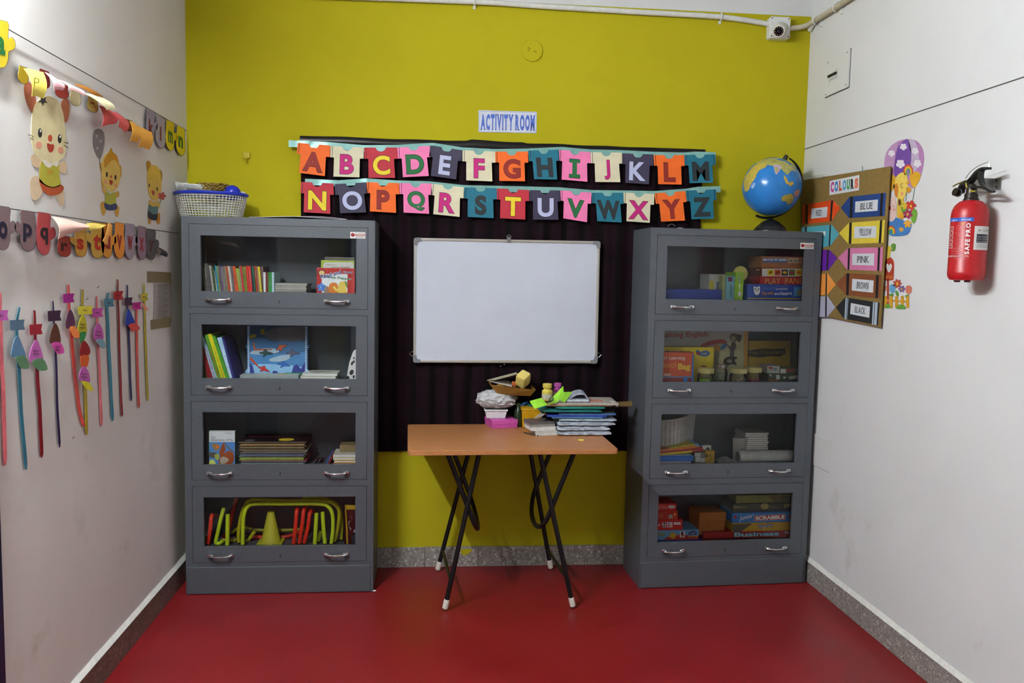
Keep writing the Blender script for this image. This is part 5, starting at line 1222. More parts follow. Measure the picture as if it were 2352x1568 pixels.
for k, (x0, x1, yt_, hx, nm) in enumerate([(1490, 1960, 556, '4E7A94', 'steel blue'), (1448, 2000, 540, '243F9A', 'royal blue'), (1560, 2090, 528, '3F5F8C', 'slate blue')]):
    o, base, uu = layer('file_folder', x0, x1, yt_, ypk+.012-.004*k, .2, hx, '%s plastic folder on top of the white packets' % nm, 'folder', base, 'coloured folders in the table pile', 0, .02*(k-1)); base += .0003
o, base, uu = layer('paper_bundle', 1440, 2080, 512, ypk+.03, .17, '3A3A38', 'dark bundle of papers between the blue and the teal folders', 'papers', base, None, .004); base += .0003
for k, (x0, x1, yt_, hx, nm) in enumerate([(1380, 1960, 486, '1C6A68', 'dark teal'), (1530, 1990, 460, '2A8A7E', 'bright teal')]):
    o, base, uu = layer('file_folder', x0, x1, yt_, ypk+.008, .2, hx, '%s plastic folder under the magazines in the table pile' % nm, 'folder', base, 'coloured folders in the table pile', .006, .02*k, seed=5+k); base += .0003
for k, (x0, x1, yt_, hx, nm) in enumerate([(1440, 2060, 446, '9A7A58', 'tan'), (1500, 2110, 428, 'A8A098', 'pale grey')]):
    o, base, uu = layer('magazine', x0, x1, yt_, ypk+.012, .19, hx, '%s magazine lying on the teal folders' % nm, 'magazine', base, 'magazines on the table pile', 0, .01-.03*k); base += .0003
magtop = base
FT = Frame((0, 0, magtop), (1, 0, 0), (0, 1, 0), (0, 0, 1))
fx0 = YF(ypk+.1).px(*TB(1880, 390))[0]
for k in range(6):
    m = MB().prism(FT, star(fx0+.02*(k % 3)-.01, ypk+.07+.035*(k//3), .013, .005, 5, k), 0, .0007); m.build('red_flower_print', M('C8401E'), o)
o2, b2_, _ = layer('magazine', 1600, 1840, 395, ypk+.03, .12, 'B8BCC4', 'folded blue-white magazine curling up on the table pile', 'magazine', base, 'magazines on the table pile', .010, .03, seed=11)
m = MB()
F = YF(ypk+.04)
rol_ = [F.P(*F.px(*TB(x, y))) for x, y in [(1625, 455), (1640, 405), (1700, 360), (1760, 345), (1800, 355), (1836, 405)]]
cv = curve_pts(rol_, 5)
def fn(s, t):
    i = min(int(s*(len(cv)-1)), len(cv)-2); r = s*(len(cv)-1)-i; p = cv[i].lerp(cv[i+1], r); tt = (cv[i+1]-cv[i]).normalized()
    p = Vector((p.x, p.y, max(p.z, base+.002)))
    return p+Vector((.01, .11, .004))*t, Vector((-tt.z, 0, tt.x))
m.sheet(fn, 24, 4, .004)
tag(m.build('rolled_magazine', M('A8AEBC', .35, var=.35, scale=40), None, smooth=True), 'half-rolled glossy magazine arching over the table pile', 'magazine')
slab('wooden_ruler', [(2060, 425), (2235, 415), (2240, 460), (2070, 462)], [.12, .12, .08, .08], .004, '5E4A26', 'brown wooden strip sticking out of the table pile', 'ruler', ref=ypk)
slab('paper_strip', [(2020, 400), (2105, 432), (2105, 462), (2090, 462), (2080, 440)], [.05, .02, .02, .02, .03], .002, 'C8C4C4', 'white paper strip hanging over the end of the table pile', 'paper', ref=ypk)
# small notebooks in front
yn = yat(1430, 734)
base = TT
for k, (x0, x1, yt_, hx, nm) in enumerate([(1345, 1555, 712, 'C9C8C2', 'cream'), (1340, 1552, 690, 'BDBCB8', 'grey-white'), (1300, 1540, 655, 'D0CFCA', 'white'), (1298, 1535, 632, '8A8680', 'grey'), (1296, 1530, 608, '5A5654', 'dark')]):
    o, base, uu = layer('note_book', x0, x1, yt_, yn+.002*k, .10, hx, '%s edged small notebook in the pile beside the wrapped packets' % nm, 'notebook', base, 'small notebooks on the table', .0, .20+.01*k); base += .0003
MB().prism(Frame((0, 0, base), (1, 0, 0), (0, 1, 0), (0, 0, 1)), [(uu[0]+.01, yn+.03), (uu[0]+.035, yn+.03), (uu[0]+.04, yn+.05), (uu[0]+.012, yn+.05)], -.0004, .0005).build('cover_print', M('8E4A30'), o)
slab('paper_scrap', [(1325, 570), (1385, 520), (1430, 528), (1400, 552)], [-.01, .0, .02, .01], .001, 'C8C8C8', 'torn white paper scrap sticking out above the notebooks', 'paper', ref=ypk)
# paint bottles on the pile
def paintbottle(x, y0, ysh, ycap, yb, hw_, Y, hx, hx2, lab):
    F = YF(Y); u = F.px(*TB(x, ysh))[0]; r = F.px(*TB(x+hw_, ysh))[0]-u; v = [F.px(*TB(x, q))[1] for q in (yb, ysh, ycap, y0)]
    b0 = magtop+.0005
    G = Frame((u, Y, b0), (1, 0, 0), (0, 0, 1), (0, -1, 0))
    t = bottle(G, [(r*.95, 0), (r, .003), (r, v[1]-b0-.006), (r*.7, v[1]-b0), (r*.6, v[2]-b0)], M(hx, .4), 'paint_bottle', lab, [(r*.82, v[2]-b0+.0005), (r*.86, v[2]-b0+.002), (r*.86, v[3]-b0-.002), (r*.78, v[3]-b0)], M(hx2, .4))
    m = MB(); m.lathe(G, [(r*1.01, .006), (r*1.012, .007), (r*1.012, (v[1]-b0)*.62), (r*1.01, (v[1]-b0)*.63)], 24, caps=False); m.build('label', M('B4B09A', .6, var=.3), t)
paintbottle(1448, 246, 300, 285, 395, 50, ypk+.09, 'C8B84A', 'CFBD56', 'yellow capped paint bottle standing on the table pile')
paintbottle(1545, 240, 290, 275, 380, 42, ypk+.15, '9A3C84', 'A64A92', 'purple capped paint bottle beside the yellow one')
# lime paper shapes
LM = '9BE03C'
slab('paper_leaf', [(1283, 410), (1392, 380), (1450, 445), (1330, 482)], [-.02, .03, .0, -.03], .0012, LM, 'flat lime green paper square sliding off the table pile', 'paper', None, 'lime green paper cut-outs', ref=ypk)
slab('paper_leaf', [(1450, 440), (1500, 370), (1595, 268), (1602, 360), (1530, 425)], [-.005, .015, .05, .03, .0], .0012, LM, 'pointed lime green paper standing up against the paint bottle', 'paper', None, 'lime green paper cut-outs', ref=ypk)
slab('paper_leaf', [(1598, 325), (1682, 322), (1608, 422), (1568, 405)], [.03, .06, .015, .005], .0012, LM, 'lime green paper flap beside the rolled magazine', 'paper', None, 'lime green paper cut-outs', ref=ypk)
m = MB(); F = YF(ypk-.012)
for k, (x, y) in enumerate([(1468, 380), (1482, 372), (1496, 368), (1506, 374)]): m.tube(curve_pts([F.P(*F.px(*TB(1448+6*k, 422))), F.P(*F.px(*TB(x-4, 398))), F.P(*F.px(*TB(x, y)))], 4), .0018, 5)
tag(m.build('black_marks', M_INK, None), 'black claw-like doodle in front of the pointed lime paper', 'drawing', None)
m = MB(); F = YF(Ty+.02)
pp = [F.P(*F.px(*TB(x, y))) for x, y in [(1165, 440), (1200, 446), (1225, 436), (1250, 424), (1268, 416)]]
tag(m.tube(curve_pts(pp, 4), [.001]*4+[.004, .006, .008, .007, .006, .008, .007, .006, .007, .006, .005, .004, .003], 8).build('marker', M('1E6FB0', .4), None, smooth=True), 'bright blue toy piece poking out beside the yellow tub', 'toy')
slab('green_cloth', [(1255, 450), (1300, 430), (1400, 480), (1300, 482)], [0, .02, -.02, -.02], .006, '1E5A50', 'dark green cloth tucked behind the yellow tub rim', 'cloth')
d = YF(yat(1290, 715)); tag(MB().tube([Vector((d.px(*TB(1235, 706))[0], yat(1235, 706), TT+.002)), Vector((d.px(*TB(1350, 735))[0], yat(1350, 735), TT+.002))], .0022, 6).build('pencil', M('1F2A2A', .5), None), 'thin dark pencil lying in front of the small notebooks', 'pencil')
P = []
for x, y in [(1730, 773), (1745, 765), (1792, 769), (1780, 784)]: Y_ = yat(x, y); P.append((YF(Y_).px(*TB(x, y))[0], Y_))
tag(MB().prism(Frame((0, 0, TT), (1, 0, 0), (0, 1, 0), (0, 0, 1)), P, 0, .0012).build('sticky_note', M('E2CE4E', .6), None), 'small yellow sticky note lying on the bare table top', 'note')

# ------------------------------------------------------------------ dark curtain behind the board
cx0, cx1, cz0, cz1 = -.702, 1.243, .588, 2.078
ct = empty('curtain', (.27, -.03, cz0), 'dark maroon checked curtain hung flat on the green wall', 'curtain')
nu, nv = 240, 10
def fold(x, t):
    return .012*math.sin(x*34+1.5*math.sin(x*7))*(.35+.65*(1-t))+.006*math.sin(x*81+2)
def fn(s, t):
    x = cx0+(cx1-cx0)*s; z = cz0+(cz1-cz0)*t
    return Vector((x, -.016-fold(x, t)*.62, z)), Vector((0, -1, 0))
MB().sheet(fn, nu, nv, .002).build('cloth', M_CURT, ct, smooth=True)
hd = MB()
def fn(s, t):
    x = cx0-.004+(cx1-cx0+.012)*s; top = cz1+.018+.006*noise.noise(Vector((x*5, 1, 0)))+(.006 if .40 < s < .55 else 0)
    return Vector((x, -.020-.010*math.sin(PI*t), cz1-.026+(top-cz1+.026)*t)), Vector((0, -1, 0))
hd.sheet(fn, 80, 5, .003); hd.build('header_band', M('100D0F', .35), ct, smooth=True)

# ------------------------------------------------------------------ letter T-shirts on two teal ribbons
T1, T2 = Zm(640, 290, 4.3556), Zm(1160, 290, 4.523)
O, CR, RE, PK, SL, TE = 'EE6A1E', 'DCD6B6', 'B62A3A', 'F07FB4', '37324A', '156A80'
LET = {O: '8E241C', CR: 'C02078', RE: 'E6D02E', PK: '1E6A38', SL: 'B6BCDC', TE: '242A2C'}
CN = {O: 'orange', CR: 'cream', RE: 'crimson', PK: 'pink', SL: 'dark slate', TE: 'teal'}
def a1(x, y): return T1(x, y)
def a2(x, y): return T2(x, y)
tees = [('A', O, a1(190, 165), a1(517, 192), a1(205, 465), a1(462, 497)), ('B', CR, a1(520, 195), a1(852, 212), a1(548, 502), a1(808, 510)), ('C', RE, a1(857, 212), a1(1185, 212), a1(900, 515), a1(1165, 515)),
 ('D', PK, a1(1187, 212), a1(1510, 195), a1(1243, 508), a1(1502, 497)), ('E', SL, a1(1518, 190), a1(1842, 240), a1(1522, 495), a1(1775, 530)), ('F', CR, a1(1840, 238), a1(2165, 252), a1(1877, 540), a1(2138, 550)),
 ('G', O, a1(2167, 252), a2(238, 262), a1(2208, 545), a2(208, 570)), ('H', TE, a2(240, 252), a2(560, 242), a2(302, 548), a2(542, 552)), ('I', PK, a2(562, 243), a2(888, 268), a2(588, 552), a2(855, 575)),
 ('J', CR, a2(890, 268), a2(1213, 272), a2(938, 577), a2(1198, 580)), ('K', SL, a2(1217, 280), a2(1545, 292), a2(1250, 585), a2(1495, 602)), ('L', O, a2(1545, 298), a2(1862, 298), a2(1592, 600), a2(1835, 604)), ('M', TE, a2(1862, 298), a2(2185, 290), a2(1918, 590), a2(2162, 585)),
 ('N', RE, a1(222, 555), a1(548, 572), a1(250, 858), a1(517, 875)), ('O', SL, a1(560, 578), a1(878, 560), a1(615, 868), a1(875, 860)), ('P', O, a1(882, 558), a1(1205, 568), a1(913, 850), a1(1175, 865)),
 ('Q', PK, a1(1210, 568), a1(1530, 572), a1(1250, 862), a1(1505, 875)), ('R', CR, a1(1532, 575), a1(1852, 608), a1(1547, 878), a1(1810, 905)), ('S', TE, a1(1858, 612), a1(2182, 618), a1(1890, 905), a1(2150, 918)),
 ('T', RE, a1(2185, 620), a2(250, 662), a1(2215, 918), a2(210, 968)), ('U', SL, a2(255, 662), a2(575, 665), a2(290, 968), a2(555, 970)), ('V', PK, a2(578, 665), a2(898, 688), a2(605, 955), a2(852, 995)),
 ('W', TE, a2(900, 690), a2(1228, 690), a2(958, 985), a2(1212, 998)), ('X', CR, a2(1232, 688), a2(1552, 702), a2(1262, 985), a2(1503, 1002)), ('Y', O, a2(1555, 695), a2(1875, 672), a2(1622, 990), a2(1870, 978)), ('Z', TE, a2(1880, 668), a2(2192, 655), a2(1938, 965), a2(2170, 958))]
TO = .046
def ribbon(pts, wpx, label):
    m = MB(); n = len(pts)
    P = []
    for k, (x, y) in enumerate(pts): P.append((BACK.px(x, y, TO-.006), BACK.px(x, y+wpx, TO-.006)))
    def fn(s, t):
        i = min(int(s*(n-1)), n-2); r = s*(n-1)-i
        a = Vector(P[i][0]).lerp(Vector(P[i+1][0]), r); b = Vector(P[i][1]).lerp(Vector(P[i+1][1]), r); q = b.lerp(a, t)
        return BACK.P(q.x, q.y, TO-.006+.002*math.sin(s*60)*(t-.3)), BACK.n
    m.sheet(fn, (n-1)*4, 3, .0008)
    return tag(m.build('ribbon', M_TEALR, None, smooth=True), label, 'ribbon', 'shiny teal ribbons of the letter garlands')
r1 = [a1(100, 140), a1(190, 143), a1(290, 143), a1(330, 148), a1(520, 160), a1(850, 188), a1(1180, 186), a1(1510, 166), a1(1560, 168), a1(1840, 210), a1(2165, 228), a2(238, 230), a2(590, 214), a2(890, 240), a2(1265, 250), a2(1545, 265), a2(1860, 272), a2(1970, 262), a2(2188, 270)]
r2 = [a1(265, 525), a1(400, 530), a1(600, 540), a1(875, 520), a1(900, 522), a1(1200, 542), a1(1510, 550), a1(1850, 588), a1(2182, 595), a2(120, 622), a2(545, 632), a2(900, 662), a2(1245, 666), a2(1555, 672), a2(1880, 648), a2(2000, 628), a2(2238, 622)]
ribbon(r1, 15, 'shiny teal ribbon carrying the T-shirt letters A to M'); ribbon(r2, 14, 'shiny teal ribbon carrying the T-shirt letters N to Z')
neck = [(.345, 0), (.36, .045), (.385, .085), (.43, .118), (.5, .135), (.57, .118), (.615, .085), (.64, .045), (.66, 0)]
for ch, hx, tl, trr, bl, br in tees:
    uv = [Vector(BACK.px(*p, TO)) for p in (tl, trr, bl, br)]
    def Q(u, v):
        top = uv[0].lerp(uv[1], u); bot = uv[2]+(uv[3]-uv[2])*((u-.115)/.77); return top.lerp(bot, v)
    shp = [(0, .015), (.02, 0)] + neck + [(.98, 0), (1, .015), (1, .37), (.885, .375), (.885, 1), (.115, 1), (.115, .375), (0, .37)]
    mb = MB(); mb.prism(BACK, [tuple(Q(*p)) for p in shp], TO-.0012, TO)
    lab = '%s paper T-shirt card with the letter %s' % (CN[hx], ch)
    o = tag(mb.build('letter_shirt', M(hx, .65, var=.05, scale=25), None), lab, 'letter card', 'T-shirt alphabet cards')
    vs, fs, asp = tgeo(ch, .03)
    hgt = (Q(.5, .27)-Q(.5, .90)).length; wid = (Q(.885, .6)-Q(.115, .6)).length
    du = min(.88, hgt*asp/wid*(1.0 if ch not in 'I' else 1.0))*.77
    cxn = .5
    if ch == 'I':
        sh_ = [(.34, .29), (.66, .29), (.66, .40), (.565, .40), (.565, .78), (.66, .78), (.66, .90), (.34, .90), (.34, .78), (.435, .78), (.435, .40), (.34, .40)]
        for g_, hx2, oo in ((1.07, '1A1418', TO+.0004), (1, LET[hx], TO+.0009)):
            MB().prism(BACK, [tuple(Q(.5+(a-.5)*g_, .595+(b-.595)*g_)) for a, b in sh_], oo-.0006, oo).build('letter' if g_ == 1 else 'letter_outline', M(hx2, .65, var=.05), o)
    else:
        for bold, g_, hx2, oo, nm in ((.048, 1.05, '1A1418', TO+.0004, 'letter_outline'), (.034, 1.0, LET[hx], TO+.0009, 'letter')):
            w2 = du/2*g_; h2 = .32*g_
            textuv(BACK, ch, Q(cxn-w2, .585+h2), Q(cxn+w2, .585+h2), Q(cxn-w2, .585-h2), oo, M(hx2, .65, var=.05), o, nm, bold)
    for a, b, c, d in ((.055, .0, .055, .37),):
        p, q = Q(a, b), Q(c, d); w_ = (q-p).normalized(); nn = Vector((-w_.y, w_.x))*.0011
        MB().prism(BACK, [tuple(p+nn), tuple(p-nn), tuple(q-nn), tuple(q+nn)], TO-.0002, TO+.0005).build('sleeve_seam', M_INK, o)
    if ch in 'MZ':
        p, q = Q(.945, .0), Q(.945, .37); nn = Vector((.0011, 0)); MB().prism(BACK, [tuple(p+nn), tuple(p-nn), tuple(q-nn), tuple(q+nn)], TO-.0002, TO+.0005).build('sleeve_seam', M_INK, o)

# ------------------------------------------------------------------ whiteboard
WBF = BACK; wo = .046
ca, cb, cc, cd_ = [WBF.px(x, y, wo) for x, y in ((953, 547), (1379, 555), (948, 833), (1372, 835))]
wx, wz = -.165, 1.031
ang = .0045
WF = Frame(WBF.P((ca[0]+cc[0])/2, (cc[1]+cd_[1])/2, wo), (math.cos(ang), 0, math.sin(ang)), (-math.sin(ang), 0, math.cos(ang)), (0, -1, 0))
ww = ((cb[0]-ca[0])+(cd_[0]-cc[0]))/2; wh = ((ca[1]-cc[1])+(cb[1]-cd_[1]))/2
wbd = empty('whiteboard', WF.P(ww/2, 0), 'blank whiteboard with aluminium frame and grey corners', 'whiteboard')
MB().box(WF, .006, ww-.006, .006, wh-.006, -.008, .001).build('writing_surface', M('C4CBD8', .25, var=.03, scale=6, spec=.5), wbd)
fr = .0135
def rail(a0, b0, a1_, b1_, hor):
    m = MB(); m.box(WF, a0, a1_, b0, b1_, -.010, .004)
    if hor: m.box(WF, a0, a1_, b0+.0035, b1_-.0035, .004, .0065)
    else: m.box(WF, a0+.0035, a1_-.0035, b0, b1_, .004, .0065)
    m.build('frame_rail', M_ALU, wbd, bevel=.001)
rail(.03, 0, ww-.03, fr, 1); rail(.03, wh-fr, ww-.03, wh, 1); rail(0, .03, fr, wh-.03, 0); rail(ww-fr, .03, ww, wh-.03, 0)
for sx in (0, 1):
    for sy in (0, 1):
        q = [(0, .036), (0, .010), (.003, .003), (.010, 0), (.036, 0), (.036, .0155), (.026, .0165), (.019, .020), (.0165, .026), (.0155, .036)]
        q = [((-.001+x) if not sx else ww+.001-x, (-.001+y) if not sy else wh+.001-y) for x, y in q]
        MB().prism(WF, q, -.012, .009).build('corner_cap', M('77797C', .5), wbd, bevel=.0012)
MB().box(WF, ww*.505-.009, ww*.505+.009, wh-.014, wh+.010, -.010, .010).build('hanger_clip', M('6A6C6E', .5), wbd, bevel=.001)
u_ = ww*.505
MB().tube([WF.P(u_-.012, wh+.012, 0), WF.P(u_+.012, wh+.012, 0), WF.P(u_+.011, wh+.015, 0), WF.P(u_, wh+.024, 0), WF.P(u_-.011, wh+.015, 0)], .0013, 6, True).build('hanger_ring', M_CHROME, wbd)
for s, u_ in ((-1, 0), (1, ww)):
    MB().tube([WF.P(u_, .055, 0), WF.P(u_+s*.010, .05, 0), WF.P(u_+s*.019, .042, 0), WF.P(u_+s*.008, .03, 0), WF.P(u_, .033, 0)], .0011, 6).build('hook', M_CHROME, wbd)
for dx, dz in ((.49, -.008), (.47, -.016)): MB().ball(WF.P(ww*dx, dz, -.004), .003, 8, 6).build('screw', M_CHROME, wbd)

# ------------------------------------------------------------------ sign, round cover, hook on the green wall
p = [BACK.px(*q, 0) for q in ((1099, 253), (1233, 257), (1232, 306), (1099, 303))]
sg = tag(MB().prism(BACK, p, .0002, .0018).build('room_sign', M('CDD3E0', .5), None), 'white paper sign reading ACTIVITY ROOM on the green wall', 'sign')
UPZ = Zm(1060, 0, 2.4)
for a, b in (((98, 612), (412, 620)), ((98, 727), (411, 731)), ((98, 612), (98, 727)), ((412, 620), (411, 731))): dec('border_line', BACK, UPZ, thick([a, b], 2), '8A94C8', .0022, sg)
def serif(word_pts): pass
text(BACK, UPZ, 'ACTIVITY', (104, 716), (286, 719), (105, 628), .0024, '4A68C0', sg, .055, serif=True)
text(BACK, UPZ, 'ROOM', (295, 719), (405, 721), (296, 632), .0024, '4A68C0', sg, .055, serif=True)
c = BACK.px(1222, 117, 0); r = BACK.px(1246, 117, 0)[0]-c[0]
cp = tag(MB().lathe(Frame(BACK.P(*c, 0), (1, 0, 0), (0, -1, 0), (0, 0, 1)), [(r, 0), (r, .006), (r*.96, .008)], 40).build('wall_cover', M_GREEN, None, smooth=True), 'round cover plate painted the same yellow-green as the wall', 'cover plate')
for dx, dz in ((-.019, .012), (-.011, .008), (.010, -.002), (-.018, -.002), (.018, -.006)): MB().prism(BACK, ell(c[0]+dx, c[1]+dz, .0026, n=8), .0076, .0086).build('screw_hole', M('3A3408', .8), cp)
a = BACK.px(567, 362, 0)
hk = empty('wall_hook', BACK.P(*a, 0), 'small hook painted yellow-green left on the green wall', 'hook')
MB().box(BACK, a[0]-.016, a[0]+.016, a[1]-.004, a[1]+.024, 0, .014).build('plate', M('B9AA2C', .6), hk, bevel=.003); MB().tube([BACK.P(a[0], a[1], .004), BACK.P(a[0]+.002, a[1]-.012, .018), BACK.P(a[0]+.002, a[1]-.016, .03), BACK.P(a[0]+.002, a[1]-.008, .036)], .005, 8).build('prong', M_GREEN, hk, smooth=True)

# ------------------------------------------------------------------ conduit, clips and security camera near the ceiling
PV = M('D6D8D4', .35); PVY = M('B9B29A', .4, var=.15)
def conduit(pts, r, label, mat):
    return tag(MB().tube(pts, r, 14).build('conduit_pipe', mat, None, smooth=True), label, 'pipe', 'white conduit pipes near the ceiling')
po = .020
pp = [BACK.P(*BACK.px(x, y, po), po) for x, y in ((-900, -92), (450, -18), (1060, 3), (1240, 14), (1450, 27), (1655, 39), (1775, 57))]
conduit(curve_pts(pp[1:], 5), .0125, 'long white conduit pipe running above the ACTIVITY ROOM sign to the security camera', PV)
for x, y in ((1090, 4), (1656, 39)):
    q = BACK.px(x, y, po); m = MB(); m.tube([BACK.P(q[0]+.0, q[1]+po*.86*math.sin(a), po+.016*math.cos(a)) for a in [-PI/2+PI*k/10 for k in range(11)]], .0035, 6); m.box(BACK, q[0]-.006, q[0]+.006, q[1]-.030, q[1]-.014, 0, .006)
    tag(m.build('pipe_clip', PV, None), 'small white saddle clip on the long conduit pipe' + (', over the sign' if x < 1200 else ', next to the security camera'), 'clip', 'conduit saddle clips')
bc_ = BACK.px(1792, 63, .045)
cmr = empty('security_camera', BACK.P(bc_[0], bc_[1]-.05, 0), 'white security camera on a square wall box near the ceiling', 'camera')
hs = .052
MB().prism(BACK.at(bc_[0], bc_[1], 0), rrect(-hs, -hs, hs, hs, .012), 0, .045).build('wall_box', M('D8DAD8', .35), cmr, bevel=.004)
for sx, sy in ((-1, 1), (1, 1), (1, -1), (-1, -1)): MB().prism(BACK.at(bc_[0], bc_[1], 0), ell(sx*(hs-.01), sy*(hs-.01), .0032, n=10), .0449, .0462).build('screw', M('5A5A58'), cmr)
tgt = (Vector((-.2, -3.2, .9))-BACK.P(bc_[0], bc_[1], .06)).normalized()
c0 = BACK.P(bc_[0]+.004, bc_[1]-.002, .04)
MB().tube([c0, c0+tgt*.02, c0+tgt*.066, c0+tgt*.07], [.030, .031, .031, .028], 24).build('camera_barrel', M('D4D2C4', .35), cmr, smooth=True)
MB().tube([c0+tgt*.0695, c0+tgt*.0715], .0225, 24).build('lens_face', M('0E0E10', .15), cmr)
s1 = tgt.cross(Vector((0, 0, 1))).normalized(); s2 = s1.cross(tgt)
for k in range(10):
    a = 2*PI*k/10; MB().ball(c0+tgt*.0716+(s1*math.cos(a)+s2*math.sin(a))*.0175, .0018, 8, 6).build('infrared_led', M('C8C8C8', .3), cmr)
MB().ball(c0+tgt*.0705, .009, 14, 10).build('lens', M('1A1A2A', .05), cmr, smooth=True)
e0 = BACK.P(*BACK.px(1808, 66, .022), .022); ro = .022
e1 = [RIGHT.P(*RIGHT.px(x, y, ro), ro) for x, y in ((1872, 47), (1925, 13), (1990, -30), (2150, -130), (2500, -352))]
conduit(curve_pts([e0, Vector((XR-.05, -.03, (e0.z+e1[0].z)/2+.0))]+e1, 5), .0125, 'yellowed conduit pipe climbing along the right wall from the security camera', PVY)
for x, y in ((1876, 45), (1922, 15)):
    q = RIGHT.px(x, y, ro); m = MB(); m.tube([RIGHT.P(q[0]+.012*math.sin(a), q[1]+.018*math.sin(a), ro+.017*math.cos(a)) for a in [-PI/2+PI*k/10 for k in range(11)]], .0035, 6); m.box(RIGHT, q[0]+.004, q[0]+.02, q[1]-.035, q[1]-.014, 0, .008)
    tag(m.build('pipe_clip', PV, None), 'white saddle clip on the yellowed pipe, ' + ('close to the corner' if x < 1900 else 'higher up the right wall'), 'clip', 'conduit saddle clips')
q = RIGHT.px(1865, 61, .012); tag(MB().tube([RIGHT.P(q[0]-.02, q[1]-.01, .014), RIGHT.P(q[0]+.028, q[1]+.012, .014)], [.012, .010], 12).build('cable_stub', PV, None, smooth=True), 'short white conduit stub below the yellowed pipe in the corner', 'pipe')

# ------------------------------------------------------------------ breaker panel and blank plate on the right wall
def rq(z, pts, off): return [RIGHT.px(*z(*p), off) for p in pts]
p = rq(PX, [(1900, 134), (1953, 121), (1952, 203), (1898, 220)], .0)
u0, u1 = (p[0][0]+p[3][0])/2, (p[1][0]+p[2][0])/2; v0, v1 = (p[2][1]+p[3][1])/2, (p[0][1]+p[1][1])/2
bpn = empty('breaker_panel', RIGHT.P(u0, v0), 'white flush electrical breaker panel high on the right wall', 'breaker panel')
MB().box(RIGHT, u0-.003, u1+.003, v0-.003, v1+.003, 0, .0015).build('shadow_gap', M('3A3834'), bpn)
w_, h_ = u1-u0, v1-v0; a0, a1_, b0, b1_ = u0+w_*.18, u0+w_*.56, v0+h_*.36, v0+h_*.62
m = MB(); m.box(RIGHT, u0, a0, v0, v1, .001, .008); m.box(RIGHT, a1_, u1, v0, v1, .001, .008); m.box(RIGHT, a0, a1_, v0, b0, .001, .008); m.box(RIGHT, a0, a1_, b1_, v1, .001, .008)
m.build('cover_plate', M('D2D3D2', .7, var=.02), bpn); MB().box(RIGHT, a0, a1_, b0, b1_, .001, .004).build('breaker_bed', M('C8C8C4', .5), bpn)
for k in range(4):
    x = a0+(a1_-a0)*(k+.1)/4; MB().box(RIGHT, x, x+(a1_-a0)*.2, b0+(b1_-b0)*.25, b1_-.002, .004, .011).build('breaker', M('D8D8D8', .4), bpn); MB().box(RIGHT, x+.001, x+(a1_-a0)*.2-.001, b0+(b1_-b0)*.45, b0+(b1_-b0)*.72, .010, .018).build('breaker_toggle', M('15151A', .4), bpn)
for x, y in ((.1, .93), (.92, .93), (.92, .08), (.06, .06)): MB().prism(RIGHT, ell(u0+w_*x, v0+h_*y, .003, n=8), .0078, .009).build('screw', M('4A4844'), bpn)
p = rq(PX, [(1884, 1000), (1909, 1012), (1907, 1086), (1884, 1070)], 0)
tag(MB().box(RIGHT, p[0][0]-.1, p[1][0], p[2][1], p[1][1], 0, .006).build('blank_plate', M('D2D2D1', .7, var=.02), None, bevel=.002), 'plain white blank wall plate low on the right wall beside the bookcase', 'wall plate')
# thin dark joint lines at lintel height on both side walls
tag(MB().box(RIGHT, .0, 4.2, HW-.0018, HW+.0018, -.001, .002).build('trim_5', M('4A4742', .8), None), kind='structure')

# ------------------------------------------------------------------ left wall: letter mittens on strings
A1, A2 = Zm(0, 0, 2.529), Zm(0, 600, 3.136)
LO = .012
def string(pts, label):
    P = [LEFT.P(*LEFT.px(*A1(x, y), .008), .008) for x, y in pts]
    return tag(MB().tube(P, .0016, 5).build('string', M('4E4A48', .7), None), label, 'string', 'strings of the mitten letters')
string([(-150, 58), (62, 178), (400, 370), (800, 596), (1084, 760)], 'thin dark string of the upper mitten letter row on the left wall')
string([(-120, 1185), (0, 1203), (300, 1247), (600, 1292), (1035, 1355)], 'thin dark string of the lower mitten letter row on the left wall')
# mitten outline in a unit box (x right, y down); thumb on the right unless flipped
MIT = [(.10, 0), (.70, 0), (.72, .22), (.74, .36), (.86, .30), (.98, .36), (1.0, .48), (.90, .56), (.74, .62), (.72, .78), (.62, .94), (.42, 1.0), (.20, .95), (.06, .80), (.02, .55), (.06, .25)]
def mitten(x0, y0, x1, y1, hx, ch, lhx, lab, flip=False, shear=0., curl=0., lo=LO, thumb=True):
    pts = MIT if thumb else [(.12, 0), (.88, 0), (.92, .3), (1.0, .55), (.95, .82), (.72, .97), (.5, 1.0), (.28, .97), (.05, .82), (0, .55), (.08, .3)]
    pts = [((1-a) if flip else a, b) for a, b in pts]
    out = []
    q0 = [(x0+(x1-x0)*a, y0+(y1-y0)*b+shear*(a-.5)) for a, b in pts]
    q0 = [q0[0], q0[1]] + smooth_poly(q0, 3)[4:-2]
    for k, (col, of) in enumerate((('2A2226', lo), (hx, lo+.0007))):
        q = outset(q0, 2.0) if k == 0 else q0
        out.append(MB().prism(LEFT, pxpoly(LEFT, A1, q, of), of-.0008, of).build('mitten_card' if k == 0 else 'mitten_face', M(col, .6, var=.06), None if k == 0 else out[0]))
    tag(out[0], lab, 'letter card', 'mitten letter cards')
    if ch:
        cxn = .42 if thumb else .5
        if flip: cxn = 1-cxn
        w = (x1-x0)*(.40 if thumb else .5); h = (y1-y0)*(.40 if ch not in 'lktp' else .46); cx_ = x0+(x1-x0)*cxn; cy = y0+(y1-y0)*.54+shear*(cxn-.5)
        if ch == 'l': w *= .35
        text(LEFT, A1, ch, (cx_-w/2, cy+h/2-shear*w/(x1-x0)/2), (cx_+w/2, cy+h/2+shear*w/(x1-x0)/2), (cx_-w/2, cy-h/2-shear*w/(x1-x0)/2), lo+.0012, lhx, out[0], .04, name='letter')
    return out[0]
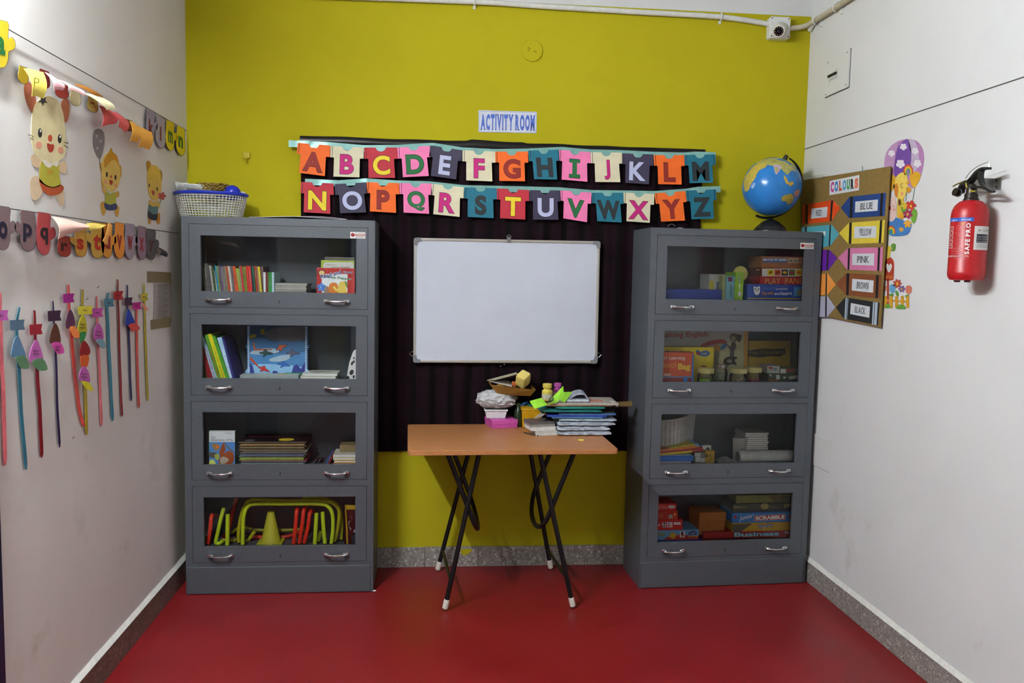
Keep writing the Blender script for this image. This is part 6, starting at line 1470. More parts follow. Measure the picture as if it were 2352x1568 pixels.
def flap(name, c, hx, offs, lab, cat='letter card', group='curled paper mittens', bulge=.01, parent=None, back=None, rough=.6):
    """curled paper; c = four pixel corners (tl, tr, br, bl), offs = their distances from the wall"""
    P = [LEFT.P(*LEFT.px(*A1(*p), o), o) for p, o in zip(c, offs)]
    m = MB()
    def fn(s, t):
        a = P[0].lerp(P[1], s); b = P[3].lerp(P[2], s); return a.lerp(b, t)+LEFT.n*bulge*math.sin(PI*t)+LEFT.v*.002*math.sin(5*s), LEFT.n
    m.sheet(fn, 8, 8, .0008)
    o = m.build(name, M(hx, rough, var=.06), parent, smooth=True)
    if parent is None: tag(o, lab, cat, group)
    return o
mitten(-60, 120, 88, 395, 'D9C02C', 'a', '1E6B34', 'yellow mitten card with a green letter a, first of the upper row', shear=40, thumb=True)
m1 = mitten(106, 388, 165, 485, 'B49A22', None, None, 'yellow mitten card mostly hidden behind its own curled front', shear=20, thumb=False)
f1 = flap('curled_mitten', [(138, 398), (250, 414), (252, 566), (184, 560)], 'E0D060', [.03, .035, .05, .045], 'pale yellow curled paper mitten hanging over the big animal sticker'); text(LEFT, A1, 'P', (196, 505), (228, 510), (198, 450), .056, 'B8A840', f1, -.005)
mitten(224, 408, 290, 510, '7A1424', None, None, 'dark red mitten card tucked behind the curled pink papers', shear=25, thumb=False)
flap('curled_mitten', [(258, 418), (342, 462), (368, 520), (312, 526)], 'E0A8AE', [.02, .025, .045, .045], 'small pale pink curled paper mitten beside the dark red card')
mitten(322, 490, 398, 570, 'A33A32', None, None, 'red mitten card under the long pink curl', shear=20, thumb=False)
flap('curled_mitten', [(338, 462), (452, 506), (490, 552), (402, 522)], 'EDBFC2', [.02, .02, .05, .05], 'long pink curled paper mitten in the upper letter row')
mitten(405, 520, 470, 612, 'CFC59A', None, None, 'cream mitten card with a dark outline between pink and cream curls', shear=20, thumb=False)
flap('curled_mitten', [(432, 490), (500, 498), (602, 560), (560, 562)], 'B8762E', [.015, .015, .02, .02], 'brown-topped cuff strip above the cream curl', bulge=.004)
mitten(507, 562, 570, 650, 'CDBB66', 'e', '9A4A24', 'cream-yellow mitten card with a brown letter e', shear=20, thumb=False)
flap('curled_mitten', [(485, 540), (600, 566), (672, 632), (622, 640)], 'EAE2BA', [.025, .025, .055, .055], 'cream curled paper mitten with a pointed tip')
flap('curled_mitten', [(574, 610), (664, 650), (676, 712), (592, 738)], 'C4434C', [.02, .02, .045, .045], 'wide rose red curled paper mitten above the balloon sticker'); 
flap('curled_mitten', [(660, 645), (736, 690), (730, 766), (688, 738)], 'C04A52', [.02, .02, .045, .045], 'narrow rose red curled paper mitten beside the orange curls')
mitten(730, 698, 770, 760, '8A4A1C', None, None, 'brown mitten card peeking behind the orange curls', shear=15, thumb=False)
flap('curled_mitten', [(752, 702), (806, 730), (798, 826), (754, 820)], 'D8983E', [.03, .03, .05, .05], 'orange curled paper mitten with a short square end')
flap('curled_mitten', [(798, 734), (880, 764), (868, 866), (804, 854)], 'DD9C44', [.03, .03, .05, .05], 'orange curled paper mitten next to the lilac letter k')
mitten(850, 642, 915, 822, '8C849A', 'k', '6E2630', 'lilac mitten card with a dark red letter k', shear=30)
mitten(905, 680, 962, 858, '9E96A4', 'l', '7A3238', 'lilac-grey mitten card with a dark red letter l', shear=25, thumb=False)
mitten(962, 708, 1030, 876, 'D2B81E', 'm', '1E6030', 'yellow mitten card with a green letter m', shear=30)
mitten(1024, 738, 1076, 900, 'D6C01C', 'n', '1E6030', 'yellow mitten card with a green letter n at the end of the row', shear=25, thumb=False)
# lower row
mitten(-36, 1200, 92, 1452, '7E686C', 'o', '1C1430', 'grey-brown mitten card with a black letter o', shear=20)
mitten(86, 1225, 214, 1458, '7A6264', 'p', '1C1430', 'grey-brown mitten card with a black letter p', flip=True, shear=20)
mitten(210, 1238, 322, 1482, 'AE4448', 'q', '241A20', 'rose red mitten card with a black letter q', shear=20)
mitten(335, 1370, 412, 1490, 'A03A2E', 'r', '4A1816', 'brick red mitten card with a dark letter r under the pink curl', shear=10, thumb=False)
flap('curled_mitten', [(300, 1256), (506, 1300), (486, 1330), (338, 1388)], 'DDB4A8', [.018, .018, .025, .042], 'wide pink curled paper mitten hiding part of the letter r', bulge=.012)
mitten(410, 1330, 508, 1490, 'CC9C42', 's', 'B8321C', 'tan mitten card with a red letter s', shear=15, flip=True)
flap('curled_mitten', [(505, 1296), (616, 1302), (560, 1330), (440, 1350)], 'D8C060', [.02, .02, .03, .03], 'yellow folded cuff above the letter s card', bulge=.004)
mitten(500, 1292, 610, 1498, 'CCA648', 't', 'B8321C', 'mustard mitten card with a red letter t', shear=15, flip=True)
mitten(586, 1300, 676, 1498, 'DA9436', 'u', '8E2A22', 'orange mitten card with a dark red letter u', shear=15)
flap('curled_mitten', [(628, 1296), (646, 1298), (612, 1420), (596, 1400)], 'E0A050', [.02, .02, .03, .03], 'thin orange folded strip across the letter u card', bulge=.004)
mitten(664, 1294, 724, 1500, 'DE8E34', 'v', '8E2A22', 'orange mitten card with a dark red letter v', shear=12, thumb=False)
mitten(724, 1302, 800, 1506, '9C8E9E', 'w', '8A2A30', 'lilac mitten card with a dark red letter w', shear=12)
mitten(786, 1314, 850, 1506, '8E7284', 'x', '8A2230', 'mauve mitten card with a dark red letter x', shear=12, flip=True)
mitten(850, 1336, 922, 1508, '565254', 'y', '4A1A1E', 'dark grey mitten card with a dark red letter y', shear=12)
flap('dark_curl', [(912, 1436), (950, 1446), (968, 1490), (925, 1482)], '2A2628', [.01, .01, .03, .03], 'small curled black shape beside the letter y card', 'paper', None)  # plain dark shape, lifting off the wall at its lower edge

# ------------------------------------------------------------------ animal wall stickers on the left wall
def sticker(parts, label, z, F, lo=.0014):
    root = None
    for k, (nm, pts, hx, lv) in enumerate(parts):
        off = lo+lv*.00013
        o = MB().prism(F, pxpoly(F, z, pts, off), .0003 if k == 0 else off-.0003, off).build('wall_sticker' if k == 0 else nm, M(hx, .5, var=.10, scale=30), root)
        if k == 0: root = tag(o, label, 'wall sticker')
    return root
S = smooth_poly
sticker([('head', S([(190, 650), (215, 590), (260, 560), (300, 562), (340, 590), (368, 660), (378, 740), (384, 840), (372, 910), (320, 945), (260, 942), (210, 905), (188, 840), (182, 760)], 3), 'DCD0A4', 1),
 ('ear', S([(140, 500), (160, 470), (190, 500), (208, 570), (212, 640), (192, 662), (160, 610), (142, 550)], 3), 'B86A50', 0), ('ear', S([(358, 590), (385, 570), (404, 600), (402, 670), (385, 712), (366, 690), (356, 640)], 3), 'B86A50', 0),
 ('arm', S([(180, 900), (225, 905), (245, 940), (225, 972), (192, 960)], 3), 'D8BE9C', 0), ('arm', S([(345, 945), (382, 940), (384, 1000), (360, 1006), (340, 975)], 3), 'D8BE9C', 0),
 ('leg', S([(175, 1050), (210, 1020), (245, 1060), (245, 1120), (215, 1160), (185, 1150)], 3), 'DAC2A2', 0), ('leg', S([(330, 1120), (368, 1110), (372, 1180), (350, 1195), (335, 1160)], 3), 'DAC2A2', 0),
 ('shirt', S([(240, 940), (290, 965), (340, 950), (345, 1020), (352, 1075), (300, 1090), (250, 1070), (228, 1040)], 3), 'B9B444', 2), ('collar', S([(248, 925), (300, 950), (340, 935), (330, 970), (310, 955), (290, 975), (262, 960)], 2), 'E4E0D4', 3),
 ('shorts', S([(228, 1036), (262, 1070), (310, 1086), (352, 1072), (372, 1092), (350, 1122), (300, 1136), (255, 1115), (236, 1080)], 3), 'B4502E', 2),
 ('cheek', ell(226, 842, 18, 20), 'E09A84', 3), ('cheek', ell(352, 872, 17, 19), 'E09A84', 3), ('eye', ell(233, 772, 12, 27), '20262A', 3), ('eye', ell(347, 806, 11, 26), '20262A', 3), ('eye_glint', ell(236, 760, 4, 8), 'E8E8E0', 5), ('eye_glint', ell(350, 794, 4, 8), 'E8E8E0', 5),
 ('nose', ell(291, 802, 13, 20), 'B8442E', 3), ('mouth', S([(274, 832), (295, 838), (314, 840), (310, 872), (294, 886), (278, 868)], 3), 'A8342A', 3),
 ('whisker', thick([(165, 782), (182, 786), (196, 798)], 4), '4A4034', 2), ('whisker', thick([(178, 800), (196, 812)], 4), '4A4034', 2), ('whisker', thick([(370, 826), (398, 832)], 4), '4A4034', 2), ('whisker', thick([(370, 842), (396, 858)], 4), '4A4034', 2),
 ('hair_bow', star(250, 585, 30, 13, 5, .4), '3A3A40', 4), ('shirt_print', star(290, 1000, 20, 10, 5), 'C89A30', 4)], 'big-eared cream animal wall sticker in a yellow shirt and orange shorts', A1, LEFT)
sticker([('head', S([(592, 1000), (600, 920), (635, 885), (670, 895), (692, 950), (697, 1040), (680, 1095), (645, 1112), (612, 1090), (594, 1050)], 3), 'D8B860', 1),
 ('ear', S([(690, 960), (706, 970), (706, 1020), (692, 1034)], 3), 'C8A04A', 0), ('ear', S([(578, 950), (594, 950), (598, 1010), (586, 1000)], 3), 'C8A04A', 0), ('hair', S([(605, 930), (632, 885), (648, 855), (655, 882), (680, 905), (692, 960), (668, 930), (640, 940), (610, 975)], 3), 'C88A24', 2),
 ('arm', S([(590, 1010), (600, 1080), (620, 1110), (605, 1125), (590, 1080)], 3), 'C8A04A', 0), ('arm', S([(668, 1120), (690, 1110), (692, 1140), (672, 1146)], 3), 'C8A04A', 0),
 ('leg', S([(585, 1180), (612, 1172), (615, 1220), (602, 1252), (588, 1225)], 3), 'C89A3A', 0), ('leg', S([(668, 1190), (692, 1200), (690, 1245), (678, 1260), (664, 1220)], 3), 'C89A3A', 0),
 ('shirt', S([(615, 1110), (640, 1126), (668, 1118), (674, 1180), (640, 1195), (612, 1180)], 3), 'A8AC3C', 2), ('shorts', S([(608, 1178), (640, 1190), (674, 1180), (680, 1212), (645, 1222), (612, 1212)], 3), '2E3A6A', 3),
 ('cheek', ell(614, 1055, 9, 12), 'DE9078', 3), ('cheek', ell(672, 1078, 8, 11), 'DE9078', 3), ('eye', ell(621, 1013, 6, 16), '20242A', 3), ('eye', ell(671, 1030, 6, 15), '20242A', 3), ('nose', ell(645, 1026, 6, 9), 'B8502E', 3), ('mouth', S([(636, 1046), (655, 1050), (652, 1072), (640, 1070)], 3), 'A8342A', 3),
 ('balloon', S([(540, 790), (552, 755), (580, 748), (604, 772), (608, 830), (596, 890), (582, 922), (560, 900), (542, 850)], 3), '77727E', 1), ('balloon_dot', ell(562, 790, 5, 8), 'B8B4BC', 3), ('balloon_dot', ell(586, 820, 5, 8), 'B8B4BC', 3), ('balloon_dot', ell(566, 860, 5, 8), 'B8B4BC', 3), ('balloon_string', thick([(580, 920), (580, 950), (590, 990)], 3), '4A4440', 1)],
 'yellow monkey-like wall sticker holding a grey balloon', A1, LEFT)
sticker([('head', S([(856, 1060), (858, 1000), (878, 962), (905, 962), (928, 990), (938, 1060), (934, 1120), (915, 1160), (885, 1160), (864, 1120)], 3), 'D4B048', 1),
 ('ear', S([(850, 950), (862, 932), (876, 950), (872, 985), (856, 995)], 3), 'A87830', 0), ('ear', S([(920, 995), (935, 988), (944, 1020), (936, 1062), (926, 1040)], 3), 'A87830', 0),
 ('body', S([(868, 1160), (895, 1175), (918, 1165), (930, 1200), (900, 1215), (865, 1200)], 3), 'C8A44A', 0), ('shirt', S([(866, 1188), (890, 1200), (916, 1200), (914, 1246), (885, 1250), (862, 1235)], 3), '4E7478', 2), ('shorts', S([(862, 1222), (888, 1244), (914, 1242), (912, 1275), (885, 1278), (860, 1262)], 3), '232A3A', 3),
 ('leg', S([(860, 1258), (876, 1262), (876, 1298), (862, 1296)], 3), 'C08A34', 0), ('leg', S([(912, 1238), (930, 1244), (926, 1300), (908, 1290)], 3), 'C08A34', 0),
 ('eye', ell(868, 1076, 4, 11), '20242A', 3), ('eye', ell(913, 1098, 4, 11), '20242A', 3), ('mouth', S([(882, 1106), (898, 1114), (894, 1134), (884, 1126)], 3), 'A8342A', 3), ('cheek', ell(921, 1136, 7, 10), 'DE8A70', 3),
 ('flower', rosette(942, 1138, 24, 12, 5), 'B8483C', 4), ('flower_stem', thick([(938, 1150), (930, 1180)], 4), '4A7A3A', 3)], 'small yellow bear-like wall sticker holding a red flower', A1, LEFT)

# ------------------------------------------------------------------ hanging ribbons with name tags on the left wall
def rib(pts, wpx, hx, lab, tag_q, tag_hx, petals, ink=True):
    Pm = curve_pts([Vector((*p, 0)) for p in pts], 6); n = len(Pm)
    off = .006
    m = MB(); w0 = wpx
    def fn(s, t):
        i = min(int(s*(n-1)), n-2); r = s*(n-1)-i; p = Pm[i].lerp(Pm[i+1], r)
        w = w0*(.55+.45*min(1, s*2.2)) if s < .96 else w0*(1-(s-.96)/.04*.6)
        u, v = LEFT.px(*A2(p.x+(t-.5)*w, p.y), off); return LEFT.P(u, v, off+.0005*math.sin(s*22)), LEFT.n
    m.sheet(fn, n*1, 1, .0006)
    o = tag(m.build('name_ribbon', M(hx, .35, .05, .15, 40), None, smooth=True), lab, 'ribbon', 'hanging ribbons with paper name tags')
    if tag_q:
        tg = dec('name_tag', LEFT, A2, tag_q, tag_hx, .014, o)
        cx = sum(p[0] for p in tag_q)/len(tag_q); cy = sum(p[1] for p in tag_q)/len(tag_q)
        if ink: dec('handwriting', LEFT, A2, thick([(cx-14, cy+4), (cx-6, cy-6), (cx+2, cy+5), (cx+12, cy-3)], 3), '3A2434', .0146, o)
    for k, (q, c, sc_) in enumerate(petals):
        # petals are slightly curled away from the wall
        P2 = smooth_poly(q, 3); m = MB(); b0 = .013+.004*k
        cy0, cy1 = min(p[1] for p in P2), max(p[1] for p in P2)
        dec('petal', LEFT, A2, P2, c, b0+.003, o, th=.001)
        if sc_:
            cx = sum(p[0] for p in P2)/len(P2); cy = sum(p[1] for p in P2)/len(P2)
            for dy in (-10, 14): dec('handwriting', LEFT, A2, thick([(cx-20, cy+dy), (cx-10, cy+dy-9), (cx-2, cy+dy+5), (cx+8, cy+dy-5), (cx+20, cy+dy+2)], 3.5), '3A1A3A', b0+.0038, o)
    return o
def flag(x0, y0, x1, y1, t=6): return [(x0, y0+t), (x1, y0), (x1-8, (y0+y1)/2), (x1+3, y1-t), (x0+4, y1), (x0+1, (y0+y1)/2)]
rib([(2, 225), (4, 400), (12, 700), (28, 1050), (36, 1470)], 28, 'F07A84', 'wide salmon pink name ribbon with a pink tag, first of its row', flag(-40, 350, 60, 430), 'C060B4', [])
rib([(140, 330), (122, 440), (122, 560), (135, 750), (158, 1130), (188, 1500)], 24, '3A8098', 'teal name ribbon with grey-blue petals', flag(72, 418, 178, 498), '56728A', [([(130, 535), (150, 575), (182, 660), (180, 685), (140, 690), (85, 685), (85, 640), (105, 565)], '5E86A8', 0), ([(115, 690), (180, 682), (210, 765), (160, 772), (128, 730)], '5E8A64', 0)], False)
rib([(248, 352), (256, 560), (272, 850), (292, 1150), (300, 1412)], 24, '8E1420', 'dark red name ribbon with a pink petal', flag(214, 450, 305, 530), '9E1C2C', [([(258, 565), (285, 600), (312, 705), (270, 712), (214, 718), (222, 640)], 'C868B8', 1), ([(235, 718), (308, 700), (344, 775), (300, 788), (262, 770)], '5E8E62', 0)], False)
rib([(380, 285), (388, 430), (402, 650), (412, 1000), (430, 1340)], 15, '2A1A50', 'dark violet name ribbon with a brown petal', flag(345, 352, 440, 432), '3A1636', [([(395, 445), (425, 490), (438, 585), (400, 592), (362, 588), (362, 530)], '5C3220', 0), ([(375, 592), (435, 584), (465, 655), (415, 665), (395, 640)], 'DC4FAE', 1)], False)
rib([(492, 168), (500, 340), (520, 600), (550, 900), (575, 1080), (606, 1192)], 24, 'E4584E', 'coral red name ribbon with a purple and orange petal', flag(456, 230, 535, 300), '9E1A86', [([(505, 345), (535, 400), (540, 468), (505, 482), (478, 480), (478, 420)], '5A2A4A', 0), ([(505, 478), (540, 470), (580, 538), (545, 552), (518, 525)], 'F08A46', 0)], False)
rib([(596, 202), (594, 400), (602, 700), (618, 950), (624, 1250)], 20, 'C2A826', 'mustard yellow name ribbon with a chain of coloured petals', flag(563, 320, 668, 385), 'DCD23C', [([(598, 385), (620, 430), (626, 512), (600, 518), (562, 514), (570, 440)], 'C4BA22', 1), ([(575, 518), (622, 512), (605, 570), (585, 590)], '2E8A46', 0), ([(605, 570), (640, 610), (650, 660), (610, 690), (580, 680), (580, 620)], '8E1418', 0), ([(583, 685), (640, 680), (630, 755), (590, 765)], 'D05A1A', 0), ([(605, 755), (640, 800), (648, 870), (605, 862), (572, 850), (575, 800)], 'C060B4', 1), ([(588, 866), (640, 872), (672, 930), (630, 922)], 'DCD624', 0)])
rib([(697, 252), (702, 420), (708, 620), (722, 900), (732, 1185)], 17, 'EE7C84', 'salmon pink name ribbon with a magenta petal', flag(665, 335, 742, 405), 'C050A4', [([(708, 445), (738, 490), (745, 560), (715, 572), (680, 560), (680, 500)], 'C05CAC', 1), ([(692, 572), (740, 560), (762, 612), (738, 625)], '7A9EAE', 0)])
rib([(780, 225), (774, 330), (785, 600), (800, 900), (812, 1150)], 19, '3F8AA4', 'teal name ribbon with only a blue tag', flag(750, 266, 822, 330), '4E7C92', [])
rib([(848, 130), (852, 300), (862, 650), (872, 950), (880, 1115)], 14, '8E1A20', 'dark red name ribbon with only a red tag', flag(820, 212, 888, 280), '9E1C22', [])
rib([(917, 170), (920, 320), (928, 500), (938, 800), (946, 1006)], 13, '2A2058', 'dark violet name ribbon with a blue and red petal', flag(898, 258, 956, 320), '3E1638', [([(925, 342), (950, 385), (972, 450), (935, 462), (908, 458), (908, 410)], '20389A', 0), ([(928, 460), (975, 445), (1008, 485), (962, 506), (945, 490)], 'D04A44', 0)], False)
rib([(985, 300), (986, 500), (992, 800), (1002, 1055)], 15, 'DC564E', 'coral red name ribbon with a magenta tag', flag(956, 292, 1018, 348), 'B01680', [])
rib([(1037, 160), (1042, 320), (1054, 700), (1066, 1006)], 13, 'BCA824', 'mustard yellow name ribbon beside the taped notice', flag(1018, 228, 1068, 285), 'B8AC2A', [([(1022, 300), (1045, 318), (1072, 350), (1045, 348)], 'E8907A', 0)])
# taped notice
p = pxpoly(LEFT, A2, [(1105, 140), (1235, 130), (1235, 440), (1098, 420)], .001)
nt_ = tag(MB().prism(LEFT, [(a, b) for a, b in p], .0004, .0014).build('paper_notice', M('A39C96', .7), None), 'white typed notice taped to the left wall behind the bookcase edge', 'notice')
for k in range(17):
    y = 170+k*14.5; dec('print_line', LEFT, A2, thick([(1132+(k % 3)*4, y), (1215-(k*7 % 22), y-1)], 4), '55504E', .0018, nt_)
for q in ([(1060, 72), (1232, 80), (1232, 152), (1062, 152)], [(1085, 422), (1232, 400), (1232, 470), (1090, 492)]): dec('brown_tape', LEFT, A2, q, '8A7A5E', .0022, nt_, rough=.3)
for (a, b) in ((708, 184), (628, 270), (530, 1268)): 
    tag(dec('wall_scuff', LEFT, A2, thick([(a-10, b+8), (a+2, b), (a+8, b-8)], 5), '8A7668', .0007), {708: 'small brown scuff above the row of name ribbons', 628: 'small brown scuff beside the mustard ribbon top', 530: 'small dark scuff under the coral ribbon'}[a], 'scuff')

# ------------------------------------------------------------------ colours chart on the right wall
CHZ = Zm(1680, 330, 3.4848)
co = .016
q4 = [RIGHT.px(*CHZ(*p), co) for p in ((548, 296), (1272, 180), (1190, 1470), (600, 1330))]
# hidden lower-left corner follows the visible edges of the sheet
tl, trr, br = Vector(q4[0]), Vector(q4[1]), Vector(q4[2])
bl = Vector(RIGHT.px(*CHZ(770, 1385), co)); bl = br+(bl-br)*((tl-trr).length/max(.01, (Vector(RIGHT.px(*CHZ(770, 330), co))-trr).length))
bd = tag(MB().prism(RIGHT, [tuple(tl), tuple(trr), tuple(br), tuple(bl)], co-.004, co).build('colours_chart', M('7A6434', .75, var=.10, scale=60), None), 'brown cardboard colours chart with paper crayons on the right wall', 'chart')
def cd(nm, pts, hx, lv, parent=bd): return dec(nm, RIGHT, CHZ, pts, hx, co+.0004+lv*.0005, parent, th=.0009)
def ct_(s, p0, p1, p2, hx, lv, parent, bold=0.): return text(RIGHT, CHZ, s, p0, p1, p2, co+.0004+lv*.0005, hx, parent, bold, serif=True)
lb = cd('title_label', [(786, 298), (1022, 250), (1020, 372), (784, 412)], 'D4D8DC', 1)
for k, (ch, hx) in enumerate(zip('COLOURS', ['B8408A', '3A7AB8', 'C85A3A', '4A9ACA', '3A9A50', '222222', 'D86A4A'])):
    x0 = 793+k*32; y0 = 390-k*5; ct_(ch, (x0, y0), (x0+27, y0-5), (x0+2, y0-82), hx, 3, lb, .065)
def crayon(body, tip, hx, bands, label, name, plate=None, bandhx='17171A'):
    o = cd('paper_crayon', body, hx, 1); cd('crayon_tip', tip, hx, 1, o)
    for b in bands: cd('crayon_band', b, bandhx, 3, o)
    if plate:
        pl = cd('word_label', plate, 'CDD2D8', 3, o)
        if name:
            a, b, c, d = [Vector(p) for p in plate]      # tl tr br bl
            f = lambda s, t: tuple((a.lerp(b, s)).lerp(d.lerp(c, s), t))
            lr = {'RED': (.30, .66)}.get(name, (.22, .78))
            ct_(name, f(lr[0], .78), f(lr[1], .78), f(lr[0], .22), '26262A', 5, o, .0)
    return o
crayon([(568, 490), (812, 450), (800, 620), (568, 645)], [(812, 450), (870, 515), (800, 620)], 'D4481A', [[(592, 488), (610, 486), (610, 640), (592, 642)], [(798, 455), (813, 452), (800, 618), (786, 620)]], '', 'RED', [(640, 520), (768, 504), (764, 586), (636, 600)])
crayon([(565, 668), (800, 648), (790, 818), (565, 860)], [(800, 648), (862, 722), (790, 818)], '4EA0B0', [[(588, 666), (602, 664), (602, 720), (588, 720)], [(786, 650), (796, 649), (788, 818), (778, 820)]], '', '', [(640, 705), (752, 700), (750, 735), (640, 745)])
crayon([(565, 860), (782, 848), (775, 1012), (565, 1040)], [(782, 848), (848, 915), (775, 1012)], '5E1E92', [[(765, 850), (776, 849), (770, 1012), (760, 1013)]], '', '')
crayon([(565, 1050), (770, 1038), (768, 1208), (565, 1220)], [(770, 1038), (834, 1128), (768, 1208)], 'DE9040', [[(755, 1040), (764, 1040), (762, 1208), (752, 1208)]], '', '')
crayon([(565, 1230), (768, 1218), (766, 1388), (565, 1380)], [(768, 1218), (832, 1310), (766, 1388)], 'A8A8BC', [[(752, 1218), (762, 1218), (760, 1386), (750, 1386)]], '', '')
crayon([(945, 425), (1238, 392), (1226, 576), (940, 595)], [(945, 425), (876, 510), (940, 595)], '1E3C78', [[(950, 424), (970, 421), (966, 592), (946, 594)], [(1194, 397), (1212, 395), (1204, 578), (1186, 580)]], '', 'BLUE', [(992, 463), (1172, 446), (1168, 536), (988, 550)])
crayon([(940, 632), (1228, 610), (1216, 792), (936, 802)], [(940, 632), (862, 715), (936, 802)], 'D6C240', [[(944, 632), (962, 630), (958, 800), (938, 801)], [(1190, 613), (1206, 611), (1196, 794), (1178, 795)]], '', 'YELLOW', [(985, 664), (1160, 658), (1156, 752), (980, 756)])
crayon([(932, 835), (1212, 828), (1202, 1018), (926, 1008)], [(932, 835), (852, 912), (926, 1008)], 'C8749E', [[(934, 836), (948, 836), (942, 1008), (928, 1008)], [(1174, 830), (1190, 829), (1182, 1017), (1166, 1016)]], '', 'PINK', [(968, 880), (1142, 878), (1138, 975), (965, 970)])
crayon([(922, 1036), (1200, 1050), (1192, 1236), (918, 1210)], [(922, 1036), (834, 1118), (918, 1210)], '7A4424', [[(922, 1036), (942, 1037), (936, 1212), (918, 1210)], [(1158, 1048), (1178, 1049), (1170, 1236), (1152, 1234)]], '', 'BROWN', [(967, 1080), (1138, 1094), (1132, 1192), (962, 1174)])
bk_ = crayon([(910, 1230), (1185, 1272), (1172, 1452), (900, 1400)], [(910, 1230), (836, 1310), (900, 1400)], '1E2022', [[(914, 1232), (924, 1234), (914, 1404), (904, 1402)], [(1134, 1265), (1144, 1267), (1134, 1448), (1124, 1446)]], '', 'BLACK', [(956, 1274), (1108, 1304), (1102, 1392), (950, 1362)], 'A8B8C4')
cd('crayon_band', [(928, 1236), (936, 1238), (924, 1406), (917, 1404)], '8A9AA8', 3, bk_); cd('crayon_band', [(1150, 1268), (1170, 1270), (1160, 1450), (1140, 1448)], 'A8B8C4', 3, bk_)
# nail, string and plastic cover at the chart's top edge
MB().tube([RIGHT.P(*RIGHT.px(*CHZ(x, y), .02), .02) for x, y in ((1048, 178), (1050, 225))], .002, 6).build('nail', M('5A7A88', .4), bd)
m = MB(); pth = [RIGHT.P(*RIGHT.px(*CHZ(x, y), .022), .022) for x, y in ((640, 270), (680, 255), (740, 262), (700, 275), (660, 268), (720, 250), (790, 252))]
m.tube(curve_pts(pth, 4), .0011, 5); m.build('hanging_wire', M('B0A894', .5), bd)

# ------------------------------------------------------------------ nursery wall stickers on the right wall
BDZ = Zm(1990, 300, 3.6476)
def rs(parts, label): return sticker(parts, label, BDZ, RIGHT, .0014)
def cloud(x, y, r): return rosette(x, y, r, r*.7, 5, .3)
bal = [('balloon', S([(148, 300), (158, 210), (195, 140), (260, 90), (345, 70), (420, 88), (466, 145), (482, 220), (475, 300), (455, 380), (420, 440), (385, 482), (300, 420), (200, 400), (150, 350)], 3), 'A878A8', 0),
 ('balloon_stripe', S([(236, 385), (238, 250), (262, 140), (320, 78), (350, 76), (372, 150), (374, 260), (350, 340), (330, 390)], 2), '6A4498', 1), ('balloon_stripe', S([(350, 76), (400, 82), (430, 150), (440, 240), (420, 330), (376, 340), (374, 200)], 2), 'B4A4C0', 1), ('balloon_stripe', S([(160, 215), (200, 140), (262, 92), (240, 200), (232, 330), (152, 330)], 2), 'B48CB8', 1),
 ('cloud_print', cloud(210, 190, 28), 'DCD8E0', 3), ('cloud_print', cloud(310, 135, 30), 'DCD8E0', 3), ('cloud_print', cloud(285, 278, 38), 'DCD8E0', 3), ('cloud_print', cloud(408, 170, 30), 'DCD8E0', 3), ('cloud_print', cloud(428, 275, 34), 'DCD8E0', 3)]
for k, (r, c) in enumerate(((42, 'B8402E'), (34, 'D8842A'), (27, 'D0C03A'), (20, '4A9A4A'), (13, '8A6AA8'))): bal.append(('rainbow_print', [p for p in ell(350, 345, r, r*1.5, 24) if p[1] < 372], c, 4+k))
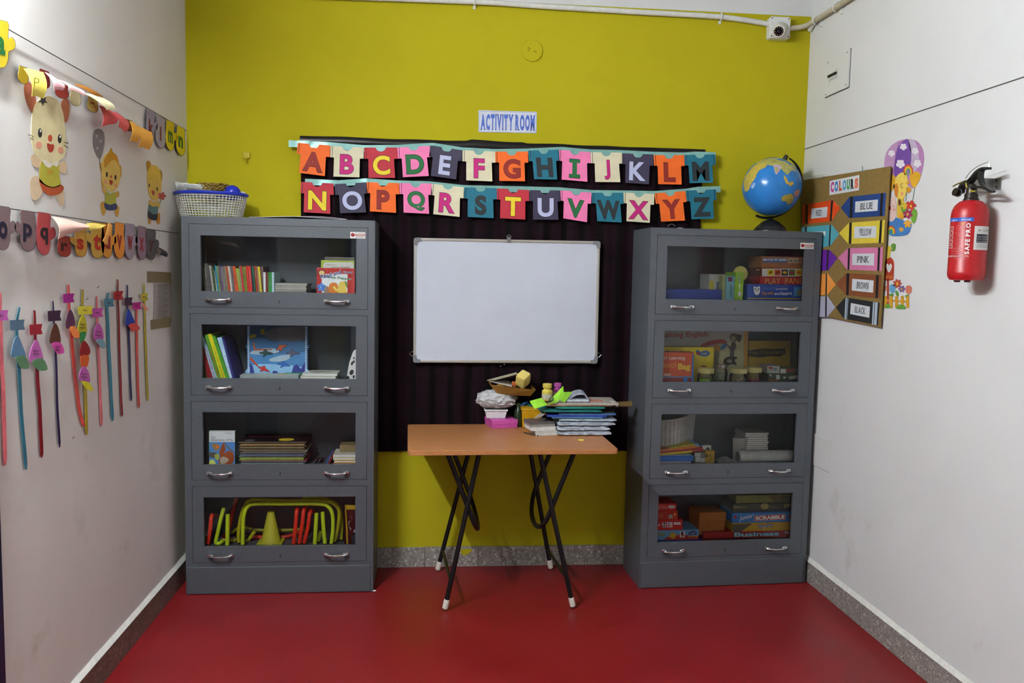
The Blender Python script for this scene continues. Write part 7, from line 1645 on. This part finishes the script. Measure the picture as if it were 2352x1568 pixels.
bal += [('yellow_scallop', S([(362, 390), (390, 350), (430, 345), (455, 370), (440, 420), (400, 480), (372, 440)], 3), 'D8A62C', 2), ('yellow_scallop', S([(198, 390), (225, 370), (245, 400), (232, 470), (200, 510)], 3), 'D0A02A', 2),
 ('giraffe_head', S([(240, 430), (255, 380), (295, 350), (330, 360), (345, 420), (335, 510), (315, 560), (285, 572), (255, 540)], 3), 'E2C65A', 5), ('giraffe_snout', S([(230, 470), (258, 440), (268, 500), (258, 560), (238, 540)], 3), 'C8802E', 6), ('giraffe_ear', S([(332, 480), (362, 470), (374, 500), (352, 522), (336, 510)], 3), 'C8902E', 6), ('giraffe_horn', S([(330, 440), (352, 420), (362, 430), (350, 448)], 2), 'C8902E', 6),
 ('eye', thick([(305, 440), (290, 448), (288, 470), (303, 480)], 4), '2A2420', 8), ('nostril', ell(230, 468, 8, 18), '3A2418', 8), ('cheek', ell(298, 528, 11, 13), 'DE8A80', 8),
 ('basket', S([(178, 770), (210, 735), (260, 730), (330, 760), (375, 770), (368, 830), (340, 870), (260, 884), (195, 875), (175, 830)], 3), '3F76B4', 4), ('giraffe_neck', S([(262, 560), (310, 560), (312, 640), (285, 720), (255, 720)], 2), 'D0AE40', 3), ('neck_patch', ell(278, 600, 12, 28), '5A3A20', 6),
 ('pig', S([(185, 600), (210, 555), (240, 560), (248, 640), (246, 720), (215, 760), (186, 740)], 3), 'E0C2B8', 5), ('pig_cheek', ell(232, 660, 8, 9), 'D88A80', 7), ('pig_bow', ell(196, 648, 9, 18), 'B83A44', 7), ('pig_eye', thick([(216, 636), (226, 628), (232, 640)], 3), '3A2A24', 7), ('rope', thick([(404, 480), (388, 580)], 4), '3A6A54', 1), ('rope', thick([(336, 520), (330, 590)], 4), '3A6A54', 1), ('rope', thick([(192, 510), (188, 600)], 4), '3A6A54', 1),
 ('flower_leaf', S([(290, 620), (320, 600), (345, 640), (318, 690), (292, 670)], 3), '6A9A34', 5), ('flower_leaf', S([(372, 700), (400, 650), (425, 690), (405, 770), (380, 762)], 3), '6AA038', 5),
 ('flower', rosette(372, 625, 44, 24, 5), 'B8382E', 7), ('flower_centre', ell(373, 632, 9, 12), 'D8B02A', 9), ('flower', rosette(348, 698, 42, 24, 6, .3), '96305A', 8), ('flower_centre', ell(345, 700, 9, 12), 'DDB23A', 10), ('flower', rosette(322, 628, 32, 16, 5, .6), 'D0B03A', 6), ('flower', rosette(295, 715, 30, 15, 5, .2), 'D89A2A', 8), ('flower', rosette(345, 780, 36, 16, 5, .9), 'DCA030', 8), ('flower', rosette(292, 828, 22, 10, 5, .4), 'DCA030', 8)]
for k, (r, c) in enumerate(((56, 'B84A34'), (46, 'D8902E'), (36, 'C8C03A'), (26, '3E8E4A'), (16, '3F76B4'))): bal.append(('rainbow_print', [(max(176, x), y) for x, y in ell(205, 850, r*.7, r, 24) if y < 872], c, 6+k))
rs(bal, 'hot air balloon nursery sticker with a giraffe and flowers')
gd = [('mailbox', S([(150, 1230), (152, 1110), (172, 1072), (195, 1060), (220, 1080), (230, 1120), (226, 1230), (215, 1252), (158, 1252)], 3), 'A83A28', 1), ('mailbox_post', rect(172, 1245, 188, 1460), 'A03A28', 1), ('heart_print', S([(188, 1188), (168, 1150), (166, 1125), (178, 1112), (189, 1128), (202, 1112), (213, 1128), (210, 1155)], 3), 'D2D2CE', 3),
 ('bird', S([(170, 1070), (176, 1020), (168, 990), (180, 965), (198, 968), (208, 995), (198, 1030), (192, 1062)], 3), 'CDB83A', 2), ('bird_leaf', S([(205, 960), (225, 945), (245, 955), (240, 1000), (222, 1010)], 3), '5E8E3A', 2), ('bird_beak', ell(210, 1003, 8, 5), '6A4A2A', 3)]
for k, x in enumerate((145, 194, 240, 288, 332)): gd.append(('fence_picket', [(x, 1385), (x+24, 1382), (x+25, 1488), (x, 1482)], 'C8962A', 4))
gd += [('fence_rail', thick([(140, 1420), (356, 1432)], 14), 'B8842A', 3), ('grass', S([(152, 1482), (165, 1455), (180, 1450), (195, 1460), (205, 1484)], 2), '5E963A', 6), ('grass', S([(248, 1490), (265, 1462), (290, 1455), (315, 1462), (328, 1494)], 2), '5E963A', 6),
 ('flower', rosette(258, 1280, 38, 19, 7), 'A8402E', 5), ('flower_centre', ell(258, 1282, 10, 14), 'C8A02A', 7), ('flower', rosette(296, 1325, 30, 16, 6), '7A5A98', 6), ('flower_centre', ell(295, 1326, 8, 11), 'C8982A', 8), ('tulip', S([(195, 1300), (215, 1285), (240, 1300), (238, 1345), (215, 1362), (196, 1340)], 3), '5E96C0', 5), ('tulip', S([(330, 1310), (350, 1295), (376, 1308), (376, 1350), (352, 1370), (330, 1350)], 3), 'CC7A62', 5), ('flower', rosette(154, 1320, 24, 12, 6), 'C07A5A', 4),
 ('leaf', S([(240, 1350), (258, 1340), (272, 1370), (258, 1392)], 2), '4E8A3A', 3), ('leaf', S([(190, 1370), (225, 1366), (222, 1390), (196, 1388)], 2), '4E8A3A', 3), ('leaf', S([(325, 1380), (352, 1374), (356, 1400), (330, 1402)], 2), '4E8A3A', 3), ('stem', thick([(352, 1365), (345, 1400)], 5), '4E8A3A', 2)]
gs = rs(gd, 'garden nursery sticker with a red mailbox, fence and flowers')
text(RIGHT, BDZ, 'POST BOX', (154, 1238), (222, 1240), (154, 1214), .0036, 'D0903A', gs, .01)

# ------------------------------------------------------------------ fire extinguisher
FE = Zm(2100, 340, 4.357)
eo = .078
c = RIGHT.px(*FE(540, 930), eo); rr = (716-366)/2/FE.k/FPX*(RIGHT.P(c[0], c[1], eo)-CAM).dot(FW)*.985
vb = RIGHT.px(*FE(540, 1325), eo)[1]; vt = RIGHT.px(*FE(540, 525), eo)[1]
EF = RIGHT.at(c[0], vb, eo); h = vt-vb
ex = empty('fire_extinguisher', EF.o, 'red fire extinguisher hung on a bracket on the right wall', 'fire extinguisher')
M_EXR = M('A4161C', .36, var=.05)
MB().lathe(EF, [(rr*.55, .0), (rr*.86, .002), (rr*.97, .012), (rr, .022), (rr, .030), (rr*.992, .031), (rr*.992, h*.80), (rr*.95, h*.87), (rr*.82, h*.935), (rr*.60, h*.98), (rr*.36, h)], 48).build('cylinder', M_EXR, ex, smooth=True)
for sx in (-.5, .45): MB().lathe(EF.at(rr*sx, -.006, rr*.2), [(.008, 0), (.010, .002), (.010, .008)], 12).build('foot', M('5A1216', .5), ex, smooth=True)
MB().lathe(EF, [(rr*.42, h-.002), (rr*.42, h+.003), (rr*.36, h+.006), (rr*.36, h+.020), (rr*.30, h+.022), (rr*.28, h+.040), (rr*.2, h+.052)], 24).build('neck', M('2A2320', .35, .3), ex, smooth=True)
vdir = (CAM-EF.o); 
def ep(x, y, off=eo): return RIGHT.P(*RIGHT.px(*FE(x, y), off), off)
def eplate(name, pts, hx, half, off=eo, rough=.4, metal=0, sm=2):
    q = [RIGHT.px(*FE(*p), off) for p in (smooth_poly(pts, sm) if sm > 1 else pts)]
    return MB().prism(RIGHT, q, off-half, off+half).build(name, M(hx, rough, metal), ex, bevel=.0012)
lv = MB()
for st, hf in (([(512, 372), (545, 345), (590, 300), (640, 240), (690, 208), (748, 202)], .0095), ([(672, 225), (664, 275), (672, 330), (700, 378), (790, 438)], .0085), ([(530, 398), (600, 392), (690, 392), (760, 424), (788, 436)], .009), ([(525, 345), (560, 385), (565, 425)], .010), ([(600, 300), (560, 350), (560, 395)], .0095)):
    wd_ = 26 if st[0][0] < 520 else 22
    q = [RIGHT.px(*FE(*p), eo+.004) for p in thick([tuple(v)[:2] for v in curve_pts([Vector((*p, 0)) for p in st], 4)], wd_)]
    lv.prism(RIGHT, q, eo+.004-hf, eo+.004+hf)
lv.build('lever', M('18181A', .4), ex, bevel=.001)
eplate('handle', [(560, 432), (700, 434), (760, 440), (790, 432), (780, 448), (700, 446), (560, 444)], '8A8A8C', .008, eo+.002, .3, .9)
MB().tube([ep(470, 455), ep(470, 415), ep(492, 365), ep(520, 345)], [.010, .013, .012, .009], 12).build('valve', M('3A3436', .25, .8), ex, smooth=True)
MB().tube([ep(452, 452, eo+.012), ep(405, 436, eo+.030)], [.0135, .0135], 18).build('gauge', M('15151A', .3), ex, smooth=True)
MB().tube([ep(446, 450, eo+.014), ep(438, 448, eo+.017)], [.0142, .0142], 18).build('gauge_ring', M('C0C0C0', .3, .8), ex)
MB().tube(curve_pts([ep(388, 385), ep(430, 360), ep(525, 325), ep(560, 330)], 5), .0026, 6).build('safety_pin', M('9A8A3A', .3, .8), ex, smooth=True)
MB().tube(curve_pts([ep(512, 305), ep(560, 240), ep(640, 180), ep(752, 135)], 6)+curve_pts([ep(750, 140), ep(748, 190)], 3), .0013, 5).build('pin_wire', M('B0A88A', .3, .8), ex)
MB().tube(curve_pts([ep(520, 345, eo+.012), ep(525, 385, eo+.014), ep(555, 425, eo+.012), ep(610, 430, eo+.01)], 5), .0022, 6).build('seal_loop', M('B8A82A', .4), ex, smooth=True)
p0 = RIGHT.px(*FE(710, 302), .03); p1 = RIGHT.px(*FE(782, 408), .03)
brk = MB(); brk.box(RIGHT, p0[0]-.002, p1[0], p1[1], p0[1], 0, .004); brk.box(RIGHT, p0[0]-.002, p0[0]+.006, p1[1], p0[1], .004, eo); brk.build('wall_bracket', M('8E8C88', .35, .8), ex, bevel=.001)
for y in (.25, .8): MB().prism(RIGHT, ell((p0[0]+p1[0])/2, p1[1]+(p0[1]-p1[1])*y, .0045, n=10), .0038, .006).build('bolt', M('3A3836', .4), ex)
# printed panels wrapped on the cylinder; angle measured about the axis from the wall-parallel direction facing the viewer
def wrap(name, a0, a1, v0, v1, hx, lift=.0006, rough=.4):
    m = MB(); 
    def fn(s, t):
        a = a0+(a1-a0)*s; d = EF.u*math.sin(a)+EF.n*math.cos(a); return EF.P(0, v0+(v1-v0)*t, 0)+d*(rr*.992+lift), d
    m.sheet(fn, 10, 1, .0004); return m.build(name, M(hx, rough, var=.04), ex, smooth=True)
def wtext(s, a0, a1, v0, v1, hx, lift=.0012, rot=False, bold=.02, serif=False):
    vs, fs, _ = (sgeo if serif else tgeo)(s, bold); m = MB(); P = []
    for x, y in vs:
        if rot: x, y = 1-y, x
        a = a0+(a1-a0)*x; d = EF.u*math.sin(a)+EF.n*math.cos(a); P.append(EF.P(0, v0+(v1-v0)*y, 0)+d*(rr*.992+lift))
    m.add(P, fs); o = m.build('lettering', M(hx, .5, var=.02), ex, recalc=False); return o
# centre of what the viewer sees on the cylinder
vv = Vector((CAM.x, CAM.y, 0))-Vector((EF.o.x, EF.o.y, 0)); ac = math.atan2(vv.dot(EF.u), vv.dot(EF.n))
def va(y): return RIGHT.px(*FE(540, y), eo)[1]-vb
def aa(x): return ac+math.asin(max(-.98, min(.98, (x-541)/176)))
wrap('blue_band', aa(368), aa(578), va(742), va(706), '1F56B4'); wtext('DRY', aa(382), aa(438), va(738), va(724), 'C8D4E8'); wtext('POWDER', aa(470), aa(556), va(736), va(720), 'DCE4F0')
wtext('SAFE PRO', aa(514), aa(554), va(1066), va(762), 'EFE6E4', rot=True, bold=.04, serif=True)
wtext('PROTECTION PVT. LTD.', aa(370), aa(556), va(1094), va(1078), 'E0C8C8'); wtext('www.safetyproducts.in', aa(430), aa(562), va(1116), va(1110), 'D8A8A8', bold=0)
for k in range(5): wrap('pictogram', aa(376), aa(403), va(826+k*45), va(790+k*45), 'C8A8A8'); wrap('pictogram_mark', aa(381), aa(397), va(820+k*45), va(798+k*45), '8E1A20', .001)
for k in range(12): wrap('small_print', aa(420+(k % 3)*6), aa(488-(k*5 % 18)), va(790+k*23), va(786+k*23), 'C06A6C')
for k in range(3): wrap('print_rule', aa(398), aa(500), va(1010+k*26), va(1007+k*26), 'C47A7C')
wrap('yellow_mark', aa(474), aa(492), va(776), va(756), 'C89A2A')
wrap('service_label', aa(590), aa(714), va(1022), va(790), 'CFCFCB'); wrap('label_block', aa(612), aa(706), va(952), va(868), '20222C', .001)
for k in range(3): wtext(['Date of Installation', 'Date of Refilling', 'Due of Refilling'][k], aa(618), aa(704), va(900+k*24), va(886+k*24), 'B8BCC4', .0016, bold=0)
wtext('AE', aa(622), aa(644), va(840), va(824), '3A3A44'); wtext('NAME', aa(664), aa(713), va(848), va(818), '8A8C94', bold=0)
for k in range(3): wrap('small_print', aa(610), aa(712), va(970+k*13), va(967+k*13), '7A7C84', .001)
# paint splash of the wall colour on the back skirting
p = pxpoly(BACK, Zm(900, 1020, 3.7328), smooth_poly([(590, 905), (640, 895), (690, 905), (665, 930), (625, 952), (600, 945)], 3), .0135)
tag(MB().prism(BACK, p, .0124, .0136).build('paint_splash', M_GREEN, None), 'smear of yellow-green paint on the grey skirting under the table', 'paint smear')
# chipped white plaster bit at the foot of the left bookcase
q = FLOOR.px(860, 1358); tag(MB().ball((q[0], q[1], .004), .006, 10, 6, sc_=(1.4, 1, .6)).build('plaster_chip', M('D8D4CC', .8), None), 'tiny white plaster chip on the floor at the bookcase foot', 'chip')
